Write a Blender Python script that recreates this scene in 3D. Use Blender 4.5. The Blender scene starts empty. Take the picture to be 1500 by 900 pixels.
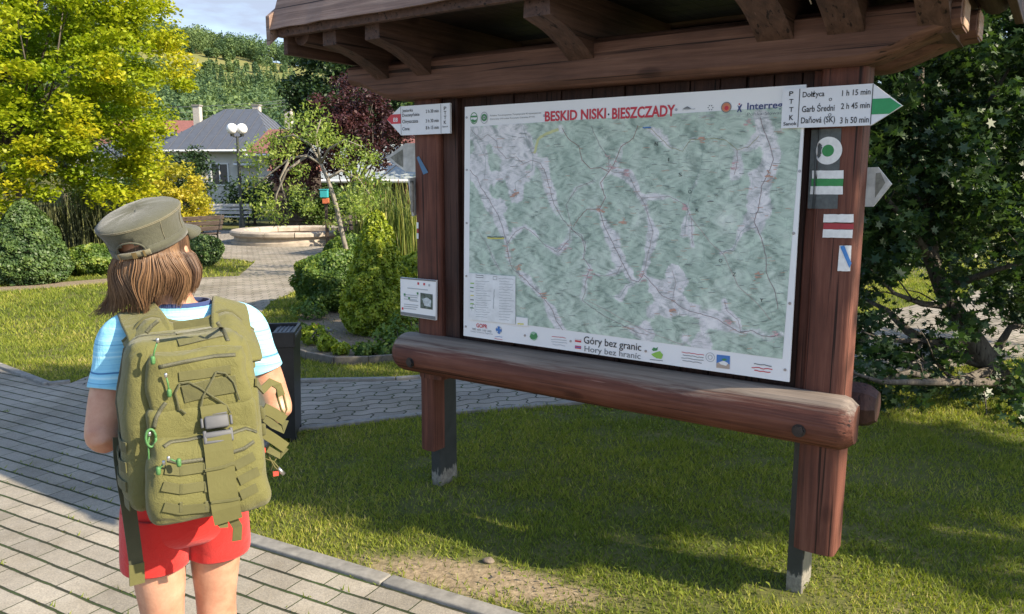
import bpy, bmesh, math, random
import numpy as np
from mathutils import Vector, Matrix, noise as mnoise

random.seed(7)
rng = np.random.default_rng(7)
scene = bpy.context.scene
COL = scene.collection
R = math.radians

# ------------------------------------------------------------------ camera
FPX, PITCH, CAMH = 1150.0, 9.2, 1.6
cam = bpy.data.cameras.new('camera')
cam.sensor_width = 36.0
cam.lens = FPX / 1500 * 36
cam.clip_end = 4000
cam.clip_start = 0.05
cam_ob = bpy.data.objects.new('camera', cam)
COL.objects.link(cam_ob)
cam_ob.location = (0, 0, CAMH)
cam_ob.rotation_euler = (R(90 - PITCH), 0, 0)
scene.camera = cam_ob

# ------------------------------------------------------------------ sky, sun, exposure
SUN_AZ, SUN_EL = 114.0, 33.0          # clockwise from +Y
world = bpy.data.worlds.new('World')
scene.world = world
world.use_nodes = True
wn, wl = world.node_tree.nodes, world.node_tree.links
bg = wn['Background']
bg.inputs['Strength'].default_value = 0.14
sky = wn.new('ShaderNodeTexSky')
sky.sky_type = 'NISHITA'
sky.sun_disc = False
sky.sun_elevation = R(SUN_EL)
sky.sun_rotation = R(SUN_AZ)
sky.air_density = 1.0
sky.dust_density = 0.8
tc = wn.new('ShaderNodeTexCoord')
mp = wn.new('ShaderNodeMapping')
mp.inputs['Scale'].default_value = (1.0, 1.0, 4.5)
mp.inputs['Location'].default_value = (0.35, 0.1, 0.25)
nz = wn.new('ShaderNodeTexNoise')
nz.inputs['Scale'].default_value = 3.2
nz.inputs['Detail'].default_value = 7
nz.inputs['Roughness'].default_value = 0.55
rp = wn.new('ShaderNodeValToRGB')
rp.color_ramp.elements[0].position = 0.34
rp.color_ramp.elements[1].position = 0.58
mx = wn.new('ShaderNodeMixRGB')
mx.inputs[2].default_value = (1.7, 2.0, 2.6, 1)
wl.new(tc.outputs['Generated'], mp.inputs['Vector'])
wl.new(mp.outputs['Vector'], nz.inputs['Vector'])
wl.new(nz.outputs['Fac'], rp.inputs['Fac'])
sx0 = wn.new('ShaderNodeSeparateXYZ')
wl.new(tc.outputs['Generated'], sx0.inputs[0])
lowr = wn.new('ShaderNodeMapRange')
lowr.inputs['From Min'].default_value = 0.24
lowr.inputs['From Max'].default_value = 0.50
lowr.inputs['To Min'].default_value = 1.0
lowr.inputs['To Max'].default_value = 0.0
wl.new(sx0.outputs['Z'], lowr.inputs['Value'])
cm = wn.new('ShaderNodeMath')
cm.operation = 'MULTIPLY'
wl.new(rp.outputs['Color'], cm.inputs[0])
wl.new(lowr.outputs['Result'], cm.inputs[1])
wl.new(cm.outputs[0], mx.inputs[0])
wl.new(sky.outputs['Color'], mx.inputs[1])
wl.new(mx.outputs['Color'], bg.inputs['Color'])

sd = Vector((math.sin(R(SUN_AZ)) * math.cos(R(SUN_EL)), math.cos(R(SUN_AZ)) * math.cos(R(SUN_EL)), math.sin(R(SUN_EL))))
sun = bpy.data.lights.new('sun', 'SUN')
sun.energy = 4.5
sun.angle = R(0.5)
sun.color = (1.0, 0.87, 0.68)
sun_ob = bpy.data.objects.new('sun', sun)
COL.objects.link(sun_ob)
sun_ob.location = (20, -10, 30)
sun_ob.rotation_euler = (-sd).to_track_quat('-Z', 'Y').to_euler()

scene.view_settings.view_transform = 'Standard'
scene.view_settings.look = 'None'
scene.view_settings.gamma = 1
scene.view_settings.exposure = 1.30
scene.render.engine = 'CYCLES'
scene.cycles.max_bounces = 8
scene.cycles.use_denoising = True

# ------------------------------------------------------------------ projection helpers (only used to measure places)
_p = R(PITCH)
FW = Vector((0, math.cos(_p), -math.sin(_p)))
UPV = Vector((0, math.sin(_p), math.cos(_p)))
CAMP = Vector((0, 0, CAMH))
def ray(x, y):
    return Vector(((x - 750) / FPX, 0, 0)) + FW + UPV * ((450 - y) / FPX)
def gnd(x, y, z=0.0):
    d = ray(x, y)
    return CAMP + d * ((z - CAMH) / d.z)
def at_y(x, y, Y):
    d = ray(x, y)
    return CAMP + d * (Y / d.y)

# ------------------------------------------------------------------ node material helpers
def newmat(name):
    m = bpy.data.materials.new(name)
    m.use_nodes = True
    nt = m.node_tree
    return m, nt.nodes, nt.links, nt.nodes['Principled BSDF']
def ramp(nodes, stops, interp='LINEAR'):
    r = nodes.new('ShaderNodeValToRGB')
    cr = r.color_ramp
    cr.interpolation = interp
    while len(cr.elements) < len(stops):
        cr.elements.new(0.5)
    for e, (p, c) in zip(cr.elements, stops):
        e.position = p
        e.color = (*c, 1) if len(c) == 3 else c
    return r
def coords(nodes, links, scale=(1, 1, 1), rot=(0, 0, 0), loc=(0, 0, 0)):
    t = nodes.new('ShaderNodeTexCoord')
    m = nodes.new('ShaderNodeMapping')
    m.inputs['Scale'].default_value = scale
    m.inputs['Rotation'].default_value = rot
    m.inputs['Location'].default_value = loc
    links.new(t.outputs['Object'], m.inputs['Vector'])
    return m.outputs['Vector']
def noise(nodes, links, vec, scale, detail=4, rough=0.55, dist=0.0):
    n = nodes.new('ShaderNodeTexNoise')
    n.inputs['Scale'].default_value = scale
    n.inputs['Detail'].default_value = detail
    n.inputs['Roughness'].default_value = rough
    n.inputs['Distortion'].default_value = dist
    if vec is not None:
        links.new(vec, n.inputs['Vector'])
    return n.outputs['Fac']
def math_node(nodes, links, op, a, b=None):
    m = nodes.new('ShaderNodeMath')
    m.operation = op
    for i, v in enumerate((a, b)):
        if v is None:
            continue
        if isinstance(v, (int, float)):
            m.inputs[i].default_value = v
        else:
            links.new(v, m.inputs[i])
    return m.outputs[0]
def mixc(nodes, links, fac, a, b, blend='MIX'):
    m = nodes.new('ShaderNodeMixRGB')
    m.blend_type = blend
    for i, v in enumerate((fac, a, b)):
        if isinstance(v, (int, float)):
            m.inputs[i].default_value = v if i == 0 else (v, v, v, 1)
        elif isinstance(v, tuple):
            m.inputs[i].default_value = (*v[:3], 1)
        else:
            links.new(v, m.inputs[i])
    return m.outputs[0]
def bump(nodes, links, bsdf, height, strength=0.3, dist=0.01):
    b = nodes.new('ShaderNodeBump')
    b.inputs['Strength'].default_value = strength
    b.inputs['Distance'].default_value = dist
    links.new(height, b.inputs['Height'])
    links.new(b.outputs['Normal'], bsdf.inputs['Normal'])

def plain(name, col, rough=0.6, metal=0.0, var=0.12, nscale=25, bstr=0.1, spec=0.5):
    m, n, l, b = newmat(name)
    v = coords(n, l)
    f = noise(n, l, v, nscale, 5, 0.6)
    a = tuple(max(0, c * (1 - var)) for c in col)
    c = tuple(min(1, c * (1 + var)) for c in col)
    r = ramp(n, [(0.3, a), (0.7, c)])
    l.new(f, r.inputs['Fac'])
    l.new(r.outputs['Color'], b.inputs['Base Color'])
    b.inputs['Roughness'].default_value = rough
    b.inputs['Metallic'].default_value = metal
    b.inputs['Specular IOR Level'].default_value = spec
    if bstr:
        bump(n, l, b, f, bstr, 0.005)
    return m

def wood(name, dark, mid, light, axis, weather=None, rough=0.65, bstr=0.6):
    """stained timber, grain along local axis; optional greyed top faces"""
    m, n, l, b = newmat(name)
    sc = [26, 26, 26]
    sc[axis] = 1.3
    v = coords(n, l, tuple(sc))
    g = noise(n, l, v, 1.6, 8, 0.65, 0.5)
    v2 = coords(n, l)
    big = noise(n, l, v2, 2.6, 4, 0.6)
    sc2 = [70, 70, 70]
    sc2[axis] = 0.9
    v3 = coords(n, l, tuple(sc2))
    crack = noise(n, l, v3, 1.0, 3, 0.5)
    r = ramp(n, [(0.33, dark), (0.5, mid), (0.68, light)])
    mixf = math_node(n, l, 'ADD', math_node(n, l, 'MULTIPLY', g, 0.65), math_node(n, l, 'MULTIPLY', big, 0.35))
    l.new(mixf, r.inputs['Fac'])
    cr = ramp(n, [(0.33, (0.16, 0.14, 0.14)), (0.385, (1, 1, 1))])
    l.new(crack, cr.inputs['Fac'])
    col = mixc(n, l, 1.0, r.outputs['Color'], cr.outputs['Color'], 'MULTIPLY')
    # knots
    vo = n.new('ShaderNodeTexVoronoi')
    vo.inputs['Scale'].default_value = 1.0
    ks = [5.0, 5.0, 5.0]
    ks[axis] = 2.2
    l.new(coords(n, l, tuple(ks)), vo.inputs['Vector'])
    kr = ramp(n, [(0.0, (0.25, 0.2, 0.2)), (0.09, (0.55, 0.5, 0.5)), (0.13, (1, 1, 1))])
    l.new(vo.outputs['Distance'], kr.inputs['Fac'])
    col = mixc(n, l, 0.8, col, kr.outputs['Color'], 'MULTIPLY')
    # pale streaks where the stain has peeled
    sc4 = [55, 55, 55]
    sc4[axis] = 2.2
    pe = noise(n, l, coords(n, l, tuple(sc4), loc=(3.1, 1.7, 5.2)), 1.0, 6, 0.7)
    pr_ = ramp(n, [(0.64, (0, 0, 0)), (0.72, (0.75, 0.75, 0.75))])
    l.new(math_node(n, l, 'ADD', math_node(n, l, 'MULTIPLY', pe, 0.7), math_node(n, l, 'MULTIPLY', big, 0.32)), pr_.inputs['Fac'])
    col = mixc(n, l, pr_.outputs['Color'], col, tuple(min(0.5, c * 1.5 + 0.09) for c in light))
    if weather:
        ge = n.new('ShaderNodeNewGeometry')
        sx = n.new('ShaderNodeSeparateXYZ')
        l.new(ge.outputs['Normal'], sx.inputs[0])
        wf = math_node(n, l, 'ADD', sx.outputs['Z'], math_node(n, l, 'MULTIPLY', math_node(n, l, 'SUBTRACT', g, 0.5), 1.5))
        wr = ramp(n, [(0.35, (0, 0, 0)), (0.72, (1, 1, 1))])
        l.new(wf, wr.inputs['Fac'])
        wc = ramp(n, [(0.3, tuple(c * 0.45 for c in weather)), (0.7, weather)])
        l.new(g, wc.inputs['Fac'])
        col = mixc(n, l, wr.outputs['Color'], col, wc.outputs['Color'])
    l.new(col, b.inputs['Base Color'])
    b.inputs['Roughness'].default_value = rough
    b.inputs['Specular IOR Level'].default_value = 0.3
    h = math_node(n, l, 'ADD', g, math_node(n, l, 'MULTIPLY', crack, 0.8))
    bump(n, l, b, h, bstr, 0.006)
    return m

def leafmat(name, stops, trans=0.35, rough=0.5, spec=0.35, tcol=1.25):
    m, n, l, b = newmat(name)
    a = n.new('ShaderNodeAttribute')
    a.attribute_name = 'rnd'
    r = ramp(n, stops)
    l.new(a.outputs['Fac'], r.inputs['Fac'])
    l.new(r.outputs['Color'], b.inputs['Base Color'])
    b.inputs['Roughness'].default_value = rough
    b.inputs['Specular IOR Level'].default_value = spec
    t = n.new('ShaderNodeBsdfTranslucent')
    tm = mixc(n, l, 1.0, r.outputs['Color'], (1.15 * tcol, 1.2 * tcol, 0.6 * tcol), 'MULTIPLY')
    l.new(tm, t.inputs['Color'])
    ms = n.new('ShaderNodeMixShader')
    ms.inputs[0].default_value = trans
    l.new(b.outputs[0], ms.inputs[1])
    l.new(t.outputs[0], ms.inputs[2])
    l.new(ms.outputs[0], n['Material Output'].inputs['Surface'])
    return m

# ------------------------------------------------------------------ mesh helpers
class MB:
    """collects faces for ONE mesh object"""
    def __init__(self):
        self.v, self.f, self.mi, self.mats = [], [], [], []
    def m(self, mat):
        if mat not in self.mats:
            self.mats.append(mat)
        return self.mats.index(mat)
    def add(self, verts, faces, mat):
        o = len(self.v)
        self.v += [tuple(p) for p in verts]
        k = self.m(mat)
        for f in faces:
            self.f.append(tuple(i + o for i in f))
            self.mi.append(k)
        return self
    def box(self, c, s, mat, rot=None, bev=0.0):
        hx, hy, hz = s[0] / 2, s[1] / 2, s[2] / 2
        if bev > 0:
            vs, fs = rounded(s, bev, 2)
            vs = [Vector(p) for p in vs]
        else:
            vs = [Vector((x * hx, y * hy, z * hz)) for x in (-1, 1) for y in (-1, 1) for z in (-1, 1)]
            fs = [(0, 1, 3, 2), (4, 6, 7, 5), (0, 4, 5, 1), (2, 3, 7, 6), (0, 2, 6, 4), (1, 5, 7, 3)]
        if rot is not None:
            vs = [rot @ p for p in vs]
        return self.add([p + Vector(c) for p in vs], fs, mat)
    def tube(self, pts, rad, mat, n=8, cap=True, flat=None):
        pts = [Vector(p) for p in pts]
        k = len(pts)
        if not hasattr(rad, '__len__'):
            rad = [rad] * k
        tang = [(pts[min(i + 1, k - 1)] - pts[max(i - 1, 0)]).normalized() for i in range(k)]
        ref = Vector((0, 0, 1)) if abs(tang[0].z) < 0.9 else Vector((1, 0, 0))
        side = tang[0].cross(ref).normalized()
        vs, fs = [], []
        for i in range(k):
            side = (side - tang[i] * side.dot(tang[i])).normalized()
            oth = tang[i].cross(side)
            for j in range(n):
                a = 2 * math.pi * j / n
                vs.append(pts[i] + (side * math.cos(a) + oth * math.sin(a)) * rad[i])
        for i in range(k - 1):
            for j in range(n):
                a, b = i * n + j, i * n + (j + 1) % n
                fs.append((a, b, b + n, a + n))
        if cap:
            fs.append(tuple(range(n - 1, -1, -1)))
            fs.append(tuple((k - 1) * n + j for j in range(n)))
        return self.add(vs, fs, mat)
    def prism(self, poly, d0, d1, mat, fn):
        """2-D polygon extruded; fn(a,b,d) gives the 3-D point"""
        n = len(poly)
        vs = [fn(a, b, d0) for a, b in poly] + [fn(a, b, d1) for a, b in poly]
        fs = [tuple(range(n)), tuple(range(2 * n - 1, n - 1, -1))]
        fs += [(i, i + n, (i + 1) % n + n, (i + 1) % n) for i in range(n)]
        return self.add(vs, fs, mat)
    def lathe(self, prof, mat, n=24, c=(0, 0, 0), sx=1.0, sy=1.0):
        vs, fs = [], []
        for r_, z in prof:
            for j in range(n):
                a = 2 * math.pi * j / n
                vs.append((c[0] + r_ * sx * math.cos(a), c[1] + r_ * sy * math.sin(a), c[2] + z))
        for i in range(len(prof) - 1):
            for j in range(n):
                a, b = i * n + j, i * n + (j + 1) % n
                fs.append((a, b, b + n, a + n))
        fs.append(tuple(range(n - 1, -1, -1)))
        fs.append(tuple((len(prof) - 1) * n + j for j in range(n)))
        return self.add(vs, fs, mat)
    def ribbon(self, pts, w, nrm, mat, thick=0.002):
        """flat webbing strap along pts, width w, nrm = facing (vector or list)"""
        pts = [Vector(p) for p in pts]
        k = len(pts)
        vs, fs = [], []
        for i in range(k):
            t = (pts[min(i + 1, k - 1)] - pts[max(i - 1, 0)]).normalized()
            nn = Vector(nrm[i] if isinstance(nrm, list) else nrm)
            nn = (nn - t * nn.dot(t)).normalized()
            s = t.cross(nn)
            ww = w[i] if hasattr(w, '__len__') else w
            for a, b in ((-1, -1), (1, -1), (1, 1), (-1, 1)):
                vs.append(pts[i] + s * (a * ww / 2) + nn * (b * thick / 2))
        for i in range(k - 1):
            for j in range(4):
                a, b = i * 4 + j, i * 4 + (j + 1) % 4
                fs.append((a, b, b + 4, a + 4))
        fs += [(3, 2, 1, 0), tuple((k - 1) * 4 + j for j in range(4))]
        return self.add(vs, fs, mat)
    def build(self, name, parent=None, smooth=False, auto=None, tags=None):
        me = bpy.data.meshes.new(name)
        me.from_pydata([tuple(p) for p in self.v], [], self.f)
        for m_ in self.mats:
            me.materials.append(m_)
        me.polygons.foreach_set('material_index', self.mi)
        bm = bmesh.new()
        bm.from_mesh(me)
        bmesh.ops.recalc_face_normals(bm, faces=bm.faces)
        bm.to_mesh(me)
        bm.free()
        if smooth:
            me.polygons.foreach_set('use_smooth', [True] * len(me.polygons))
            if auto:
                try:
                    me.set_sharp_from_angle(angle=R(auto))
                except Exception:
                    pass
        o = bpy.data.objects.new(name, me)
        COL.objects.link(o)
        if parent:
            o.parent = parent
        return o

def rounded(size, r, n=3):
    """rounded cuboid, n cuts per corner"""
    hx, hy, hz = size[0] / 2, size[1] / 2, size[2] / 2
    r = min(r, hx * 0.98, hy * 0.98, hz * 0.98)
    def grid(h, inner):
        a = [-h + (h - inner) * 0]
        xs = [-h + r * (1 - math.cos(math.pi / 2 * i / n)) for i in range(n + 1)]
        k = max(2, int((2 * h - 2 * r) / max(0.02, 0.2 * h)))
        k = min(k, 14)
        mid = [(-h + r) + (2 * h - 2 * r) * i / k for i in range(1, k)]
        return xs + mid + [-x for x in reversed(xs)]
    gx, gy, gz = grid(hx, 0), grid(hy, 0), grid(hz, 0)
    vs, fs, idx = [], [], {}
    def vid(x, y, z):
        key = (round(x, 6), round(y, 6), round(z, 6))
        if key not in idx:
            c = Vector((max(-hx + r, min(hx - r, x)), max(-hy + r, min(hy - r, y)), max(-hz + r, min(hz - r, z))))
            d = Vector((x, y, z)) - c
            if d.length > 1e-9:
                d = d.normalized() * r
            idx[key] = len(vs)
            vs.append(c + d)
        return idx[key]
    for (ga, gb, h, f) in ((gx, gy, hz, lambda a, b, c: (a, b, c)), (gy, gz, hx, lambda a, b, c: (c, a, b)), (gx, gz, hy, lambda a, b, c: (a, c, b))):
        for s in (-h, h):
            for i in range(len(ga) - 1):
                for j in range(len(gb) - 1):
                    fs.append(tuple(vid(*f(p, q, s)) for p, q in ((ga[i], gb[j]), (ga[i + 1], gb[j]), (ga[i + 1], gb[j + 1]), (ga[i], gb[j + 1]))))
    return vs, fs

def raw_mesh(name, V, F, mat, parent=None, rnd=None, smooth=False):
    """fast numpy mesh: F is (n,k) index array"""
    me = bpy.data.meshes.new(name)
    V = np.asarray(V, np.float32)
    F = np.asarray(F, np.int32)
    n, k = F.shape
    me.vertices.add(len(V))
    me.vertices.foreach_set('co', V.ravel())
    me.loops.add(n * k)
    me.loops.foreach_set('vertex_index', F.ravel())
    me.polygons.add(n)
    me.polygons.foreach_set('loop_start', np.arange(0, n * k, k, dtype=np.int32))
    me.polygons.foreach_set('loop_total', np.full(n, k, np.int32))
    if rnd is not None:
        at = me.attributes.new('rnd', 'FLOAT', 'FACE')
        at.data.foreach_set('value', np.asarray(rnd, np.float32))
    if smooth:
        me.polygons.foreach_set('use_smooth', np.ones(n, bool))
    me.materials.append(mat)
    me.update(calc_edges=True)
    o = bpy.data.objects.new(name, me)
    COL.objects.link(o)
    if parent:
        o.parent = parent
    return o

def tag(o, label=None, cat=None, group=None, kind=None):
    if label: o['label'] = label
    if cat: o['category'] = cat
    if group: o['group'] = group
    if kind: o['kind'] = kind
    return o
def thing(name, loc, rz=0.0, label=None, cat=None, group=None):
    o = bpy.data.objects.new(name, None)
    o.empty_display_size = 0.1
    COL.objects.link(o)
    o.location = loc
    o.rotation_euler = (0, 0, rz)
    return tag(o, label, cat, group)

def text_mesh(body, bold=0.0):
    cu = bpy.data.curves.new('lettering', 'FONT')
    cu.body = body
    cu.resolution_u = 3
    cu.offset = bold
    o = bpy.data.objects.new('lettering', cu)
    COL.objects.link(o)
    bpy.context.view_layer.update()
    dg = bpy.context.evaluated_depsgraph_get()
    me = bpy.data.meshes.new_from_object(o.evaluated_get(dg))
    vs = [v.co.copy() for v in me.vertices]
    fs = [tuple(p.vertices) for p in me.polygons]
    bpy.data.objects.remove(o)
    bpy.data.meshes.remove(me)
    return vs, fs
def text_fit(mb, body, quad, fn, mat, bold=0.0, caps=None):
    """lay text into the quad (x0, z0, x1, z1); fn(x, z) gives the 3-D point"""
    vs, fs = text_mesh(body, bold)
    if not vs:
        return
    xs = [v.x for v in vs]
    ys = [v.y for v in vs]
    a, b, c, d = min(xs), max(xs), min(ys), max(ys)
    x0, z0, x1, z1 = quad
    mb.add([fn(x0 + (v.x - a) / (b - a) * (x1 - x0), z0 + (v.y - c) / max(1e-6, d - c) * (z1 - z0)) for v in vs], fs, mat)

def inpoly(P, poly):
    x, y = P[:, 0], P[:, 1]
    c = np.zeros(len(P), bool)
    n = len(poly)
    for i in range(n):
        x0, y0 = poly[i]
        x1, y1 = poly[(i + 1) % n]
        k = ((y0 > y) != (y1 > y)) & (x < (x1 - x0) * (y - y0) / ((y1 - y0) if abs(y1 - y0) > 1e-12 else 1e-12) + x0)
        c ^= k
    return c

def fbm(P, s, seed=0.0, oct=3):
    return np.array([mnoise.fractal(Vector((p[0] * s + seed, p[1] * s - seed, (p[2] * s if len(p) > 2 else 0) + seed)), 1.0, 2.0, oct) for p in P])
# ================================================================== SETTING: ground, hill, paving, grass
def smooth01(t):
    t = max(0.0, min(1.0, t))
    return t * t * (3 - 2 * t)
def terrain(X, Y):
    if Y < 55:
        return 0.0
    u = max(-0.8, min(0.8, X / max(Y, 1)))
    fac = 1 - 0.6 * (u + 0.45)
    fac = max(0.62, min(1.15, fac))
    pts = [(55, 0), (120, 3.5), (200, 13), (260, 23), (300, 33), (392, 63), (430, 72), (490, 76), (620, 66), (2500, 55)]
    z = 0
    for (a, b), (c, d) in zip(pts, pts[1:]):
        if a <= Y <= c:
            z = b + (d - b) * (Y - a) / (c - a)
    return z * fac * (1 + 0.05 * math.sin(X * 0.021) * min(1, Y / 200))

m_ground, n, l, b = newmat('lawn_earth')
v = coords(n, l)
f1 = noise(n, l, v, 0.9, 6, 0.6)
f2 = noise(n, l, v, 14, 5, 0.65)
r = ramp(n, [(0.3, (0.045, 0.065, 0.016)), (0.55, (0.11, 0.11, 0.036)), (0.8, (0.24, 0.19, 0.10))])
l.new(math_node(n, l, 'ADD', math_node(n, l, 'MULTIPLY', f1, 0.5), math_node(n, l, 'MULTIPLY', f2, 0.5)), r.inputs['Fac'])
# dry hay meadow up on the hill
sep = n.new('ShaderNodeSeparateXYZ')
l.new(v, sep.inputs[0])
hf = ramp(n, [(0.0, (0, 0, 0)), (1.0, (1, 1, 1))])
l.new(math_node(n, l, 'DIVIDE', math_node(n, l, 'SUBTRACT', sep.outputs['Y'], 150), 120), hf.inputs['Fac'])
mead = ramp(n, [(0.3, (0.12, 0.14, 0.045)), (0.7, (0.23, 0.21, 0.08))])
l.new(noise(n, l, coords(n, l, (1, 0.35, 1)), 0.09, 6, 0.7), mead.inputs['Fac'])
near_c = r.outputs['Color']
soil_r = ramp(n, [(0.3, (0.13, 0.10, 0.06)), (0.55, (0.27, 0.21, 0.135)), (0.75, (0.38, 0.31, 0.20))])
l.new(noise(n, l, v, 34, 6, 0.7), soil_r.inputs['Fac'])
for (px_, py_, rx_s, ry_s, an_) in ((700, 850, 0.66, 0.17, R(-18)),):
    gp_ = gnd(px_, py_)
    mm_ = n.new('ShaderNodeMapping')
    mm_.vector_type = 'TEXTURE'
    mm_.inputs['Location'].default_value = (gp_.x, gp_.y, 0)
    mm_.inputs['Rotation'].default_value = (0, 0, an_)
    mm_.inputs['Scale'].default_value = (rx_s, ry_s, 1)
    l.new(v, mm_.inputs['Vector'])
    ln_ = n.new('ShaderNodeVectorMath')
    ln_.operation = 'LENGTH'
    l.new(mm_.outputs[0], ln_.inputs[0])
    fr_ = ramp(n, [(0.55, (1, 1, 1)), (1.0, (0, 0, 0))])
    l.new(math_node(n, l, 'ADD', ln_.outputs['Value'], math_node(n, l, 'MULTIPLY', math_node(n, l, 'SUBTRACT', noise(n, l, v, 9, 4), 0.5), 0.8)), fr_.inputs['Fac'])
    near_c = mixc(n, l, fr_.outputs['Color'], near_c, soil_r.outputs['Color'])
l.new(mixc(n, l, hf.outputs['Color'], near_c, mead.outputs['Color']), b.inputs['Base Color'])
b.inputs['Roughness'].default_value = 0.95
b.inputs['Specular IOR Level'].default_value = 0.1
bump(n, l, b, f2, 0.5, 0.03)

ys = [-15, -8, -3, 0, 2, 3, 4, 5, 6, 8, 10, 14, 18, 24, 30, 40, 50, 60, 75, 90, 105, 120, 140, 160, 180, 200, 220, 240, 260, 280, 300, 320, 340, 360, 380, 400, 420, 450, 480, 550, 700, 1000, 1600, 2500]
us = np.linspace(-1.4, 1.4, 57)
gv, gf = [], []
for Y in ys:
    for u in us:
        X = u * max(30, Y + 20)
        gv.append((X, Y, terrain(X, Y)))
nu = len(us)
for i in range(len(ys) - 1):
    for j in range(nu - 1):
        gf.append((i * nu + j, i * nu + j + 1, (i + 1) * nu + j + 1, (i + 1) * nu + j))
tag(raw_mesh('ground', gv, gf, m_ground, smooth=True), 'green lawn ground rising to the wooded hill behind', 'ground', kind='structure')

# ---- paving materials
def pavemat(name, ang, bw, bh, zig=0.0, c1=(0.31, 0.29, 0.26), c2=(0.22, 0.21, 0.19), mort=(0.035, 0.038, 0.022), offset=0.5, moss=0.5, rows=False):
    m, n, l, b = newmat(name)
    v = coords(n, l, rot=(0, 0, ang))
    warp = n.new('ShaderNodeTexNoise')
    warp.inputs['Scale'].default_value = 5
    l.new(v, warp.inputs['Vector'])
    vm = n.new('ShaderNodeVectorMath')
    vm.operation = 'MULTIPLY_ADD'
    vm.inputs[1].default_value = (0.012, 0.012, 0)
    l.new(warp.outputs['Color'], vm.inputs[0])
    l.new(v, vm.inputs[2])
    vec = vm.outputs[0]
    if zig:
        s = n.new('ShaderNodeSeparateXYZ')
        l.new(vec, s.inputs[0])
        k = 2 * math.pi / bw
        wv = math_node(n, l, 'MULTIPLY', math_node(n, l, 'SINE', math_node(n, l, 'MULTIPLY', s.outputs['X'], k)), zig)
        wx = math_node(n, l, 'MULTIPLY', math_node(n, l, 'SINE', math_node(n, l, 'MULTIPLY', s.outputs['Y'], 2 * math.pi / (bh * 1.0))), zig * 0.9)
        cmb = n.new('ShaderNodeCombineXYZ')
        l.new(math_node(n, l, 'ADD', s.outputs['X'], wx), cmb.inputs[0])
        l.new(math_node(n, l, 'ADD', s.outputs['Y'], wv), cmb.inputs[1])
        vec = cmb.outputs[0]
    br = n.new('ShaderNodeTexBrick')
    br.offset = offset
    br.inputs['Scale'].default_value = 1.0
    br.inputs['Brick Width'].default_value = bw
    br.inputs['Row Height'].default_value = bh
    br.inputs['Mortar Size'].default_value = 0.0030 if rows else 0.0065
    br.inputs['Mortar Smooth'].default_value = 0.35
    br.inputs['Bias'].default_value = 0.0
    br.inputs['Color1'].default_value = (*c1, 1)
    br.inputs['Color2'].default_value = (*c2, 1)
    l.new(vec, br.inputs['Vector'])
    mo = noise(n, l, v, 3.2, 5, 0.65)
    mr = ramp(n, [(0.42, mort), (0.62, (0.05, 0.085, 0.02))])
    l.new(mo, mr.inputs['Fac'])
    l.new(mr.outputs['Color'], br.inputs['Mortar'])
    st = noise(n, l, v, 1.4, 6, 0.7)
    sr = ramp(n, [(0.3, (0.62, 0.60, 0.55)), (0.6, (1.0, 1.0, 1.0))])
    l.new(st, sr.inputs['Fac'])
    gr = noise(n, l, v, 140, 3, 0.7)
    gg = ramp(n, [(0.3, (0.72, 0.72, 0.72)), (0.7, (1.15, 1.14, 1.1))])
    l.new(gr, gg.inputs['Fac'])
    bcol = br.outputs['Color']
    rowf = None
    if rows:      # wide mossy joints between the rows, tight ones inside a row
        s2 = n.new('ShaderNodeSeparateXYZ')
        l.new(vec, s2.inputs[0])
        fr = math_node(n, l, 'ABSOLUTE', math_node(n, l, 'SUBTRACT', math_node(n, l, 'FRACT', math_node(n, l, 'DIVIDE', s2.outputs['Y'], bh)), 0.5))
        fr = math_node(n, l, 'ADD', fr, math_node(n, l, 'MULTIPLY', math_node(n, l, 'SUBTRACT', noise(n, l, v, 40, 3), 0.5), 0.05))
        rr = ramp(n, [(0.425, (0, 0, 0)), (0.465, (1, 1, 1))])
        l.new(fr, rr.inputs['Fac'])
        rowf = rr.outputs['Color']
        bcol = mixc(n, l, rowf, bcol, mr.outputs['Color'])
    c = mixc(n, l, 1.0, mixc(n, l, 1.0, bcol, sr.outputs['Color'], 'MULTIPLY'), gg.outputs['Color'], 'MULTIPLY')
    l.new(c, b.inputs['Base Color'])
    b.inputs['Roughness'].default_value = 0.85
    b.inputs['Specular IOR Level'].default_value = 0.25
    jf = br.outputs['Fac'] if rowf is None else math_node(n, l, 'MAXIMUM', math_node(n, l, 'MULTIPLY', br.outputs['Fac'], 0.6), rowf)
    h = math_node(n, l, 'ADD', math_node(n, l, 'MULTIPLY', jf, -1.0), math_node(n, l, 'MULTIPLY', gr, 0.18))
    h = math_node(n, l, 'ADD', h, math_node(n, l, 'MULTIPLY', noise(n, l, v, 9, 2), 0.5))
    bump(n, l, b, h, 0.9, 0.012)
    return m
KANG = math.atan2(-0.482, 0.876)
m_pave = pavemat('grey_pavers', -KANG, 0.205, 0.104, c1=(0.37, 0.335, 0.278), c2=(0.285, 0.26, 0.22), rows=True)
m_path = pavemat('zigzag_pavers', R(-19), 0.225, 0.112, zig=0.016, c1=(0.36, 0.32, 0.27), c2=(0.26, 0.235, 0.20))
m_conc = plain('kerb_concrete', (0.20, 0.19, 0.168), 0.9, var=0.3, nscale=18, bstr=0.4)

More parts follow.
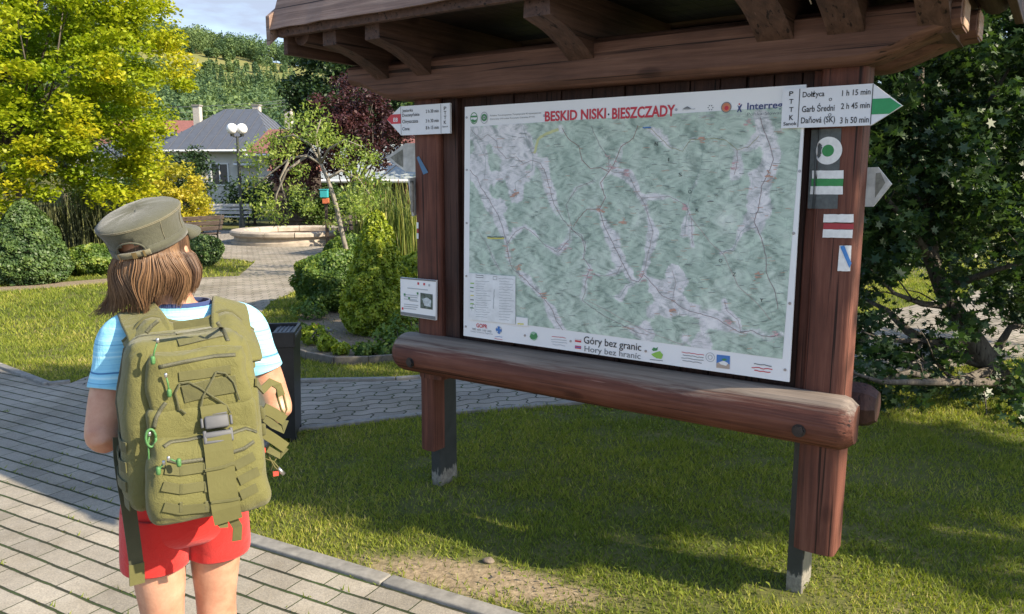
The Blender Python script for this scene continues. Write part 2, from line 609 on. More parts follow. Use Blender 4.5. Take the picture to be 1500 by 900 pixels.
K0, K1 = Vector((-1.36, 3.444, 0)), Vector((3.9, 0.55, 0))
kd = (K1 - K0).normalized()
kn = Vector((-kd.y, kd.x, 0))
g2 = lambda x, y: tuple(gnd(x, y)[:2])
corner = [(-1.43, 3.52), (-1.50, 3.68), (-1.53, 3.95), (-1.53, 4.4), (-1.50, 4.7), (-1.43, 4.86)]
near_edge = [(-0.655, 5.19), (0.245, 5.44), (1.7, 5.86), (3.2, 6.35), (6.5, 7.7), (12, 10.2)]
far_edge = [(12, 14.5), (7, 11.5), (4.0, 9.0), (1.6, 7.25), (-0.3, 6.35), (-0.94, 6.16), (-1.75, 6.1), (-2.35, 6.12)]
path_right = [g2(338, 530), g2(352, 495), g2(367, 477), g2(397, 443), g2(432, 428), g2(447, 388), g2(470, 378)]
plaza = [(-3.2, 17.5), (-2.6, 21), (-4.2, 24.5), (-7, 26), (-10.5, 25), (-10.6, 20), (-8.4, 17.6)]
path_left = [g2(345, 381), g2(373, 385), g2(350, 405), g2(285, 408), g2(268, 425), (-4.35, 10.0), (-3.75, 8.2), (-3.45, 6.9), (-3.5, 6.05)]
pave_poly = [(K1.x, K1.y), (K0.x, K0.y)] + corner + [(-3.5, 6.05), (-3.64, 5.98), (-4.416, 6.60), (-9.6, 10.62), (-16, 13), (-16, -6), (3.9, -6)]
path_poly = [corner[-1]] + near_edge + far_edge + path_right + plaza + path_left
strip_poly = [(-9.0, 10.0), (-7.4, 11.2), (-6.3, 12.2), (-5.0, 12.55), g2(350, 405), g2(285, 408), (-6.55, 12.85), (-7.7, 11.75), (-9.2, 10.45)]
def sheet(name, poly, z, mat, label):
    mb = MB()
    mb.add([(x, y, z) for x, y in poly], [tuple(range(len(poly)))], mat)
    o = mb.build(name)
    bm = bmesh.new()
    bm.from_mesh(o.data)
    bmesh.ops.triangulate(bm, faces=bm.faces)
    bmesh.ops.recalc_face_normals(bm, faces=bm.faces)
    for f_ in bm.faces:
        if f_.normal.z < 0:
            f_.normal_flip()
    bm.to_mesh(o.data)
    bm.free()
    return tag(o, label, 'pavement', kind='structure')
sheet('pavement', pave_poly, 0.012, m_pave, 'grey brick pavement in the foreground')
sheet('path', path_poly, 0.008, m_path, 'zigzag paved path leading to the stone fountain')
m_soil, n, l, b = newmat('bare_soil')
v = coords(n, l)
f1 = noise(n, l, v, 30, 6, 0.7)
r = ramp(n, [(0.3, (0.10, 0.075, 0.045)), (0.55, (0.22, 0.17, 0.11)), (0.75, (0.30, 0.25, 0.16))])
l.new(f1, r.inputs['Fac'])
l.new(r.outputs['Color'], b.inputs['Base Color'])
b.inputs['Roughness'].default_value = 1.0
bump(n, l, b, f1, 0.8, 0.02)
sheet('soil_strip', strip_poly, 0.004, m_soil, 'sandy strip of soil between lawn and shrubs')
def blob_poly(cx, cy, rx, ry, ang=0, n=22, seed=0):
    rr = random.Random(seed)
    out = []
    for i in range(n):
        a = 2 * math.pi * i / n
        k = 1 + rr.uniform(-0.22, 0.22)
        x, y = rx * k * math.cos(a), ry * k * math.sin(a)
        out.append((cx + x * math.cos(ang) - y * math.sin(ang), cy + x * math.sin(ang) + y * math.cos(ang)))
    return out
g_ = gnd(700, 848)
bare = [(g_.x, g_.y, 0.55, 0.15, R(-18)), (1.15, 2.86, 0.2, 0.13, 0), (-0.36, 3.78, 0.24, 0.2, 0)]
g_ = gnd(1345, 700)
bare.append((g_.x, g_.y, 0.42, 0.26, R(-10)))
bed_px = [(424, 516), (450, 527), (490, 535), (540, 534), (590, 530), (660, 526), (700, 500), (640, 455), (560, 440), (470, 448), (440, 462), (428, 490)]
bed_poly = [g2(*q) for q in bed_px]
sheet('flower_bed', bed_poly, 0.006, m_soil, 'flower bed soil round the clipped conifers')
# low dark edging board round the bed
mb = MB()
m_edge = plain('edging', (0.12, 0.105, 0.085), 0.9, var=0.3)
pts = [Vector((*g2(*q), 0.03)) for q in bed_px[:6]] + [Vector((*g2(700, 524), 0.03))]
for i in range(len(pts) - 1):
    a, c = pts[i], pts[i + 1]
    d = c - a
    mb.box((a + c) / 2, (d.length, 0.035, 0.09), m_edge, Matrix.Rotation(math.atan2(d.y, d.x), 3, 'Z'), bev=0.008)
tag(mb.build('bed_edging'), 'low dark edging along the front of the flower bed', 'edging')

# ---- kerb stones beside the foreground pavement, each stone a thing in a row
def kerb_run(pts, w, h, seglen, label):
    i = 0
    for a, c in zip(pts, pts[1:]):
        a, c = Vector(a), Vector(c)
        d = c - a
        k = max(1, round(d.length / seglen))
        for j in range(k):
            p0, p1 = a + d * (j / k), a + d * ((j + 1) / k)
            m_ = (p0 + p1) / 2
            mbk = MB()
            mbk.box((m_.x, m_.y, h / 2 - 0.03), ((p1 - p0).length - 0.006, w, h + 0.06), m_conc, Matrix.Rotation(math.atan2(d.y, d.x) + random.uniform(-.003, .003), 3, 'Z'), bev=0.008)
            tag(mbk.build('kerb', smooth=True, auto=40), 'row of concrete kerb stones edging the pavement', 'kerb', kind='structure')
            i += 1
off = kn * -0.038
kerb_run([K0 + off, K1 + off], 0.075, 0.028, 1.0, '')
kerb_run([Vector((x, y, 0)) for x, y in [(K0.x + off.x, K0.y + off.y)] + corner], 0.07, 0.026, 0.5, '')
kerb_run([Vector((x, y, 0)) for x, y in [corner[-1]] + near_edge[:4]], 0.06, 0.022, 1.0, '')
kerb_run([Vector((x, y, 0)) for x, y in far_edge[2:]], 0.06, 0.03, 1.0, '')
kerb_run([Vector((x, y, 0)) for x, y in [(-3.5, 6.05), (-3.64, 5.98), (-4.416, 6.60), (-9.6, 10.62)]], 0.06, 0.035, 1.0, '')

# ---- grass blades
def lawn_points(poly, dens):
    P = np.array(poly)
    lo, hi = P.min(0), P.max(0)
    k = int((hi[0] - lo[0]) * (hi[1] - lo[1]) * dens)
    q = rng.uniform(lo, hi, (k, 2))
    return q[inpoly(q, poly)]
def frustum(Y0, Y1, u0, u1, m=0.3):
    return [(u0 * Y0 - m, Y0), (u1 * Y0 + m, Y0), (u1 * Y1 + m, Y1), (u0 * Y1 - m, Y1)]
zones = [(frustum(2.35, 3.6, -0.75, 0.95), 13000, 0.019, 0.0030), (frustum(3.6, 5.2, -0.72, 0.95), 10000, 0.021, 0.0034),
         (frustum(5.2, 8, -0.72, 0.95), 4800, 0.027, 0.0045), (frustum(8, 13, -0.72, 0.75), 1700, 0.038, 0.007), (frustum(13, 24, -0.72, 0.72), 260, 0.05, 0.014)]
gV, gF, gR = [], [], []
base = 0
for poly, dens, hgt, wid in zones:
    q = lawn_points(poly, dens)
    keep = ~(inpoly(q, pave_poly) | inpoly(q, path_poly) | inpoly(q, strip_poly))
    keep &= ~inpoly(q, bed_poly) | (rng.random(len(q)) < 0.04)
    for bx, by, brx, bry, ba in bare:
        dx, dy = q[:, 0] - bx, q[:, 1] - by
        ex, ey = (dx * math.cos(ba) + dy * math.sin(ba)) / brx, (-dx * math.sin(ba) + dy * math.cos(ba)) / bry
        dd = np.sqrt(ex * ex + ey * ey) + 0.35 * np.array([mnoise.noise(Vector((x * 6, y * 6, 1.1))) for x, y in q])
        keep &= rng.random(len(q)) < np.clip((dd - 0.5) / 0.8, 0.05 if brx > 0.5 else 0.35, 1)
    q = q[keep]
    patch = np.array([mnoise.noise(Vector((x * 1.1, y * 1.1, 3.3))) for x, y in q])
    fine = np.array([mnoise.noise(Vector((x * 4.5, y * 4.5, 8.1))) for x, y in q])
    keep = rng.random(len(q)) < np.clip(0.95 + 0.9 * fine + 0.5 * patch, 0.3, 1)
    q, patch, fine = q[keep], patch[keep], fine[keep]
    k = len(q)
    h = hgt * rng.uniform(0.45, 1.5, k) * (1 + 0.5 * fine)
    a = rng.uniform(0, 2 * math.pi, k)
    la = rng.uniform(0, 2 * math.pi, k)
    lean = h * rng.uniform(0.2, 1.1, k)
    w = wid * rng.uniform(0.6, 1.3, k)
    V = np.zeros((k, 3, 3))
    V[:, 0, 0] = q[:, 0] - w * np.cos(a)
    V[:, 0, 1] = q[:, 1] - w * np.sin(a)
    V[:, 1, 0] = q[:, 0] + w * np.cos(a)
    V[:, 1, 1] = q[:, 1] + w * np.sin(a)
    V[:, 2, 0] = q[:, 0] + lean * np.cos(la)
    V[:, 2, 1] = q[:, 1] + lean * np.sin(la)
    V[:, 2, 2] = h
    gV.append(V.reshape(-1, 3))
    gF.append(np.arange(k * 3).reshape(-1, 3) + base)
    gR.append(np.clip(0.47 + 0.42 * patch + 0.15 * fine + rng.normal(0, 0.20, k), 0, 1))
    base += k * 3
m_grass = leafmat('grass_blade', [(0.0, (0.080, 0.118, 0.018)), (0.35, (0.170, 0.215, 0.028)), (0.68, (0.265, 0.290, 0.042)), (0.9, (0.36, 0.33, 0.08)), (1.0, (0.46, 0.38, 0.16))], 0.4, 0.6, 0.25, 1.1)
tag(raw_mesh('grass', np.concatenate(gV), np.concatenate(gF), m_grass, rnd=np.concatenate(gR)), 'short mown grass of the lawns', 'grass', kind='stuff')
# clover and plantain leaves lying in the lawn
q = lawn_points(frustum(2.4, 8, -0.72, 0.75), 420)
nn_ = np.array([mnoise.noise(Vector((x * 1.7, y * 1.7, 4.4))) for x, y in q])
q = q[(nn_ > 0.02) & ~(inpoly(q, pave_poly) | inpoly(q, path_poly) | inpoly(q, bed_poly))]
k = len(q)
CL = [(0, 0), (0.5, -0.28), (0.95, -0.2), (1.1, 0), (0.95, 0.2), (0.5, 0.28)]
a = rng.uniform(0, 6.283, k)
sz = rng.uniform(0.008, 0.022, k)
V = np.zeros((k, 6, 3))
for i, (cx, cy) in enumerate(CL):
    V[:, i, 0] = q[:, 0] + sz * (cx * np.cos(a) - cy * np.sin(a))
    V[:, i, 1] = q[:, 1] + sz * (cx * np.sin(a) + cy * np.cos(a))
    V[:, i, 2] = 0.016 + sz * (0.35 * cx + 0.3 * abs(cy)) + 0.004 * (i % 2)
tag(raw_mesh('clover', V.reshape(-1, 3), np.arange(k * 6).reshape(-1, 6), m_grass, rnd=rng.uniform(0.05, 0.6, k)), 'clover leaves spread through the lawn', 'clover', kind='stuff')
# little weeds and grass tufts in the joints of the pavers
q = rng.uniform((-4.5, 2.3), (0.3, 6.2), (5200, 2))
ang_ = KANG
rx_ = q[:, 0] * math.cos(-ang_) - q[:, 1] * math.sin(-ang_)
ry_ = q[:, 0] * math.sin(-ang_) + q[:, 1] * math.cos(-ang_)
ry_ = np.round(ry_ / 0.104) * 0.104 + rng.normal(0, 0.006, len(q))
q = np.stack([rx_ * math.cos(ang_) - ry_ * math.sin(ang_), rx_ * math.sin(ang_) + ry_ * math.cos(ang_)], 1)
nn_ = np.array([mnoise.noise(Vector((x * 2.2, y * 2.2, 1.7))) for x, y in q])
q = q[inpoly(q, pave_poly) & (nn_ > 0.18)]
k = len(q)
V = np.zeros((k, 3, 3))
a = rng.uniform(0, 2 * math.pi, k)
h = rng.uniform(0.006, 0.022, k)
V[:, :, 0] = q[:, None, 0] + np.stack([-np.cos(a) * .004, np.cos(a) * .004, np.sin(a) * h], 1)
V[:, :, 1] = q[:, None, 1] + np.stack([-np.sin(a) * .004, np.sin(a) * .004, np.cos(a) * h], 1)
V[:, :, 2] = 0.011
V[:, 2, 2] = 0.012 + h
tag(raw_mesh('weeds', V.reshape(-1, 3), np.arange(k * 3).reshape(-1, 3), m_grass, rnd=rng.uniform(0.1, 0.6, k)), 'tiny weeds growing in the paver joints', 'weeds', kind='stuff')

# ------------------------------------------------------------------ leaves
KITE = [(-0.5, 0), (0, -0.32), (0.5, 0), (0, 0.32)]
MAPLE = [(-0.5, 0.0), (-0.25, -0.12), (-0.30, -0.42), (0.0, -0.22), (0.28, -0.48), (0.22, -0.12), (0.55, 0.0), (0.22, 0.12), (0.28, 0.48), (0.0, 0.22), (-0.30, 0.42), (-0.25, 0.12)]
def leaf_arrays(P, size, up=0.4, shape=KITE, dirs=None, szvar=0.35, droop=None):
    k = len(P)
    nrm = rng.normal(0, 1, (k, 3))
    nrm[:, 2] = np.abs(nrm[:, 2]) + up
    if dirs is not None:
        nrm += dirs
    nrm /= np.linalg.norm(nrm, axis=1, keepdims=True)
    ref = rng.normal(0, 1, (k, 3))
    if droop is not None:
        ref[:, 2] -= droop
    t = ref - nrm * (ref * nrm).sum(1, keepdims=True)
    t /= np.linalg.norm(t, axis=1, keepdims=True)
    s = np.cross(nrm, t)
    sz = size * (1 + rng.uniform(-szvar, szvar, k))
    sh = np.array(shape)
    V = P[:, None, :] + sz[:, None, None] * (t[:, None, :] * sh[None, :, 0, None] + s[:, None, :] * sh[None, :, 1, None])
    # fold a little so leaves are not mirror flat
    V += nrm[:, None, :] * (np.abs(sh[None, :, 1, None]) * sz[:, None, None] * 0.25)
    m_ = len(shape)
    return V.reshape(-1, 3), np.arange(k * m_).reshape(-1, m_)
def clump_points(cl, rad, per, squash=0.6):
    """cl (M,3) clump centres -> leaf points and clump index"""
    M = len(cl)
    d = rng.normal(0, 1, (M, per, 3))
    d /= np.linalg.norm(d, axis=2, keepdims=True)
    rr = rng.random((M, per, 1)) ** 0.5
    d = d * rr * (np.asarray(rad).reshape(-1, 1, 1) if hasattr(rad, '__len__') else rad)
    d[:, :, 2] *= squash
    return (cl[:, None, :] + d).reshape(-1, 3), np.repeat(np.arange(M), per)
def ellipsoid_clumps(c, r, M, bias=0.45, zmin=-1.0):
    d = rng.normal(0, 1, (M * 3, 3))
    d /= np.linalg.norm(d, axis=1, keepdims=True)
    d = d[d[:, 2] > zmin][:M]
    return np.array(c) + d * (rng.random((len(d), 1)) ** bias) * np.array(r)
def limb_tree(mb, base, top, r0, clumps, mat, nl=14, jitter=0.12):
    base, top = Vector(base), Vector(top)
    k = 7
    pts = [base.lerp(top, i / k) + Vector((random.uniform(-1, 1), random.uniform(-1, 1), 0)) * jitter * (top - base).length * 0.12 * (0 < i) for i in range(k + 1)]
    mb.tube(pts, [r0 * (1.25 if i == 0 else 1) * (1 - 0.8 * i / k) for i in range(k + 1)], mat, 9)
    for c in clumps[:nl]:
        c = Vector(c)
        s = min(k - 1, max(1, int(k * random.uniform(0.25, 0.8))))
        p = pts[s]
        mid = p.lerp(c, 0.5) + Vector((random.uniform(-1, 1), random.uniform(-1, 1), random.uniform(0, 1))) * 0.1 * (c - p).length
        mb.tube([p, mid, c], [r0 * 0.38 * (1 - 0.6 * s / k), r0 * 0.2, r0 * 0.06], mat, 6)
bark = wood('bark', (0.05, 0.042, 0.035), (0.10, 0.085, 0.07), (0.18, 0.16, 0.13), 2, rough=0.9, bstr=0.8)
bark_grey = wood('grey_bark', (0.12, 0.105, 0.085), (0.20, 0.18, 0.145), (0.30, 0.27, 0.22), 2, rough=0.9, bstr=0.6)

def tree(name, label, cat, base, top, r0, clumps, crad, per, lsize, lmat, bmat=None, group=None, shape=KITE, squash=0.6, up=0.4, huefn=None, nl=14, droop=None, crown='crown'):
    t = thing(name, (0, 0, 0), 0, label, cat, group)
    mb = MB()
    limb_tree(mb, base, top, r0, clumps, bmat or bark, nl)
    mb.build('trunk', t, smooth=True)
    P, ci = clump_points(clumps, crad, per, squash)
    V, F = leaf_arrays(P, lsize, up, shape, droop=droop)
    hue = rng.uniform(0, 1, len(clumps))[ci] * 0.45 + rng.uniform(0, 1, len(P)) * 0.35 + 0.1
    if huefn is not None:
        hue = huefn(P, hue)
    raw_mesh(crown, V, F, lmat, t, rnd=np.clip(hue, 0, 1))
    # move origin to base
    b = Vector(base)
    for ch in t.children:
        ch.data.transform(Matrix.Translation(-b))
    t.location = b
    return t
# ================================================================== VEGETATION AND FAR BACKGROUND
# ---- wooded hill (one far-off wood)
m_wood = leafmat('far_foliage', [(0.0, (0.050, 0.095, 0.052)), (0.35, (0.095, 0.155, 0.068)), (0.7, (0.165, 0.225, 0.080)), (1.0, (0.24, 0.28, 0.10))], 0.25, 0.7, 0.15, 1.0)
fV, fF, fR = [], [], []
base_i = 0
def add_far_tree(x, y, z, h, rad, kind, hue, per, ls):
    global base_i
    if kind == 0:          # broad crown
        d = rng.normal(0, 1, (per, 3))
        d /= np.linalg.norm(d, axis=1, keepdims=True)
        rr = rng.uniform(0.55, 1.0, (per, 1)) * (1 + 0.22 * np.sin(d[:, :1] * 7 + hue * 20) * np.cos(d[:, 2:] * 5))
        P = d * rr * np.array([rad, rad, h * 0.5]) + np.array([x, y, z + h * 0.52])
    else:                  # conifer cone
        tt = rng.random((per, 1)) ** 0.7
        a = rng.uniform(0, 2 * math.pi, (per, 1))
        rr = rad * 0.75 * tt * rng.uniform(0.6, 1, (per, 1))
        P = np.concatenate([x + rr * np.cos(a), y + rr * np.sin(a), z + h * 1.15 * (1 - tt)], 1)
    V, F = leaf_arrays(P, ls, 0.2, KITE)
    fV.append(V)
    fF.append(F + base_i)
    base_i += len(V)
    fR.append(np.clip(hue + rng.normal(0, 0.10, per), 0, 1))
def wood_pts(n, u0, u1, Y0, Y1):
    out = []
    for _ in range(n):
        Y = math.sqrt(random.uniform(Y0 * Y0, Y1 * Y1))
        out.append((random.uniform(u0, u1) * Y, Y))
    return out
for (x, y) in wood_pts(1700, -0.62, -0.02, 72, 470) + wood_pts(700, -0.02, 0.9, 72, 430):
    nz_ = mnoise.noise(Vector((x * 0.02, y * 0.02, 2)))
    u = x / y
    if u < 0 and 338 + 6 * nz_ < y < 394 + 8 * nz_ and -0.47 < u and (u > -0.44 or y > 350) and mnoise.noise(Vector((x * 0.05, y * 0.05, 9))) < 0.30:
        continue
    if y < 120 and -0.40 < u < -0.24 and y < 90:
        continue
    k = 1 if mnoise.noise(Vector((x * 0.011, y * 0.011, 5))) + random.uniform(-.35, .35) > 0.33 else 0
    h = random.uniform(7, 12.5) * (0.8 if y < 120 else 1)
    if u < 0 and 330 < y < 400:
        h = random.uniform(3.0, 5.0)
    z = terrain(x, y)
    dens = 420 if u < -0.02 else 110
    add_far_tree(x, y, z, h, h * random.uniform(0.30, 0.42), k, 0.15 + 0.5 * random.random() - 0.12 * k + 0.12 * nz_, dens, ((0.9 if k else 1.15) * (0.75 + y / 900)) * (0.68 if u < -0.02 else 1.0))
tag(raw_mesh('wood', np.concatenate(fV), np.concatenate(fF), m_wood, rnd=np.concatenate(fR)), 'mixed wood covering the hillside behind the village', 'wood', kind='stuff')

# ---- golden maple at the left
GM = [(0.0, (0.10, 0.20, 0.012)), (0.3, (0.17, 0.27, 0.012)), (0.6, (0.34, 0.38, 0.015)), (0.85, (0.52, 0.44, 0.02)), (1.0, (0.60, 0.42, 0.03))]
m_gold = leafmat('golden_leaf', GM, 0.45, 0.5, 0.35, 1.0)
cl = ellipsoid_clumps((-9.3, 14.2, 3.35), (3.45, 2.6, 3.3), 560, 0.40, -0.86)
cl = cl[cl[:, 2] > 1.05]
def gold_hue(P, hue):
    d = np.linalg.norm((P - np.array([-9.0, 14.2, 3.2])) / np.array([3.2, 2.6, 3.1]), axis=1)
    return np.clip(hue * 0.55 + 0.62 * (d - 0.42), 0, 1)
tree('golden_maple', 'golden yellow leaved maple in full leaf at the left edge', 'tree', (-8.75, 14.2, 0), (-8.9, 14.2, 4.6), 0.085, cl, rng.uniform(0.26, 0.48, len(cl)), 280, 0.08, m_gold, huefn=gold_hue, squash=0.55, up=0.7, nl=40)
m_yel = leafmat('yellow_shrub_leaf', [(0, (0.20, 0.22, 0.02)), (0.5, (0.40, 0.36, 0.03)), (1, (0.50, 0.38, 0.05))], 0.4)
cl = ellipsoid_clumps((-7.45, 17.5, 1.15), (0.75, 0.7, 0.9), 46, 0.35)
tree('yellow_shrub', 'yellow leaved shrub standing right of the golden maple', 'shrub', (-7.45, 17.5, 0), (-7.45, 17.5, 1.3), 0.03, cl, 0.26, 120, 0.075, m_yel, squash=0.7)

# ---- bluish tree behind the maple
m_blue = leafmat('grey_green_leaf', [(0, (0.045, 0.075, 0.045)), (0.5, (0.09, 0.125, 0.07)), (1, (0.15, 0.18, 0.10))], 0.25)
cl = ellipsoid_clumps((-17.4, 31, 5.6), (1.9, 1.8, 3.9), 90, 0.3)
tree('birch_tree', 'tall grey green tree showing above the golden maple', 'tree', (-17.4, 31, 0), (-17.4, 31, 8), 0.14, cl, 0.55, 150, 0.17, m_blue, squash=0.9)

# ---- dark reed clump under the maple
def reed(name, label, c, rx, ry, n, h0, h1, mat, w=0.012, cat='reeds', group=None, heads=None):
    t = thing(name, (c[0], c[1], 0), 0, label, cat, group)
    k = n
    a = rng.uniform(0, 2 * math.pi, k)
    r_ = np.sqrt(rng.random(k))
    bx, by = rx * r_ * np.cos(a), ry * r_ * np.sin(a)
    h = rng.uniform(h0, h1, k)
    la, ln = rng.uniform(0, 2 * math.pi, k), h * rng.uniform(0.02, 0.28, k)
    wa = rng.uniform(0, math.pi, k)
    V = np.zeros((k, 6, 3))
    for i, (tt, ww) in enumerate(((0, 1), (0.55, 0.9), (1, 0.1))):
        cx, cy = bx + la * 0 + np.cos(la) * ln * tt ** 2, by + np.sin(la) * ln * tt ** 2
        for s, j in ((-1, 0), (1, 1)):
            V[:, i * 2 + j, 0] = cx + s * np.cos(wa) * w * ww / 2
            V[:, i * 2 + j, 1] = cy + s * np.sin(wa) * w * ww / 2
            V[:, i * 2 + j, 2] = h * tt
    F = np.array([[0, 1, 3, 2], [2, 3, 5, 4]])
    FF = (np.arange(k)[:, None, None] * 6 + F[None]).reshape(-1, 4)
    raw_mesh('blades', V.reshape(-1, 3), FF, mat, t, rnd=np.repeat(rng.random(k), 2))
    if heads:
        mb = MB()
        for i in range(heads):
            p = Vector((V[i, 4, 0], V[i, 4, 1], V[i, 4, 2]))
            mb.tube([p - Vector((0, 0, .10)), p], [0.011, 0.011], m_cattail, 6)
        mb.build('seed_heads', t, smooth=True)
    return t
m_reed_d = leafmat('dark_reed', [(0, (0.02, 0.028, 0.014)), (0.6, (0.05, 0.06, 0.025)), (1, (0.16, 0.17, 0.06))], 0.2)
m_reed = leafmat('green_reed', [(0, (0.06, 0.10, 0.02)), (0.6, (0.15, 0.19, 0.04)), (1, (0.30, 0.28, 0.10))], 0.35)
m_cattail = plain('cattail_head', (0.09, 0.045, 0.02), 0.9)
reed('ornamental_grass', 'tall dark ornamental grass clump under the golden maple', (-8.15, 14.6), 1.25, 0.45, 1500, 0.7, 1.55, m_reed_d, 0.02, 'tall grass')
reed('cattails', 'tall green cattails left of the map board post', (-2.55, 16.5), 0.8, 0.5, 420, 1.0, 1.75, m_reed, 0.022, 'reeds', heads=26)

# ---- clipped shrubs: dense small leaf shells
m_box = leafmat('box_leaf', [(0, (0.040, 0.085, 0.014)), (0.45, (0.085, 0.150, 0.022)), (0.8, (0.175, 0.235, 0.035)), (1, (0.26, 0.30, 0.05))], 0.3)
m_thuja = leafmat('thuja_leaf', [(0, (0.032, 0.066, 0.022)), (0.5, (0.068, 0.118, 0.030)), (1, (0.12, 0.175, 0.04))], 0.2)
m_spruce = leafmat('dwarf_spruce_leaf', [(0, (0.09, 0.14, 0.012)), (0.4, (0.20, 0.265, 0.018)), (0.8, (0.33, 0.375, 0.028)), (1, (0.45, 0.43, 0.05))], 0.3)
def shrub(name, label, c, prof, n, lsize, mat, cat='shrub', lump=0.08, group=None, stem=0.03, bumpf=5.0, thick=0.2):
    """prof: list of (radius, z); leaves spread in a thick shell round the profile"""
    t = thing(name, (c[0], c[1], 0), 0, label, cat, group)
    mb = MB()
    zt = prof[-1][1]
    mb.tube([(0, 0, 0), (0.01, 0, zt * 0.5), (0, 0, zt * 0.85)], [stem, stem * 0.7, stem * 0.2], bark, 7)
    for i in range(10):
        a = random.uniform(0, 6.28)
        z0 = zt * random.uniform(0.05, 0.4)
        rr = np.interp(z0 + 0.15 * zt, [p[1] for p in prof], [p[0] for p in prof]) * 0.75
        mb.tube([(0, 0, z0), (rr * math.cos(a), rr * math.sin(a), z0 + 0.15 * zt)], [stem * 0.4, stem * 0.15], bark, 5)
    mb.build('stems', t, smooth=True)
    z = np.array([p[1] for p in prof])
    r_ = np.array([p[0] for p in prof])
    # sample by area
    zz = rng.uniform(z[0], z[-1], n * 4)
    rr = np.interp(zz, z, r_)
    k = rng.random(n * 4) < rr / r_.max() + 0.06
    zz, rr = zz[k][:n], rr[k][:n]
    a = rng.uniform(0, 2 * math.pi, len(zz))
    x, y = np.cos(a), np.sin(a)
    sd_ = rng.uniform(0, 50)
    lum = np.array([mnoise.noise(Vector((xx * bumpf * 0.35 + sd_, yy * bumpf * 0.35, q * bumpf))) for xx, yy, q in zip(x, y, zz)])
    fac = (1 + lump * 2.2 * lum) * (1 - thick * rng.random(len(zz)) ** 2)
    P = np.stack([x * rr * fac, y * rr * fac, zz + 0.04 * lum], 1)
    dirs = np.stack([x, y, np.full(len(x), 0.35)], 1) * 0.9
    V, F = leaf_arrays(P, lsize, 0.0, KITE, dirs)
    # leaf tone follows the lump noise: paler on bulges, darker in hollows
    raw_mesh('foliage', V, F, mat, t, rnd=np.clip(0.42 + 0.55 * lum + rng.normal(0, 0.17, len(zz)), 0, 1))
    return t
def pround(r, h, z0=0.02):
    return [(r * 0.55, z0), (r * 0.92, h * 0.22), (r, h * 0.45), (r * 0.9, h * 0.7), (r * 0.6, h * 0.9), (r * 0.05, h)]
def pcone(r, h):
    return [(r * 0.75, 0.02), (r, h * 0.12), (r * 0.93, h * 0.3), (r * 0.74, h * 0.52), (r * 0.5, h * 0.74), (r * 0.25, h * 0.92), (0.01, h)]
c = gnd(547, 497)
shrub('dwarf_spruce', 'bright yellow green conical dwarf conifer beside the map board post', (c.x, c.y + 0.36), [(0.30, 0.02), (0.38, 0.14), (0.37, 0.34), (0.31, 0.58), (0.225, 0.82), (0.16, 1.05), (0.085, 1.21), (0.01, 1.28)], 26000, 0.034, m_spruce, 'conifer', 0.085, bumpf=11)
c = gnd(470, 462)
shrub('round_shrub', 'large clipped round green shrub left of the conical conifer', (c.x + 0.12, c.y + 0.5), pround(0.56, 0.74), 20000, 0.040, m_box, 'shrub', 0.09, bumpf=8)
c = gnd(505, 395)
shrub('round_shrub', 'smaller green shrub behind the leaning tree trunk', (c.x + 0.1, c.y + 0.3), pround(0.5, 0.62), 7000, 0.055, m_box, 'shrub', 0.12, bumpf=6)
shrub('loose_shrub', 'yellowish green shrub between the conical conifer and the post', (-1.05, 9.0), pround(0.42, 0.78), 8000, 0.055, m_spruce, 'shrub', 0.16, bumpf=6)
c = gnd(30, 420)
shrub('clipped_thuja', 'dark green clipped cone shaped thuja at the left edge', (c.x - 0.15, c.y + 0.5), [(0.50, 0.02), (0.60, 0.16), (0.585, 0.36), (0.49, 0.64), (0.35, 0.92), (0.20, 1.14), (0.10, 1.24), (0.02, 1.29)], 20000, 0.05, m_thuja, 'conifer', 0.07, bumpf=8)
c = gnd(122, 406)
shrub('round_shrub', 'low round light green shrub right of the clipped thuja', (c.x, c.y + 0.4), pround(0.45, 0.52), 8000, 0.05, m_box, 'shrub', 0.12, bumpf=7)
c = gnd(85, 407)
shrub('small_shrub', 'tiny leafy shrub squeezed beside the clipped thuja', (c.x - .1, c.y + 0.3), pround(0.24, 0.36), 1500, 0.05, m_box, 'shrub', 0.15)
c = gnd(155, 404)
shrub('loose_shrub', 'loose green shrub half behind the grey cap', (c.x, c.y + 0.5), pround(0.35, 0.55), 2600, 0.06, m_box, 'shrub', 0.2)
c = gnd(285, 393)
shrub('round_shrub', 'dark round shrub right of the capped head', (c.x - 0.05, c.y + 0.35), pround(0.42, 0.62), 7000, 0.05, m_thuja, 'shrub', 0.1, bumpf=7)
# low bed plants
BEDLAB = ['leafy green plant at the foot of the conical conifer, left of the log end', 'dark leafy plant against the left post, above the log end', 'small green plant just left of the foot of the conical conifer', 'tiny green plant before the conical conifer', 'yellow green plant in the left part of the flower bed', 'small yellow green tuft beside the yellow green plant', 'tiny green plant beside the litter bin edge of the bed', 'spreading green plant under the large round shrub', 'taller leafy plant between the conical conifer and the left post', 'tiny yellow green tuft in the middle of the bed soil']
FLOW = ['red flower below the leafy plants at the right of the bed', 'red flower at the left end of the bed, upper of two', 'red flower at the left end of the bed, lower of two', 'red flower under the large round shrub']
STON = ['grey stone in the bed under the round shrub, left of two', 'grey stone in the bed under the round shrub, right of two', 'largest grey stone in the middle of the bed']
for i, (px, py, r_, h_) in enumerate([(582, 512, .22, .22), (602, 500, .25, .32), (570, 522, .12, .14), (535, 522, .1, .12), (460, 505, .13, .2), (478, 515, .08, .14), (440, 497, .07, .16), (455, 468, .2, .22), (592, 475, .22, .34), (500, 520, .07, .1)]):
    c = gnd(px, py)
    shrub('bed_plant', BEDLAB[i], (c.x, c.y), pround(r_, h_), 420, 0.045, m_spruce if i in (4, 5, 9) else m_box, 'plant', 0.25, 'low plants in the flower bed', stem=0.008, bumpf=9)
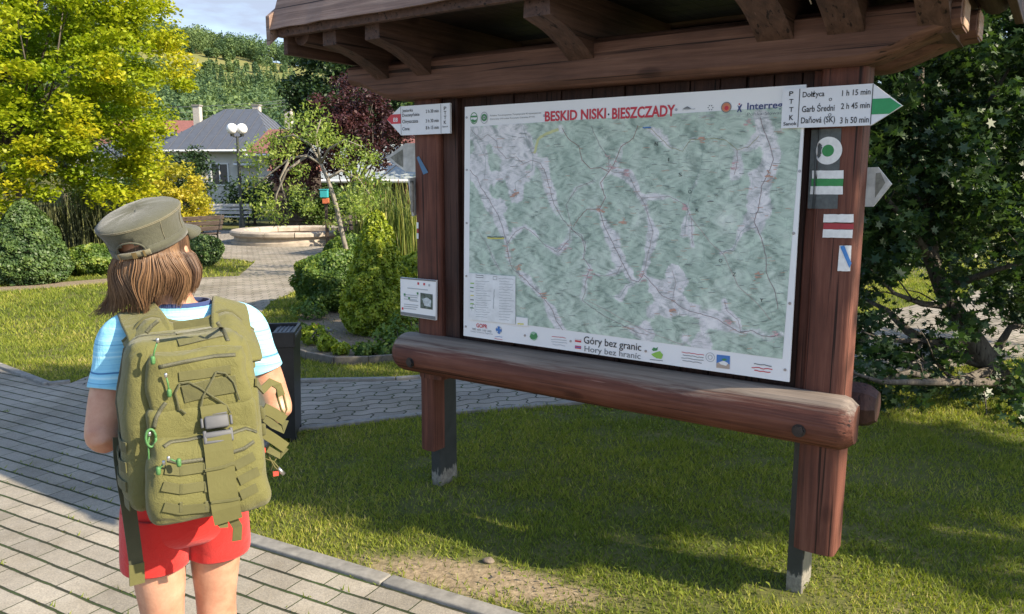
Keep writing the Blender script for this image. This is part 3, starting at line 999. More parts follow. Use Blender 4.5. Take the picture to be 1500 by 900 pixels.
m_petal = plain('red_petal', (0.55, 0.06, 0.08), 0.6, var=0.2, bstr=0)
for i, (px, py) in enumerate([(545, 522), (447, 500), (437, 503), (462, 488)]):
    c = gnd(px, py)
    t = thing('red_flower', (c.x, c.y, 0), 0, FLOW[i], 'flower', 'red flowers in the bed')
    mb = MB()
    mb.tube([(0, 0, 0), (0.005, 0, 0.07)], 0.003, m_thuja, 5)
    mb.build('stalk', t)
    mb = MB()
    for k in range(7):
        a = k * 0.9
        mb.tube([(0.005, 0, 0.075), (0.005 + 0.02 * math.cos(a), 0.02 * math.sin(a), 0.085)], [0.004, 0.010], m_petal, 5)
    mb.build('petals', t)
m_stone = plain('field_stone', (0.30, 0.28, 0.25), 0.9, var=0.35, nscale=30, bstr=0.6)
def stone(name, c, s, label, cat='stone', group=None, seed=1):
    bm = bmesh.new()
    bmesh.ops.create_icosphere(bm, subdivisions=3, radius=1)
    for v_ in bm.verts:
        k = 1 + 0.3 * mnoise.noise(v_.co * 1.4 + Vector((seed * 3.1, seed, 0)))
        v_.co = Vector((v_.co.x * s[0] * k, v_.co.y * s[1] * k, v_.co.z * s[2] * k + s[2] * 0.55))
    me = bpy.data.meshes.new(name)
    bm.to_mesh(me)
    bm.free()
    me.materials.append(m_stone)
    me.polygons.foreach_set('use_smooth', [True] * len(me.polygons))
    o = bpy.data.objects.new(name, me)
    COL.objects.link(o)
    o.location = c
    return tag(o, label, cat, group)
for i, (px, py, s) in enumerate([(470, 487, .07), (480, 486, .05), (487, 505, .09)]):
    c = gnd(px, py)
    stone('stone', (c.x, c.y, 0), (s, s * .6, s * .45), STON[i], 'stone', 'stones in the flower bed', i + 2)
m_stone = plain('brown_stone', (0.15, 0.12, 0.09), 0.9, var=0.35, nscale=60, bstr=0.6)
c = gnd(715, 824)
stone('stone', (c.x, c.y, 0), (0.026, 0.018, 0.014), 'small lone stone on the worn lawn patch', 'stone', None, 9)

# ---- leaning little tree with drooping crown
m_pale = leafmat('pale_leaf', [(0, (0.09, 0.15, 0.03)), (0.5, (0.20, 0.27, 0.05)), (0.9, (0.33, 0.38, 0.09)), (1.0, (0.40, 0.22, 0.08))], 0.4)
tb = Vector((-2.86, 13.2, 0))
t = thing('weeping_tree', tb, 0, 'leaning slender tree with drooping pale green crown by the fountain', 'tree')
W = lambda px, py, dy=0: at_y(px, py, 13.2 + dy) - tb
mb = MB()
tr = [Vector((0, 0, 0)), W(512, 385), W(503, 350), W(492, 300), W(480, 262), W(470, 240)]
mb.tube(tr, [0.050, 0.042, 0.040, 0.037, 0.033, 0.028], bark_grey, 10)
brs = [[(470, 240), (450, 228), (425, 232), (395, 255), (372, 275)], [(470, 240), (455, 212), (430, 198), (400, 205)], [(470, 240), (482, 218), (505, 205), (530, 215)], [(450, 228), (420, 250), (405, 285), (402, 310)], [(480, 262), (500, 250), (525, 262), (545, 290)], [(470, 240), (462, 200), (470, 175)], [(425, 232), (410, 262), (420, 300)]]
for i, bpts in enumerate(brs):
    q = [W(px, py, 0.5 * math.sin(i * 2.1) * j / 4) for j, (px, py) in enumerate(bpts)]
    mb.tube(q, [0.022 * (1 - 0.8 * j / (len(q) - 1)) + 0.004 for j in range(len(q))], bark_grey, 7)
mb.build('trunk', t, smooth=True)
cl = []
for (px, py) in [(382, 215), (400, 205), (420, 195), (440, 188), (455, 200), (470, 205), (490, 208), (510, 215), (530, 225), (545, 232), (375, 240), (395, 235), (415, 225), (370, 265), (385, 285), (400, 300), (410, 318), (430, 215), (500, 235), (520, 250), (540, 268), (550, 290), (535, 300), (515, 285), (440, 250), (430, 275), (372, 300), (388, 312), (480, 190), (425, 178), (465, 180), (455, 168), (510, 300), (495, 320), (365, 225), (528, 310), (450, 305), (440, 290)]:
    cl.append(W(px, py, random.uniform(-0.9, 0.9)))
cl = np.array([tuple(q) for q in cl])
P, ci = clump_points(cl, rng.uniform(0.18, 0.34, len(cl)), 120, 0.8)
V, F = leaf_arrays(P, 0.066, 0.2, [(-0.5, 0), (0, -0.2), (0.5, 0), (0, 0.2)], droop=1.0)
raw_mesh('crown', V, F, m_pale, t, rnd=np.clip(rng.random(len(P)) * .6 + rng.random(len(cl))[ci] * .4, 0, 1))

# ---- purple plum, dark tree behind, green background shrubs and trees
m_plum = leafmat('purple_leaf', [(0, (0.022, 0.009, 0.012)), (0.6, (0.055, 0.02, 0.024)), (1, (0.11, 0.045, 0.04))], 0.25)
cl = np.concatenate([ellipsoid_clumps((-4.35, 23.0, 3.0), (1.7, 1.2, 1.45), 70, 0.4), ellipsoid_clumps((-6.0, 23.4, 2.2), (1.2, 1.0, 0.85), 36, 0.4)])
tree('purple_plum', 'dark purple leaved tree behind the red arrow sign', 'tree', (-4.6, 23.2, 0), (-4.5, 23.1, 3.4), 0.09, cl, 0.36, 160, 0.10, m_plum, squash=0.8, nl=34)
m_dark = leafmat('dark_leaf', [(0, (0.014, 0.032, 0.012)), (0.6, (0.03, 0.06, 0.018)), (1, (0.06, 0.10, 0.028))], 0.2)
cl = ellipsoid_clumps((-7.2, 36, 5.2), (3.0, 2.4, 3.3), 95, 0.35, -0.7)
tree('dark_tree', 'large dark green tree behind the purple one', 'tree', (-7.0, 36, 0), (-7.0, 36, 6.5), 0.2, cl, 0.75, 190, 0.20, m_dark, squash=0.8)
m_mid = leafmat('mid_leaf', [(0, (0.025, 0.055, 0.014)), (0.5, (0.055, 0.10, 0.024)), (1, (0.12, 0.16, 0.04))], 0.3)
for i, (x, y, z, rx, rz, lab) in enumerate([(-11.2, 27.5, 1.3, 1.0, 1.3, 'dark bushy evergreen left of the lamp post'), (-9.3, 28.5, 0.8, 1.3, 0.85, 'low dark bush under the globe lamp'), (-13.2, 30, 0.7, 1.0, 1.0, 'green bush behind the white slatted bench'), (-6.8, 27.4, 0.85, 0.9, 0.9, 'rounded bush beyond the fountain rim'), (-3.6, 19.5, 0.75, 0.8, 0.8, 'green bush behind the small conifer'), (-10.4, 22.5, 0.7, 0.8, 0.75, 'leafy bush by the slatted bench'), (-16.4, 34, 1.8, 1.5, 1.9, 'dark evergreen behind the golden maple'), (-13.6, 30.5, 1.1, 1.3, 1.3, 'dark bush screening the foot of the white house'), (-15.0, 29, 0.9, 1.2, 1.1, 'bush left of the yellow shrub, against the reeds')]):
    cl = ellipsoid_clumps((x, y, z), (rx, rx * 0.8, rz), 44, 0.35, -0.85)
    tree('garden_bush', lab, 'bush', (x, y, 0), (x, y, z * 1.2), 0.05, cl, 0.3 * rx + 0.1, 110, 0.11, m_dark if i in (0, 1, 6, 7) else m_mid, squash=0.8, group=None)
# more village trees closing the view at the right, beyond the road
for i, (x, y, h, lab) in enumerate([(5.0, 27, 6, 'round green tree beyond the road, seen through the maple'), (10.5, 25, 7, 'tall green tree beyond the road on the right'), (16, 28, 8, 'broad green tree far right beyond the road'), (0.5, 30, 6, 'green tree hidden behind the map board'), (-1.5, 34, 7, 'green tree behind the grey shed roof'), (22, 26, 7, 'outermost green tree on the right')]):
    cl = ellipsoid_clumps((x, y, h * 0.52), (h * 0.42, h * 0.36, h * 0.48), 80, 0.35, -0.9)
    tree('village_tree', lab, 'tree', (x, y, 0), (x, y, h * 0.75), 0.15, cl, 0.7, 120, 0.22, m_mid, squash=0.8, group='green trees beyond the road')

# ---- big maple on the right
m_maple = leafmat('maple_leaf', [(0, (0.015, 0.036, 0.014)), (0.5, (0.030, 0.064, 0.020)), (0.85, (0.06, 0.105, 0.026)), (1.0, (0.12, 0.17, 0.04))], 0.3, 0.45, 0.4)
MBs = Vector((4.3, 5.75, 0))
t = thing('maple_tree', MBs, 0, 'large dark leaved maple spreading low branches behind the right post', 'tree')
mb = MB()
trunk = [Vector((0, 0, 0)), Vector((-0.15, 0, .45)), at_y(1500, 590, 5.7) - MBs, at_y(1440, 520, 5.75) - MBs, at_y(1390, 445, 5.8) - MBs, at_y(1365, 380, 5.9) - MBs, at_y(1350, 280, 6.0) - MBs, at_y(1345, 130, 6.1) - MBs, at_y(1350, -60, 6.1) - MBs]
mb.tube(trunk, [0.15, 0.12, 0.095, 0.082, 0.068, 0.058, 0.05, 0.04, 0.02], bark, 10)
limbs = [
    ([(1460, 540, 5.72), (1400, 560, 5.5), (1330, 545, 5.3), (1290, 560, 5.2), (1240, 545, 5.1)], .04),
    ([(1455, 535, 5.72), (1380, 512, 5.9), (1330, 485, 6.1), (1300, 455, 6.2), (1270, 440, 6.3)], .06),
    ([(1430, 500, 5.75), (1340, 500, 5.6), (1290, 498, 5.5), (1262, 485, 5.4)], .028),
    ([(1470, 560, 5.6), (1360, 560, 5.2), (1290, 560, 4.9), (1245, 545, 4.8)], .035),
    ([(1395, 450, 5.8), (1350, 445, 5.7), (1310, 430, 5.6), (1275, 395, 5.5)], .03),
    ([(1380, 420, 5.85), (1420, 410, 5.6), (1460, 395, 5.4), (1520, 380, 5.2)], .04),
    ([(1450, 530, 5.75), (1480, 480, 5.9), (1540, 470, 6.0)], .04),
    ([(1370, 390, 5.9), (1330, 330, 5.7), (1290, 280, 5.5), (1270, 220, 5.4)], .035),
    ([(1355, 300, 6.0), (1400, 230, 5.8), (1450, 150, 5.6), (1490, 80, 5.5)], .035),
    ([(1345, 150, 6.1), (1300, 90, 5.8), (1270, 40, 5.6)], .025),
    ([(1500, 590, 5.7), (1560, 430, 5.5), (1620, 260, 5.5), (1660, 60, 5.4), (1700, -150, 5.3)], .09),
    ([(1350, 500, 5.6), (1330, 540, 5.5), (1300, 565, 5.4)], .015),
    ([(1400, 560, 5.5), (1370, 530, 5.45), (1320, 535, 5.4)], .02),
]
lp = []
for pts, r0 in limbs:
    q = [at_y(*p) - MBs for p in pts]
    mb.tube(q, [r0 * (1 - 0.8 * i / (len(q) - 1)) for i in range(len(q))], bark, 7)
    lp += [(q[i].lerp(q[i + 1], f)) for i in range(len(q) - 1) for f in (0.3, 0.7, 1.0)]
for i in range(46):      # bare twigs
    p = random.choice(lp)
    d = Vector((random.uniform(-1, .4), random.uniform(-1, 1), random.uniform(-.5, .7))).normalized() * random.uniform(0.15, 0.5)
    mb.tube([p, p + d * 0.5 + Vector((0, 0, .03)), p + d], [0.007, 0.005, 0.002], bark, 5)
mb.build('trunk', t, smooth=True)
cl = []
for i in range(8000):
    px, py = random.uniform(1225, 1640), random.uniform(-190, 640)
    Y = random.uniform(5.15, 7.8)
    # crown outline seen from the road: low boughs end around y = 430 - 600
    low = 424 + 26 * math.sin(px * 0.055) + 18 * math.sin(px * 0.021 + 1)
    low -= 20 * math.exp(-((px - 1310) / 40) ** 2)
    if px > 1450:
        low = 440 + (px - 1450) * 0.8
    if py > low or (py > 350 and px < 1450 and random.random() < 0.45):
        continue
    if mnoise.noise(Vector((px * 0.011, py * 0.011, Y * 0.9))) < -0.16:
        continue
    p = at_y(px, py, Y)
    if p.x < 1.75 + 0.1 * (Y - 4.5) or p.z < 0.35 or (p.x < 2.2 and Y < 4.9):
        continue
    cl.append(tuple(p - MBs))
    if px > 1520 and random.random() < 0.55:
        cl.pop()
    if len(cl) >= 1250:
        break
for px, py, Y in [(1275, 555, 5.2), (1265, 575, 5.1), (1255, 545, 5.0), (1290, 510, 5.3), (1262, 500, 5.5), (1300, 585, 5.2), (1250, 520, 5.3), (1345, 525, 5.6), (1375, 540, 5.5), (1320, 515, 5.6), (1475, 560, 5.5), (1490, 590, 5.2), (1485, 530, 5.2), (1500, 620, 5.0), (1270, 470, 5.4), (1330, 470, 5.9), (1410, 455, 5.6), (1300, 530, 5.3), (1280, 480, 5.6), (1360, 500, 5.7), (1390, 520, 5.4), (1350, 575, 5.3), (1420, 575, 5.4), (1440, 480, 5.5), (1255, 470, 5.6), (1400, 490, 5.3), (1310, 555, 5.2)]:
    cl.append(tuple(at_y(px, py, Y) - MBs))
cl = np.array(cl)
P, ci = clump_points(cl, rng.uniform(0.10, 0.25, len(cl)), 62, 0.75)
V, F = leaf_arrays(P, 0.060, 0.35, MAPLE, droop=0.5, szvar=0.45)
raw_mesh('crown', V, F, m_maple, t, rnd=np.clip(rng.random(len(P)) * .45 + rng.random(len(cl))[ci] * .5, 0, 1))
# its taller neighbour outside the frame on the right: it shades the board and the lawn under it
cl = ellipsoid_clumps((8.6, 1.0, 6.3), (2.2, 1.1, 2.4), 210, 0.5, -0.95)
cl2 = ellipsoid_clumps((6.4, 2.0, 5.1), (1.4, 1.05, 1.8), 120, 0.5, -0.95)
tree('maple_tree', 'second maple standing to the right of the first', 'tree', (8.6, 1.4, 0), (8.6, 1.2, 6.5), 0.2, np.concatenate([cl, cl2]), 0.42, 55, 0.18, m_maple, squash=0.8, shape=MAPLE, nl=40)
# ================================================================== THE INFORMATION BOARD
TH = R(34.916)
BR = Vector((math.cos(TH), -math.sin(TH), 0))
BN = Vector((math.sin(TH), math.cos(TH), 0))
BO = gnd(1162, 868) - BN * 0.10
BO.z = 0
def bp(px, py, y=0.0):
    """photo pixel -> (s, z) on the board-parallel plane at local depth y"""
    d = ray(px, py)
    P0 = BO + BN * y
    t = (P0 - CAMP).dot(BN) / d.dot(BN)
    q = CAMP + d * t - BO
    return q.dot(BR), q.z
RED = ((0.045, 0.017, 0.012), (0.115, 0.040, 0.026), (0.185, 0.075, 0.050))
BRN = ((0.030, 0.017, 0.013), (0.070, 0.038, 0.028), (0.12, 0.068, 0.050))
DRK = ((0.024, 0.012, 0.010), (0.052, 0.024, 0.018), (0.085, 0.040, 0.030))
WTH = (0.26, 0.21, 0.17)
w_post = wood('post_wood', *RED, 2)
w_log = wood('log_wood', *RED, 0, weather=WTH)
w_beam = wood('beam_wood', (0.050, 0.025, 0.017), (0.115, 0.056, 0.038), (0.185, 0.10, 0.070), 0)
w_joist = wood('joist_wood', *BRN, 1)
w_plank = wood('plank_wood', *DRK, 2)
w_roof = wood('roof_wood', (0.10, 0.065, 0.05), (0.20, 0.13, 0.10), (0.32, 0.23, 0.18), 0)
w_under = wood('soffit_wood', (0.010, 0.007, 0.007), (0.022, 0.015, 0.014), (0.035, 0.025, 0.022), 1)  # near black: the deep shade under the roof is put into this colour
w_end = wood('log_end', (0.20, 0.12, 0.08), (0.34, 0.22, 0.15), (0.46, 0.33, 0.24), 1, bstr=0.6)
m_steel, n, l, b = newmat('dark_steel')
v = coords(n, l)
sz_ = n.new('ShaderNodeSeparateXYZ')
l.new(v, sz_.inputs[0])
rag = math_node(n, l, 'ADD', sz_.outputs['Z'], math_node(n, l, 'MULTIPLY', math_node(n, l, 'SUBTRACT', noise(n, l, coords(n, l, (1, 1, 0.25)), 45, 4, 0.6), 0.5), 0.16))
rg = ramp(n, [(0.075, (1, 1, 1)), (0.085, (0, 0, 0))])
l.new(rag, rg.inputs['Fac'])
dk_ = ramp(n, [(0.3, (0.020, 0.023, 0.023)), (0.7, (0.038, 0.042, 0.042))])
l.new(noise(n, l, v, 12, 4), dk_.inputs['Fac'])
sp_ = ramp(n, [(0.3, (0.10, 0.09, 0.075)), (0.7, (0.30, 0.28, 0.24))])
l.new(noise(n, l, v, 50, 5, 0.7), sp_.inputs['Fac'])
l.new(mixc(n, l, rg.outputs['Color'], dk_.outputs['Color'], sp_.outputs['Color']), b.inputs['Base Color'])
b.inputs['Roughness'].default_value = 0.55
bump(n, l, b, noise(n, l, v, 80, 3), 0.15, 0.004)
m_rawc = plain('concrete_splash', (0.28, 0.27, 0.24), 0.95, var=0.35, nscale=40, bstr=0.5)
m_iron = plain('iron_bolt', (0.05, 0.045, 0.045), 0.5, 0.8, 0.3)
m_screw = plain('screw', (0.35, 0.35, 0.37), 0.35, 0.9, 0.1)

ib = thing('information_board', BO, -TH, 'roofed red brown timber board stand on dark steel posts in the lawn', 'information board')
SL = bp(636, 738, 0.14)[0]      # left steel post
S_LP = bp(608, 420)[0]          # left edge of the left timber post
S_RP = bp(1174, 560)[0]
Z_BEAM = 1.985                  # underside of the top beam
def half_log(mb, s0, s1, y0, y1, z0, z1, mat, round_=0.22, n=10):
    """timber post, front face slightly rounded, vertical"""
    w = s1 - s0
    prof = []
    for i in range(n + 1):
        a = math.pi * i / n
        x = s0 + w * (1 - math.cos(a)) / 2
        prof.append((x, y0 + (y1 - y0) * round_ * (1 - math.sin(a) ** 0.55)))
    prof += [(s1, y1), (s0, y1)]
    k = 16
    vs, fs = [], []
    m_ = len(prof)
    for i in range(k + 1):
        z = z0 + (z1 - z0) * i / k
        for (x, y) in prof:
            vs.append((x + 0.002 * mnoise.noise(Vector((x * 3, z * 2.5, 1))), y + 0.003 * mnoise.noise(Vector((x * 4, z * 3, 7))), z))
    for i in range(k):
        for j in range(m_):
            a, b_ = i * m_ + j, i * m_ + (j + 1) % m_
            fs.append((a, b_, b_ + m_, a + m_))
    fs += [tuple(range(m_ - 1, -1, -1)), tuple(k * m_ + j for j in range(m_))]
    mb.add(vs, fs, mat)
WR = 0.148
# timber posts
mb = MB()
half_log(mb, S_RP, S_RP + WR, 0.004, 0.13, bp(1200, 812, 0.01)[1], Z_BEAM + 0.05, w_post)
pr = mb.build('post', ib, smooth=True, auto=50)
mb = MB()
half_log(mb, S_LP, S_LP + 0.155, 0.004, 0.125, 0.62, Z_BEAM + 0.05, w_post)
half_log(mb, S_LP - 0.002, S_LP + 0.085, 0.02, 0.11, 0.235, 0.62, w_post)
pl_ = mb.build('post', ib, smooth=True, auto=50)
# second board flush beside the left post
mb = MB()
mb.box((S_LP + 0.158 + 0.045, 0.085, 1.33), (0.088, 0.09, 1.32), w_plank, bev=0.006)
mb.build('post_board', ib, smooth=True, auto=40)
mb = MB()
mb.box((S_RP - 0.018, 0.075, 1.33), (0.032, 0.06, 1.30), w_post, bev=0.005)
mb.build('post_board', ib, smooth=True, auto=40)
# steel posts
for s, w in ((SL + 0.02, 0.065), (bp(1162, 868, 0.10)[0], 0.062)):
    mb = MB()
    y0 = 0.135 if s < -1 else 0.10
    mb.box((s, y0 + 0.07, 0.36), (w, 0.14, 0.80), m_steel, bev=0.006)
    o = mb.build('steel_post', ib, smooth=True, auto=40)
# planks behind the map
s = S_LP + 0.25
e = S_RP - 0.02
i = 0
while s < e:
    w = random.choice([0.12, 0.135, 0.15, 0.10, 0.128])
    w = min(w, e - s)
    mb = MB()
    mb.box((s + w / 2, 0.075 + random.uniform(-.004, .004), 1.345), (w - 0.0045, 0.026, 1.29), w_plank, bev=0.003)
    mb.build('plank', ib, smooth=True, auto=40)
    s += w
# rails at the back that hold the planks
for z in (0.78, 1.35, 1.93):
    mb = MB()
    mb.box(((S_LP + e) / 2 + 0.1, 0.125, z), (e - S_LP - 0.25, 0.045, 0.09), w_plank, bev=0.004)
    mb.build('rail', ib)
# lower half log on the front, with bevelled ends
def log(mb, s0, s1, yc, zc, r, mat, endmat, n=20, bev=0.05, flat=None):
    k = 40
    rings = [(s0, 0.70), (s0 + bev * 0.55, 0.93), (s0 + bev, 1.0)]
    rings += [(s0 + bev + (s1 - s0 - 2 * bev) * i / k, 1.0) for i in range(1, k)]
    rings += [(s1 - bev, 1.0), (s1 - bev * 0.55, 0.93), (s1, 0.70)]
    vs, fs = [], []
    for (s, q) in rings:
        for j in range(n):
            a = 2 * math.pi * j / n
            rr = r * q * (1 + 0.03 * mnoise.noise(Vector((s * 1.7, math.cos(a) * 1.2, math.sin(a) * 1.2))))
            y, z = rr * math.cos(a), rr * math.sin(a)
            if flat is not None:
                y = min(y, flat)
            vs.append((s, yc + y, zc + z))
    for i in range(len(rings) - 1):
        for j in range(n):
            a, b_ = i * n + j, i * n + (j + 1) % n
            fs.append((a, b_, b_ + n, a + n))
    mb.add(vs, fs, mat)
    mb.add([vs[j] for j in range(n)], [tuple(range(n))], endmat)
    mb.add([vs[(len(rings) - 1) * n + j] for j in range(n)], [tuple(range(n))], endmat)
s0 = bp(577, 527, -0.06)[0]
s1 = bp(1250, 630, -0.06)[0]
zl = bp(1190, 622, -0.09)[1]
mb = MB()
log(mb, s0, s1, -0.005, zl, 0.098, w_log, w_post, flat=0.03)
lg = mb.build('lower_log', ib, smooth=True, auto=40)
for px, py in ((1170, 631), (601, 531)):
    s, z = bp(px, py, -0.10)
    mb = MB()
    mb.tube([(s, -0.075, z), (s, -0.112, z)], [0.019, 0.019], m_iron, 6)
    mb.tube([(s, -0.07, z), (s, -0.104, z)], [0.024, 0.024], m_iron, 16)
    mb.build('bolt', lg)
mb = MB()
log(mb, s0 + 0.05, s1 + 0.02, 0.26, zl + 0.005, 0.085, w_plank, w_plank, n=8, bev=0.05)
mb.build('rear_log', ib, smooth=True, auto=30)

# top beams with curved undercut ends
def carved_beam(mb, s0, s1, y0, y1, z0, z1, cut, rise, mat, endmat):
    prof = []
    k = 10
    prof.append((s0, z1))
    for i in range(k + 1):
        tt = i / k
        prof.append((s0 + cut * tt, z0 + rise * (1 - smooth01(tt) if tt < 1 else 0)))
    for i in range(k + 1):
        tt = i / k
        prof.append((s1 - cut * (1 - tt), z0 + rise * smooth01(tt)))
    prof.append((s1, z1))
    c = 0.03
    n_ = len(prof)
    # rounded front: inner profile at full depth, slightly inset at the faces
    cx, cz = (s0 + s1) / 2, (z0 + z1) / 2
    layers = [(y0, 0.025), (y0 + 0.012, 0.010), (y0 + 0.04, 0.0), (y1 - 0.04, 0.0), (y1 - 0.012, 0.010), (y1, 0.025)]
    vs, fs = [], []
    for (y, ins) in layers:
        for (s, z) in prof:
            zz = z + ins if z < cz else z - ins
            vs.append((min(max(s, s0 + ins * .2), s1 - ins * .2), y, zz))
    L = len(layers)
    for i in range(L - 1):
        for j in range(n_):
            a, b_ = i * n_ + j, i * n_ + (j + 1) % n_
            fs.append((a, b_, b_ + n_, a + n_))
    mb.add(vs, fs, mat)
    # faces as strips (concave outline)
    half = n_ // 2
    for li in (0, L - 1):
        o = [vs[li * n_ + j] for j in range(n_)]
        lowL, lowR = o[1:1 + k + 1], o[1 + k + 1:-1]
        topz = o[0][2]
        def col(p):
            return (p[0], p[1], topz)
        seq = lowL + lowR
        for a_, b_ in zip(seq, seq[1:]):
            mb.add([a_, b_, col(b_), col(a_)], [(0, 1, 2, 3)], mat)
bs0 = bp(509, 100, -0.07)[0]
bs1 = bp(1408, 45, -0.07)[0]
zb = bp(900, 121, -0.07)[1]
Z_BEAM = zb
mb = MB()
carved_beam(mb, bs0, bs1, -0.075, 0.115, zb, zb + 0.180, 0.30, 0.085, w_beam, w_end)
bm_front = mb.build('beam', ib, smooth=True, auto=35)
mb = MB()
mb.box((bs1 + 0.001, 0.02, zb + 0.132), (0.006, 0.15, 0.08), w_end, bev=0.002)
mb.build('beam_end', bm_front)
mb = MB()
carved_beam(mb, bs0, bs1 + 0.02, 0.17, 0.34, zb, zb + 0.180, 0.30, 0.085, w_beam, w_end)
bm_rear = mb.build('beam', ib, smooth=True, auto=35)
mb = MB()
mb.box((bs1 + 0.021, 0.25, zb + 0.132), (0.006, 0.14, 0.08), w_end, bev=0.002)
mb.build('beam_end', bm_rear)

# carved joists that carry the eaves
YF = -0.40                      # front eave line
YB = 0.66
ZJ = zb + 0.335                 # top of the joists
def joist(s, w, deep=True):
    mb = MB()
    ztop = ZJ
    end = 0.125
    pf = [(YF, ztop), (YF, ztop - end)]
    for i in range(1, 11):
        t_ = i / 10
        pf.append((YF + 0.03 + 0.33 * t_, ztop - end - 0.010 - (0.125) * (t_ ** 1.7)))
    pr_ = [(YF + (YF and 0) + 1.06 - (y - YF), z) for (y, z) in reversed(pf)]
    low = pf[1:] + pr_[:-1]
    vs, fs = [], []
    n_ = len(low)
    for sx in (-1, 1):
        for (y, z) in low:
            vs.append((s + sx * w / 2, y, z))
        for (y, z) in low:
            vs.append((s + sx * w / 2 * 0.9, y, ztop))
    for side in (0, 1):
        o = side * 2 * n_
        for i in range(n_ - 1):
            fs.append((o + i, o + i + 1, o + n_ + i + 1, o + n_ + i))
    for i in range(n_ - 1):
        fs.append((i, i + 1, 2 * n_ + i + 1, 2 * n_ + i))
        fs.append((n_ + i, n_ + i + 1, 3 * n_ + i + 1, 3 * n_ + i))
    fs += [(0, n_, 3 * n_, 2 * n_), (n_ - 1, 2 * n_ - 1, 4 * n_ - 1, 3 * n_ - 1)]
    mb.add(vs, fs, w_joist)
    return mb.build('joist', ib, smooth=True, auto=30)
for px, py, w in ((482, 45, 0.085), (545, 45, 0.085), (786, 12, 0.115), (1092, -28, 0.125), (1206, -40, 0.115), (1350, -60, 0.09)):
    joist(bp(px, py, YF)[0], w)
# gable logs
RS0 = bp(404, 33, YF - 0.04)[0]
RS1 = bs1 + 0.13
for s in (RS0 + 0.10, RS1 - 0.10):
    mb = MB()
    mb.tube([(s, YF + 0.02, ZJ - 0.055), (s, 0.13, ZJ - 0.06), (s, YB - 0.02, ZJ - 0.055)], [0.05, 0.055, 0.05], w_joist, 14)
    mb.build('gable_log', ib, smooth=True, auto=40)
# roof: boards, fascia, barge boards
RY, RZ = 0.13, ZJ + 0.44
slope = math.atan2(RZ - ZJ, RY - YF)
def roof_slope(sign):
    mb = MB()
    y0 = YF - 0.05 if sign < 0 else YB + 0.05
    k = 5
    for i in range(k):
        ya, yb_ = y0 + (RY - y0) * i / k, y0 + (RY - y0) * (i + 1) / k
        za = ZJ - 0.025 + (RZ - ZJ + 0.025) * i / k
        zb_ = ZJ - 0.025 + (RZ - ZJ + 0.025) * (i + 1) / k
        lap = 0.012
        for (a0, a1) in ((RS0, RS1),):
            vs = [(a0, ya, za), (a1, ya, za), (a1, yb_, zb_ - lap), (a0, yb_, zb_ - lap), (a0, ya, za + 0.028), (a1, ya, za + 0.028), (a1, yb_, zb_ + 0.016), (a0, yb_, zb_ + 0.016)]
            mb.add(vs, [(0, 3, 2, 1), (4, 5, 6, 7), (0, 1, 5, 4), (1, 2, 6, 5), (2, 3, 7, 6), (3, 0, 4, 7)], w_roof)
    o = mb.build('roof_slope', ib)
    return o
ro = roof_slope(-1)
roof_slope(1)
# front fascia: three weathered boards of uneven edge
for (y, sgn) in ((YF - 0.062, -1), (YB + 0.062, 1)):
    seg = 60
    vs, fs = [], []
    for i in range(seg + 1):
        s = RS0 + (RS1 - RS0) * i / seg
        dz = 0.006 * mnoise.noise(Vector((s * 2.3, 4, sgn))) + 0.004 * mnoise.noise(Vector((s * 9, 1, sgn)))
        zlow = ZJ - 0.035 + dz
        for (yy, zz) in ((y - sgn * 0.014, zlow), (y + sgn * 0.014, zlow - 0.004), (y - sgn * 0.045, zlow + 0.165), (y - sgn * 0.070, zlow + 0.16)):
            vs.append((s, yy, zz))
    for i in range(seg):
        for j in range(4):
            a, b_ = i * 4 + j, i * 4 + (j + 1) % 4
            fs.append((a, b_, b_ + 4, a + 4))
    fs += [(0, 1, 2, 3), (seg * 4 + 3, seg * 4 + 2, seg * 4 + 1, seg * 4)]
    mb = MB()
    mb.add(vs, fs, w_roof)
    mb.build('fascia', ib)
    mb = MB()
    mb.box(((RS0 + RS1) / 2, y - sgn * 0.034, ZJ - 0.045), (RS1 - RS0 - 0.02, 0.03, 0.05), w_joist, bev=0.004)
    mb.build('eave_batten', ib)
for s in (RS0 - 0.014, RS1 + 0.014):
    for sg, y0 in ((1, YF - 0.075), (-1, YB + 0.075)):
        mb = MB()
        p0, p1 = Vector((s, y0, ZJ - 0.03)), Vector((s, RY, RZ + 0.03))
        vs = []
        for p in (p0, p1):
            for dx, dz in ((-0.012, -0.075), (0.012, -0.075), (0.012, 0.05), (-0.012, 0.05)):
                vs.append((p.x + dx, p.y, p.z + dz))
        mb.add(vs, [(0, 1, 5, 4), (1, 2, 6, 5), (2, 3, 7, 6), (3, 0, 4, 7), (0, 3, 2, 1), (4, 5, 6, 7)], w_roof)
        mb.build('barge_board', ib)
for s in (RS0 + 0.022, RS1 - 0.022):
    mb = MB()
    mb.box((s, (YF + YB) / 2, ZJ - 0.075), (0.028, YB - YF + 0.02, 0.135), w_joist, bev=0.004)
    mb.build('gable_board', ib)
mb = MB()
mb.box(((RS0 + RS1) / 2, RY, RZ + 0.035), (RS1 - RS0 + 0.03, 0.14, 0.03), w_roof, bev=0.006)
mb.build('ridge_board', ib)
# ceiling boards on the joists
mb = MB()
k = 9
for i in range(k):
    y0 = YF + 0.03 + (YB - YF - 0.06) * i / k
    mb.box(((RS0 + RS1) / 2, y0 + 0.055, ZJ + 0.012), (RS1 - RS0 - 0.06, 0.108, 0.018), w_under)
mb.build('soffit', ib)
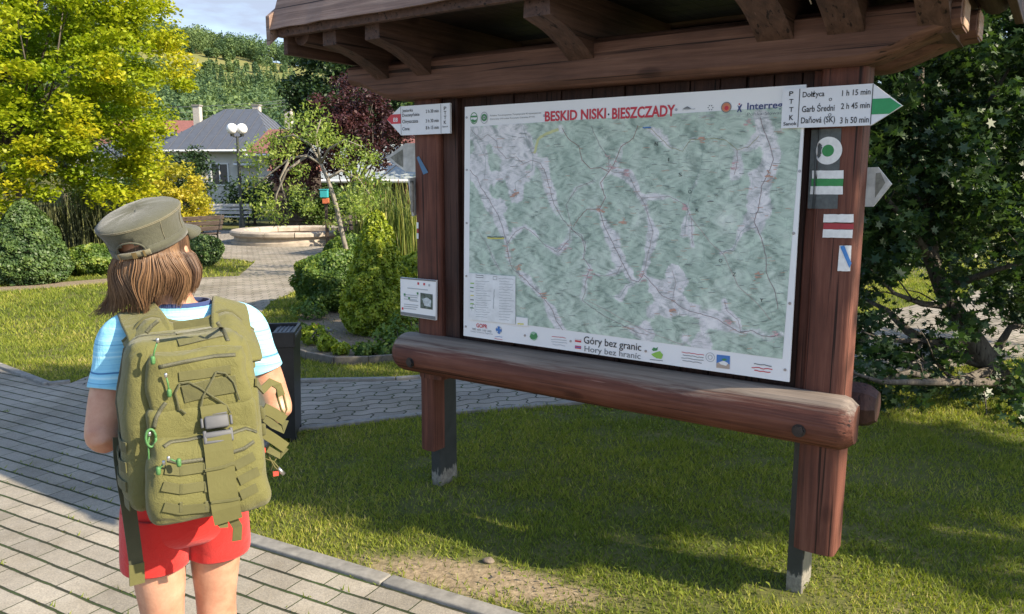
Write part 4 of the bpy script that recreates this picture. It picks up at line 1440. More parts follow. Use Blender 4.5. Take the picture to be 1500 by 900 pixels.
# tie wires under the roof
m_wire = plain('pale_cable', (0.55, 0.50, 0.42), 0.5, 0.1, 0.1, bstr=0)
for px in (1176, 1262, 1284):
    s, z = bp(px, 20, -0.25)
    mb = MB()
    mb.tube([(s, -0.27, ZJ - 0.01), (s + 0.004, -0.24, ZJ - 0.06), (s - 0.004, -0.2, ZJ - 0.12), (s, -0.16, ZJ - 0.15)], 0.0028, m_wire, 6)
    mb.build('cable', ib, smooth=True)

# ---- painted trail marks on the posts
def paint(name, col, var=0.10):
    return plain(name, col, 0.6, 0, var, 60, 0.15)
m_pw = paint('white_paint', (0.70, 0.70, 0.68))
m_pg = paint('green_paint', (0.03, 0.22, 0.06))
m_pr = paint('dark_red_paint', (0.33, 0.03, 0.04))
m_pb = paint('blue_paint', (0.05, 0.20, 0.50))
m_pgrey = paint('grey_paint', (0.075, 0.085, 0.085), 0.25)
def post_front(px, py):
    s, z = bp(px, py, 0.004)
    return s, z
def post_y(s, s0, s1, y0=0.004, y1=0.13, round_=0.22):
    t = max(0.0, min(1.0, (s - s0) / (s1 - s0)))
    c_ = 1 - 2 * t
    return y0 + (y1 - y0) * round_ * (1 - max(0, 1 - c_ * c_) ** 0.275)
def daub(mb, pxpoly, mat, lift, sub=10, s0=None, s1=None):
    """painted patch that wraps on the rounded post face: polygon given by top and bottom edges"""
    (ax, ay), (bx, by), (cx, cy), (dx, dy) = pxpoly   # tl, tr, br, bl
    vs, fs = [], []
    for i in range(sub + 1):
        f = i / sub
        for (p, q) in (((ax, ay), (bx, by)), ((dx, dy), (cx, cy))):
            s, z = post_front(p[0] + (q[0] - p[0]) * f, p[1] + (q[1] - p[1]) * f)
            s = min(s, s1 - 0.001)
            z += 0.0015 * mnoise.noise(Vector((s * 120, z * 40, 3)))
            vs.append((s, post_y(s, s0, s1) - lift, z))
    for i in range(sub):
        fs.append((i * 2, i * 2 + 1, i * 2 + 3, i * 2 + 2))
    mb.add(vs, fs, mat)
A, B = S_RP, S_RP + WR
mb = MB()
daub(mb, [(1186, 190), (1233, 188), (1227, 306), (1180, 306)], m_pgrey, 0.003, 14, A, B)
mk = mb.build('grey_painted_panel', pr)
cs, cz = post_front(1213, 221)
mb = MB()
for r0, r1, mt, lf in ((0.0205, 0.047, m_pw, 0.0045), (0.0, 0.0205, m_pg, 0.0045)):
    vs, fs = [], []
    n_ = 32
    for j in range(n_):
        a = 2 * math.pi * j / n_
        for rr in (r0, r1):
            s = cs + rr * math.cos(a)
            vs.append((s, post_y(s, A, B) - lf, cz + rr * math.sin(a)))
    for j in range(n_):
        a, b_ = j * 2, ((j + 1) % n_) * 2
        fs.append((a, a + 1, b_ + 1, b_) if r0 > 0 else (a, a + 1, b_ + 1))
    mb.add(vs, fs, mt)
mb.build('trail_ring', pr)
mb = MB()
daub(mb, [(1187, 250), (1236, 250), (1236, 262), (1187, 262)], m_pw, 0.0045, 10, A, B)
daub(mb, [(1186, 262), (1236, 262), (1235, 273), (1186, 273)], m_pg, 0.0045, 10, A, B)
daub(mb, [(1185, 273), (1235, 273), (1235, 285), (1184, 285)], m_pw, 0.0045, 10, A, B)
mb.build('trail_blaze', pr)
mb = MB()
daub(mb, [(1207, 314), (1250, 314), (1250, 326), (1206, 326)], m_pw, 0.0045, 10, A, B)
daub(mb, [(1207, 327), (1250, 328), (1250, 336), (1206, 336)], m_pr, 0.0045, 10, A, B)
daub(mb, [(1206, 336), (1249, 337), (1248, 349), (1205, 348)], m_pw, 0.0045, 10, A, B)
mb.build('trail_blaze', pr)
mb = MB()
daub(mb, [(1230, 360), (1247, 360), (1245, 398), (1227, 397)], m_pw, 0.004, 8, A, B)
for k in range(7):
    f0, f1 = k / 7, (k + 1.02) / 7
    L_ = lambda f: (1231 + 13 * f, 361 + 32 * f)
    R_ = lambda f: (1237 + 10 * f, 360 + 26 * f)
    daub(mb, [L_(f0), R_(f0), R_(f1), L_(f1)], m_pb, 0.0058, 3, A, B)
mb.build('trail_blaze', pr)
A, B = S_LP, S_LP + 0.155
mb = MB()
daub(mb, [(610, 231), (614, 229), (628, 253), (621, 256)], paint('faded_blue', (0.07, 0.16, 0.28)), 0.004, 6, A, B)
mb.build('trail_blaze', pl_)
mb = MB()
daub(mb, [(609, 326), (613, 326), (613, 335), (609, 335)], m_pw, 0.004, 3, A, B)
daub(mb, [(609, 336), (613, 336), (613, 341), (609, 341)], m_pr, 0.004, 3, A, B)
daub(mb, [(609, 342), (613, 342), (613, 350), (609, 350)], m_pw, 0.004, 3, A, B)
mb.build('trail_blaze', pl_)

# ================================================================== MAP PANEL
m_white = plain('white_panel', (0.74, 0.75, 0.76), 0.35, 0, 0.04, 3, 0.02)
m_red = plain('red_print', (0.52, 0.03, 0.05), 0.5, 0, 0.05, bstr=0)
m_blk = plain('black_print', (0.022, 0.022, 0.026), 0.5, 0, 0.05, bstr=0)
m_gry = plain('grey_print', (0.16, 0.17, 0.18), 0.5, 0, 0.05, bstr=0)
m_lgry = plain('light_grey_print', (0.38, 0.40, 0.42), 0.5, 0, 0.05, bstr=0)
m_navy = plain('navy_print', (0.045, 0.06, 0.18), 0.5, 0, 0.05, bstr=0)
m_blu = plain('blue_print', (0.05, 0.17, 0.45), 0.5, 0, 0.05, bstr=0)
m_grn = plain('green_print', (0.05, 0.22, 0.08), 0.5, 0, 0.05, bstr=0)
m_lgrn = plain('light_green_print', (0.25, 0.48, 0.08), 0.5, 0, 0.05, bstr=0)
m_org = plain('orange_print', (0.55, 0.20, 0.10), 0.5, 0, 0.05, bstr=0)
m_yelp = plain('yellow_print', (0.60, 0.55, 0.10), 0.5, 0, 0.05, bstr=0)
MAPY = -0.016
mp_t = thing('map_board', BO + BR * bp(918, 340)[0], -TH, 'large white bordered mountain map panel mounted between the two timber posts', 'map board')
MOFF = bp(918, 340)[0]
def mbp(px, py, y=MAPY):
    s, z = bp(px, py, y)
    return s - MOFF, z
def mq(px, py, lift=0.0012):
    s, z = mbp(px, py)
    return (s, MAPY - lift, z)
def panel(mb, quad, mat, y, thick):
    """quad = pixel corners tl,tr,br,bl on the map plane"""
    f = [mbp(*q) for q in quad]
    vs = [(s, y, z) for s, z in f] + [(s, y + thick, z) for s, z in f]
    mb.add(vs, [(0, 1, 2, 3), (7, 6, 5, 4), (0, 4, 5, 1), (1, 5, 6, 2), (2, 6, 7, 3), (3, 7, 4, 0)], mat)
mb = MB()
panel(mb, [(681, 157), (1181, 124), (1156, 560), (679, 492)], m_white, MAPY, 0.008)
mb.build('panel', mp_t)
# printed relief map: grid with a printed "valley" value near the roads
ROADS = [
    ([(690, 190), (705, 205), (715, 197), (728, 208), (730, 220), (742, 232), (757, 230), (767, 240), (780, 235), (792, 240), (800, 255), (805, 275), (812, 300), (822, 318), (832, 330), (838, 336), (858, 355), (855, 378), (865, 393), (858, 412), (857, 430), (853, 440), (870, 452), (885, 463), (910, 475), (930, 486), (950, 491)], 0.0034, 'd'),
    ([(688, 249), (700, 262), (705, 275), (715, 290), (730, 315), (737, 335), (743, 358), (745, 375), (750, 393), (765, 405), (780, 420), (795, 435), (810, 455), (815, 470), (825, 484)], 0.0042, 'd'),
    ([(743, 358), (755, 340), (768, 333), (780, 340), (800, 360), (818, 370), (835, 350), (835, 335), (852, 345), (858, 370)], 0.0032, 'd'),
    ([(824, 188), (832, 203), (848, 214), (853, 235), (865, 247), (880, 246), (892, 252), (900, 240), (910, 215), (928, 203), (935, 183)], 0.0042, 'b'),
    ([(892, 252), (880, 268), (887, 290), (878, 307), (860, 307), (848, 320), (840, 332)], 0.0040, 'b'),
    ([(878, 307), (885, 330), (900, 360), (912, 385), (925, 410), (935, 413), (943, 402), (955, 415), (970, 433), (985, 440), (1000, 452), (1018, 458), (1045, 465), (1060, 473), (1085, 488), (1100, 484), (1115, 491), (1130, 494), (1143, 490)], 0.0040, 'd'),
    ([(1113, 172), (1122, 198), (1130, 218), (1133, 235), (1125, 255), (1115, 275), (1113, 300), (1105, 325), (1116, 350), (1122, 375), (1122, 400), (1135, 425), (1140, 452)], 0.0042, 'd'),
    ([(935, 185), (955, 190), (970, 205), (982, 216), (1000, 222), (1012, 205), (1050, 203), (1065, 207), (1080, 220), (1097, 215), (1112, 200)], 0.0032, 'y'),
    ([(1080, 220), (1080, 240), (1076, 256)], 0.0028, 'd'), ([(1030, 203), (1028, 240), (1015, 275), (1008, 300), (1003, 345)], 0.0026, 'g'),
    ([(900, 253), (920, 255), (935, 285), (940, 290), (980, 288), (1005, 300), (1013, 320), (1015, 360)], 0.0026, 'd'),
    ([(767, 186), (773, 210), (781, 228), (780, 250), (755, 268), (757, 290)], 0.0028, 'g'),
    ([(838, 336), (830, 300), (845, 275), (870, 265)], 0.0026, 'd'), ([(866, 185), (880, 215), (892, 232), (892, 250)], 0.0026, 'd'),
    ([(912, 385), (905, 400), (885, 405), (865, 402)], 0.0026, 'd'), ([(935, 413), (918, 420), (908, 436), (890, 434), (880, 420)], 0.0026, 'g'),
    ([(690, 340), (700, 338), (715, 360), (722, 378), (735, 400)], 0.0024, 'd'), ([(1013, 320), (1045, 360), (1060, 372), (1070, 395), (1082, 420), (1110, 445), (1130, 470)], 0.0024, 'r'),
    ([(1085, 488), (1082, 470), (1065, 455), (1062, 440)], 0.0022, 'd'), ([(943, 402), (950, 370), (957, 340), (945, 300), (940, 290)], 0.0024, 'd'),
    ([(690, 186), (712, 232), (710, 262)], 0.0022, 'g'), ([(1105, 325), (1085, 340), (1075, 365), (1055, 372)], 0.0022, 'g'),
    ([(860, 440), (890, 455), (925, 475), (950, 486), (985, 500), (1000, 505)], 0.0024, 'r'), ([(985, 440), (990, 415), (985, 395)], 0.0022, 'd')]
YEL = [([(818, 190), (800, 196), (788, 205), (783, 225)], 0.012)]
TOWN = [(745, 366, 9), (893, 242, 9), (1130, 250, 12), (940, 404, 8), (880, 306, 8), (1136, 492, 8), (797, 433, 6), (828, 362, 8), (1112, 405, 7), (1075, 244, 6), (913, 326, 5), (920, 255, 6), (760, 393, 4), (866, 403, 8), (755, 285, 5), (1005, 303, 6), (1030, 203, 6), (1097, 182, 7), (985, 455, 6), (1068, 472, 5)]
def dist_road(P):
    d = np.full(len(P), 9.0)
    wts = []
    for pts, w, k in ROADS:
        if k == 'r':
            continue
        q = np.array([mbp(*p) for p in pts])
        for a, b_ in zip(q, q[1:]):
            ab = b_ - a
            tt = np.clip(((P - a) @ ab) / max(1e-9, ab @ ab), 0, 1)
            d = np.minimum(d, np.linalg.norm(P - (a + tt[:, None] * ab), axis=1) * (0.006 / (w + 0.0015)))
    return d
NXG, NZG = 260, 190
cor = np.array([mbp(*q) for q in [(689, 186), (1176, 155), (1146, 526), (687, 465)]])
uu, vv = np.meshgrid(np.linspace(0, 1, NXG), np.linspace(0, 1, NZG))
top = cor[0][None, None] * (1 - uu[..., None]) + cor[1][None, None] * uu[..., None]
bot = cor[3][None, None] * (1 - uu[..., None]) + cor[2][None, None] * uu[..., None]
G = (top * (1 - vv[..., None]) + bot * vv[..., None]).reshape(-1, 2)
dr = dist_road(G)
nzv = np.array([mnoise.fractal(Vector((p[0] * 7, p[1] * 7, 2.0)), 0.9, 2.0, 5) for p in G])
nz2 = np.array([mnoise.noise(Vector((p[0] * 2.6 + 5, p[1] * 2.6, 7.0))) for p in G])
val = np.clip(1.18 - dr / (0.027 + 0.030 * np.clip(nz2 + 0.4, 0, 1)) + 0.75 * nzv, 0, 1)
val = np.clip(val * np.clip(0.85 + 1.2 * nz2, 0.2, 1) + np.clip((nz2 + 0.45 * nzv - 0.36) * 3, 0, 0.8), 0, 1)
idx = (np.arange(NZG - 1)[:, None] * NXG + np.arange(NXG - 1)[None]).ravel()
Fg = np.stack([idx, idx + NXG, idx + NXG + 1, idx + 1], 1)
m_map, n, l, b = newmat('relief_map_print')
t_ = n.new('ShaderNodeTexCoord')
def relief(off):
    m_ = n.new('ShaderNodeMapping')
    m_.inputs['Location'].default_value = off
    m_.inputs['Rotation'].default_value = (0, R(-38), 0)
    m_.inputs['Scale'].default_value = (9, 9, 19)
    l.new(t_.outputs['Object'], m_.inputs['Vector'])
    a_ = noise(n, l, m_.outputs['Vector'], 1.0, 9, 0.60, 0.5)
    return a_
h1, h2 = relief((0, 0, 0)), relief((0.12, 0, 0.12))
shade = ramp(n, [(0.10, (0.50, 0.54, 0.53)), (0.40, (0.82, 0.85, 0.83)), (0.55, (1.0, 1.0, 1.0)), (0.85, (1.18, 1.18, 1.15))])
l.new(math_node(n, l, 'ADD', math_node(n, l, 'MULTIPLY', math_node(n, l, 'SUBTRACT', h1, h2), 3.1), 0.51), shade.inputs['Fac'])
forest = ramp(n, [(0.3, (0.35, 0.45, 0.385)), (0.5, (0.43, 0.53, 0.455)), (0.62, (0.50, 0.585, 0.515)), (0.74, (0.62, 0.67, 0.62))])
l.new(noise(n, l, coords(n, l), 6, 7, 0.65), forest.inputs['Fac'])
at_ = n.new('ShaderNodeAttribute')
at_.attribute_name = 'rnd'
vf = ramp(n, [(0.42, (0, 0, 0)), (0.62, (1, 1, 1))])
l.new(math_node(n, l, 'ADD', at_.outputs['Fac'], math_node(n, l, 'MULTIPLY', math_node(n, l, 'SUBTRACT', noise(n, l, coords(n, l), 60, 4, 0.7), 0.5), 0.5)), vf.inputs['Fac'])
base_c = mixc(n, l, vf.outputs['Color'], forest.outputs['Color'], (0.66, 0.65, 0.67))
c_ = mixc(n, l, 1.0, base_c, shade.outputs['Color'], 'MULTIPLY')
# thin contour-like grey lines and streams
ct = n.new('ShaderNodeTexVoronoi')
ct.feature = 'DISTANCE_TO_EDGE'
ct.inputs['Scale'].default_value = 19
wv_ = n.new('ShaderNodeVectorMath')
wv_.operation = 'MULTIPLY_ADD'
wv_.inputs[1].default_value = (0.05, 0.05, 0.05)
wn_ = n.new('ShaderNodeTexNoise')
wn_.inputs['Scale'].default_value = 16
l.new(coords(n, l), wn_.inputs['Vector'])
l.new(wn_.outputs['Color'], wv_.inputs[0])
l.new(coords(n, l), wv_.inputs[2])
l.new(wv_.outputs[0], ct.inputs['Vector'])
cr_ = ramp(n, [(0.006, (0.72, 0.76, 0.77)), (0.020, (1, 1, 1))])
l.new(ct.outputs['Distance'], cr_.inputs['Fac'])
c_ = mixc(n, l, 0.75, c_, cr_.outputs['Color'], 'MULTIPLY')
l.new(c_, b.inputs['Base Color'])
b.inputs['Roughness'].default_value = 0.4
Vg = np.stack([G[:, 0], np.full(len(G), MAPY - 0.0012), G[:, 1]], 1)
fr = val[Fg].mean(1)
raw_mesh('map_print', Vg, Fg, m_map, mp_t, rnd=fr)
# printed roads, towns, place-name ticks
def flat_line(mb, pts, w, mat, lift):
    q = []
    for a, b_ in zip(pts, pts[1:]):
        a, b_ = np.array(mbp(*a)), np.array(mbp(*b_))
        k = max(2, int(np.linalg.norm(b_ - a) / 0.008))
        for i in range(k):
            p = a + (b_ - a) * i / k
            q.append(p)
    q.append(np.array(mbp(*pts[-1])))
    q = np.array(q)
    jit = np.array([(mnoise.noise(Vector((p[0] * 60, p[1] * 60, 1))), mnoise.noise(Vector((p[0] * 60, p[1] * 60, 6)))) for p in q]) * 0.0035
    q = q + jit
    vs, fs = [], []
    for i in range(len(q)):
        tg = q[min(i + 1, len(q) - 1)] - q[max(i - 1, 0)]
        tg = tg / (np.linalg.norm(tg) + 1e-9)
        nn = np.array([-tg[1], tg[0]]) * w / 2
        for sg in (1, -1):
            p = q[i] + nn * sg
            vs.append((p[0], MAPY - lift, p[1]))
    for i in range(len(q) - 1):
        fs.append((2 * i, 2 * i + 1, 2 * i + 3, 2 * i + 2))
    mb.add(vs, fs, mat)
m_rd = {'d': plain('road_print', (0.25, 0.19, 0.19), 0.5, 0, 0.3, 60, 0), 'b': plain('brown_road_print', (0.27, 0.15, 0.13), 0.5, 0, 0.3, 60, 0), 'y': plain('ochre_road_print', (0.32, 0.31, 0.15), 0.5, 0, 0.2, 60, 0), 'g': plain('minor_road_print', (0.24, 0.33, 0.30), 0.5, 0, 0.2, 60, 0), 'r': plain('border_print', (0.40, 0.24, 0.24), 0.5, 0, 0.3, 60, 0)}
mb = MB()
for i, (pts, w, k) in enumerate(ROADS):
    flat_line(mb, pts, w * 0.55, m_rd[k], 0.0020 + 0.00002 * i)
for pts, w in YEL:
    flat_line(mb, pts, w, plain('pale_yellow_print', (0.52, 0.54, 0.27), 0.5, bstr=0), 0.0017)
mb.build('printed_roads', mp_t)
mb = MB()
m_town = [plain('town_print', (0.50, 0.29, 0.22), 0.5, 0, 0.2, bstr=0), plain('pink_town_print', (0.56, 0.36, 0.37), 0.5, 0, 0.2, bstr=0)]
rr_ = random.Random(5)
for j, (px, py, s_) in enumerate(TOWN):
    for k in range(10):
        x, y = px + rr_.gauss(0, s_ * .45), py + rr_.gauss(0, s_ * .55)
        a, b_ = rr_.uniform(1, 4), rr_.uniform(0.6, 2.2)
        flat_line(mb, [(x - a, y), (x + a, y + rr_.uniform(-1.5, 1.5))], rr_.uniform(0.001, 0.005), m_town[j % 2], 0.0026 + 0.00001 * (j * 10 + k))
mb.build('printed_towns', mp_t)
mb = MB()
for j in range(620):            # tiny place names read as short dark ticks
    px, py = rr_.uniform(695, 1165), rr_.uniform(165, 515)
    up_, dn_ = 190 - (px - 689) * 0.065, 462 + (px - 687) * 0.13
    if not (up_ + 4 < py < dn_ - 5 and px < 1172 - (py - 155) * 0.075):
        continue
    if px < 760 and py > 396:
        continue
    ln = rr_.uniform(2, 6)
    flat_line(mb, [(px - ln, py), (px + ln, py + rr_.uniform(-.6, .4))], rr_.uniform(0.0009, 0.0018), m_gry if j % 3 else m_town[0], 0.0030 + 0.000002 * j)
for ch, px, py in (('N', 962, 211), ('I', 980, 234), ('S', 997, 256), ('O', 1011, 281), ('K', 1022, 308), ('O', 1056, 382), ('Z', 1076, 402), ('Y', 1116, 440)):
    s, z = mbp(px, py)
    wd_ = 0.0015 if ch == 'I' else 0.0065
    text_fit(mb, ch, (s - wd_, z - 0.007, s + wd_, z + 0.007), lambda a, c: (a, MAPY - 0.0042, c), m_blk)
for px, py, w_, mt in ((727, 349, 12, m_yelp), (727, 347, 12, m_blk), (948, 187, 6, m_blu)):
    flat_line(mb, [(px - w_, py), (px + w_, py + 0.4)], 0.005 if mt is not m_blk else 0.003, mt, 0.0046)
mb.build('printed_names', mp_t)
# legend sheet
mb = MB()
panel(mb, [(688, 400), (756, 405), (756, 475), (688, 468)], plain('legend_print', (0.68, 0.70, 0.71), 0.4, bstr=0), MAPY - 0.0054, 0.0004)
panel(mb, [(757, 464), (774, 466), (774, 478), (757, 476)], m_white, MAPY - 0.0054, 0.0004)
flat_line(mb, [(759, 474), (768, 475)], 0.006, m_yelp, 0.006)
flat_line(mb, [(698, 403), (710, 404)], 0.003, m_gry, 0.006)
flat_line(mb, [(698, 406), (710, 407)], 0.003, m_gry, 0.006)
for i in range(16):
    y = 412 + i * 3.45
    flat_line(mb, [(698, y), (698 + rr_.uniform(10, 23), y + 0.9)], 0.0022, m_lgry, 0.006)
    y = 408 + i * 4.0
    flat_line(mb, [(732, y), (732 + rr_.uniform(15, 22), y + 1.0)], 0.0022, m_lgry, 0.006)
for i in range(7):
    flat_line(mb, [(690, 415 + i * 6), (695, 415.4 + i * 6)], 0.005, [m_lgrn, m_grn, m_lgry, m_yelp, m_gry][i % 5], 0.006)
flat_line(mb, [(725, 424), (724, 452)], 0.004, m_lgry, 0.0062)
flat_line(mb, [(692, 455), (693, 447), (697, 446), (697, 456)], 0.0016, m_gry, 0.0062)
flat_line(mb, [(724, 410), (729, 410), (729, 405), (724, 405), (724, 410)], 0.0016, m_gry, 0.0062)
mb.build('legend', mp_t)
# lettering of the header and the foot
mb = MB()
def maptext(body, tl, br_, mat, bold=0.0, lift=0.0018):
    """tl / br pixel corners of the text's box; follows the panel's own axes"""
    s0, z0 = mbp(*tl)
    s1, z1 = mbp(*br_)
    text_fit(mb, body, (s0, z1, s1, z0), lambda a, c: (a, MAPY - lift, c), mat, bold)
# the panel is upright, so take heights at the text's middle
def hdr(body, x0, x1, yl_top, yl_bot, mat, bold=0.0):
    s0, zt = mbp(x0, yl_top)
    _, zb_ = mbp(x0, yl_bot)
    s1, _ = mbp(x1, yl_top)
    text_fit(mb, body, (s0, zb_, s1, zt), lambda a, c: (a, MAPY - 0.0018, c), mat, bold)
hdr('BESKID NISKI', 798.5, 888, 163.5, 178.5, m_red, 0.028)
hdr('BIESZCZADY', 897, 989.5, 158.6, 175.2, m_red, 0.028)
hdr('.', 890.5, 893, 166.5, 169.5, m_blk, 0.02)
hdr('Polskie Towarzystwo Turystyczno-Krajoznawcze', 718, 793, 168.6, 171.6, m_gry)
hdr('Centralny Ośrodek Turystyki Górskiej PTTK', 718, 784, 173.6, 176.6, m_gry)
hdr('Interreg', 1095, 1147, 151.0, 164.6, m_navy, 0.018)
hdr('Polska-Słowacja', 1095, 1152, 165.4, 171.4, m_gry)
hdr('GOPR', 698, 714, 473.6, 479.6, m_red, 0.02)
hdr('985 601 100 300', 692, 720, 480.6, 483.4, m_gry)
hdr('Górskie Ochotnicze Pogotowie', 689.5, 722, 484.2, 486.6, m_gry)
hdr('Góry bez granic', 855.5, 940, 492.4, 506.4, m_blk, 0.006)
hdr('Hory bez hraníc', 856.5, 939, 506.6, 517.4, m_gry, 0.004)
for x0, x1, y in ((809, 829, 493), (808, 830, 497), (808, 831, 500.6), (809, 828, 504)):
    flat_line(mb, [(x0, y), (x1, y + 2.4)], 0.0022, m_red if y < 495 else m_lgry, 0.0018)
for x0, x1, y in ((998, 1032, 516), (1000, 1031, 520), (998, 1031, 524), (1000, 1028, 528)):
    flat_line(mb, [(x0, y), (x1, y + 4.2)], 0.0024, m_gry if y > 518 else m_red, 0.0018)
for x0, x1, y, mt in ((1104, 1130, 533, m_gry), (1101, 1132, 538, m_red), (1105, 1128, 542.5, m_red)):
    flat_line(mb, [(x0, y), (x1, y + 3.4)], 0.0034, mt, 0.0018)
for x0, x1, y in ((1000, 1019, 161), (998, 1013, 171), (998, 1013, 174), (1023, 1048, 170), (1023, 1048, 173), (1055, 1073, 170), (1062, 1067, 172.6), (1080, 1088, 168), (1095, 1132, 175)):
    flat_line(mb, [(x0, y), (x1, y - (x1 - x0) * 0.066)], 0.0022, m_lgry, 0.0018)
mb.build('lettering', mp_t)
# emblems
mb = MB()
def disc(px, py, r, mat, lift, r0=0.0, sx=1.0):
    s, z = mbp(px, py)
    n_ = 24
    vs, fs = [], []
    for j in range(n_):
        a = 2 * math.pi * j / n_
        for q in (r0, r):
            vs.append((s + q * sx * math.cos(a), MAPY - lift, z + q * math.sin(a)))
    for j in range(n_):
        a, b_ = 2 * j, 2 * ((j + 1) % n_)
        fs.append((a, a + 1, b_ + 1, b_) if r0 > 0 else (a, a + 1, b_ + 1))
    mb.add(vs, fs, mat)
def poly_px(pts, mat, lift):
    mb.add([mq(px, py, lift) for px, py in pts], [tuple(range(len(pts)))], mat)
disc(694.5, 173.5, 0.026, m_grn, 0.0016, 0.0225, 0.8)
poly_px([(690, 170), (699, 169.5), (699, 172), (690, 172.4)], m_grn, 0.0018)
poly_px([(690, 176), (693, 175), (696, 176.5), (699, 174.6), (697, 179), (693, 180.5)], m_grn, 0.0018)
disc(709.5, 172.8, 0.026, m_lgry, 0.0016, 0.0225, 0.8)
disc(709.5, 172.5, 0.016, m_grn, 0.0018)
disc(709.5, 172.5, 0.008, m_lgry, 0.0020, 0.004)
poly_px([(1000, 160), (1004, 157.5), (1007, 156), (1010, 157.5), (1013, 159.5)], m_gry, 0.0018)
for k in range(6):
    a = k * 1.05
    disc(1041 + 3.4 * math.cos(a), 158 + 3.4 * math.sin(a), 0.0022, m_gry, 0.0018)
disc(1064, 157.5, 0.0195, m_gry, 0.0016, 0.0165)
disc(1064, 157.5, 0.0160, m_org, 0.0018)
disc(1064.5, 158.5, 0.008, m_red, 0.0020)
for pts in ([(1080.5, 154), (1083, 156.5), (1086, 153), (1087.5, 153.5), (1084.5, 159), (1087, 164.5), (1085, 164.8), (1083.2, 161), (1081.2, 165), (1079.6, 164.6), (1082, 159)],):
    poly_px(pts, m_navy, 0.0018)
disc(1083.2, 152.8, 0.003, m_red, 0.0018)
# blue mountain-rescue cross
disc(731, 483.5, 0.017, m_lgry, 0.0016, 0.0145)
flat_line(mb, [(731, 478.5), (731, 489)], 0.012, m_blu, 0.0018)
flat_line(mb, [(726.5, 483.2), (735.5, 484.2)], 0.012, m_blu, 0.0020)
flat_line(mb, [(725, 493), (736, 494.4)], 0.002, m_blu, 0.0018)
flat_line(mb, [(725, 496), (736, 497.4)], 0.002, m_red, 0.0018)
disc(782, 492.5, 0.020, plain('pale_green_print', (0.25, 0.42, 0.30), 0.5, bstr=0), 0.0016)
poly_px([(776, 493), (779, 489), (782, 491), (786, 487.5), (788, 493.5), (784, 497), (778, 497)], m_grn, 0.0018)
# flags
for y0, top_, botm in ((496.6, m_pw, m_red), (506.2, m_pw, m_red)):
    poly_px([(842.5, y0), (851.5, y0 + 1.1), (851.5, y0 + 5.4), (842.5, y0 + 4.3)], m_red, 0.0018)
    if y0 > 500:
        poly_px([(842.7, y0 + 1.5), (851.3, y0 + 2.6), (851.3, y0 + 3.8), (842.7, y0 + 2.8)], m_blu, 0.0020)
    else:
        poly_px([(842.7, y0 + 0.2), (851.3, y0 + 1.3), (851.3, y0 + 2.6), (842.7, y0 + 1.6)], m_pw, 0.0020)
poly_px([(955, 512), (958, 509), (961, 510.5), (964, 508.6), (963, 513.5), (957, 514.5)], m_grn, 0.0018)
poly_px([(954, 519), (961, 516), (967, 514.5), (971.5, 520), (969, 526), (962, 525), (957, 522)], m_lgrn, 0.0018)
flat_line(mb, [(952, 526.5), (971, 529)], 0.0026, m_gry, 0.0018)
disc(1040.5, 523.5, 0.0185, m_lgry, 0.0016, 0.0160)
disc(1040.5, 523.5, 0.0095, m_lgry, 0.0017, 0.0070)
poly_px([(1050, 519.6), (1069.6, 521.6), (1069, 541), (1049.4, 538.6)], m_blu, 0.0016)
poly_px([(1050, 532), (1058, 529), (1069, 534), (1069, 541), (1049.4, 538.6)], plain('sand_print', (0.40, 0.32, 0.26), 0.5, bstr=0), 0.0018)
poly_px([(1053, 531), (1060, 528.5), (1067, 532), (1064, 536), (1056, 534)], m_pw, 0.0020)
poly_px([(1057, 526), (1062, 525), (1066, 527.6), (1060, 529)], m_grn, 0.0022)
mb.build('emblems', mp_t)
for px, py in [(683.6, 172.5), (683.8, 249), (683.8, 327), (683.2, 404.5), (682.4, 478.5), (797, 169.6), (990.5, 161), (769, 491.6), (836, 500), (946, 514.6), (1171.5, 251), (1162.5, 342), (1157, 444.6), (1150, 542), (1176, 133)]:
    s, z = mbp(px, py)
    mb = MB()
    mb.tube([(s, MAPY + 0.001, z), (s, MAPY - 0.003, z)], [0.0058, 0.0050], m_screw, 10)
    mb.build('screw', mp_t, smooth=True, auto=40)

# ================================================================== ARROW SIGNS
def sign_frame(name, label, ref_px, y, cat='arrow sign'):
    s, z = bp(*ref_px, y)
    t = thing(name, BO + BR * s + BN * y + Vector((0, 0, z)), -TH, label, cat)
    return t, (lambda px, py, lift=0.0: (bp(px, py, y)[0] - s, -lift, bp(px, py, y)[1] - z))
def flat_plate(mb, pts, mat, thick, lift=0.0):
    n_ = len(pts)
    vs = [(p[0], p[1] - lift, p[2]) for p in pts] + [(p[0], p[1] - lift + thick, p[2]) for p in pts]
    fs = [tuple(range(n_)), tuple(range(2 * n_ - 1, n_ - 1, -1))] + [(i, (i + 1) % n_, (i + 1) % n_ + n_, i + n_) for i in range(n_)]
    mb.add(vs, fs, mat)
def quadfill(mb, F, pts, mat, lift):
    mb.add([F(px, py, lift) for px, py in pts], [tuple(range(len(pts)))], mat)
def sgntext(mb, F, body, x0, x1, yt, yb, mat, bold=0.0, lift=0.0015):
    a = F(x0, yb, lift)
    b_ = F(x1, yt, lift)
    zt = F(x0, yt, lift)[2]
    text_fit(mb, body, (a[0], a[2], b_[0], zt), lambda s, z: (s, -lift, z), mat, bold)
m_sgreen = plain('sign_green', (0.02, 0.27, 0.09), 0.45, bstr=0)
m_swhite = plain('sign_white', (0.70, 0.72, 0.76), 0.4, 0, 0.03, bstr=0)
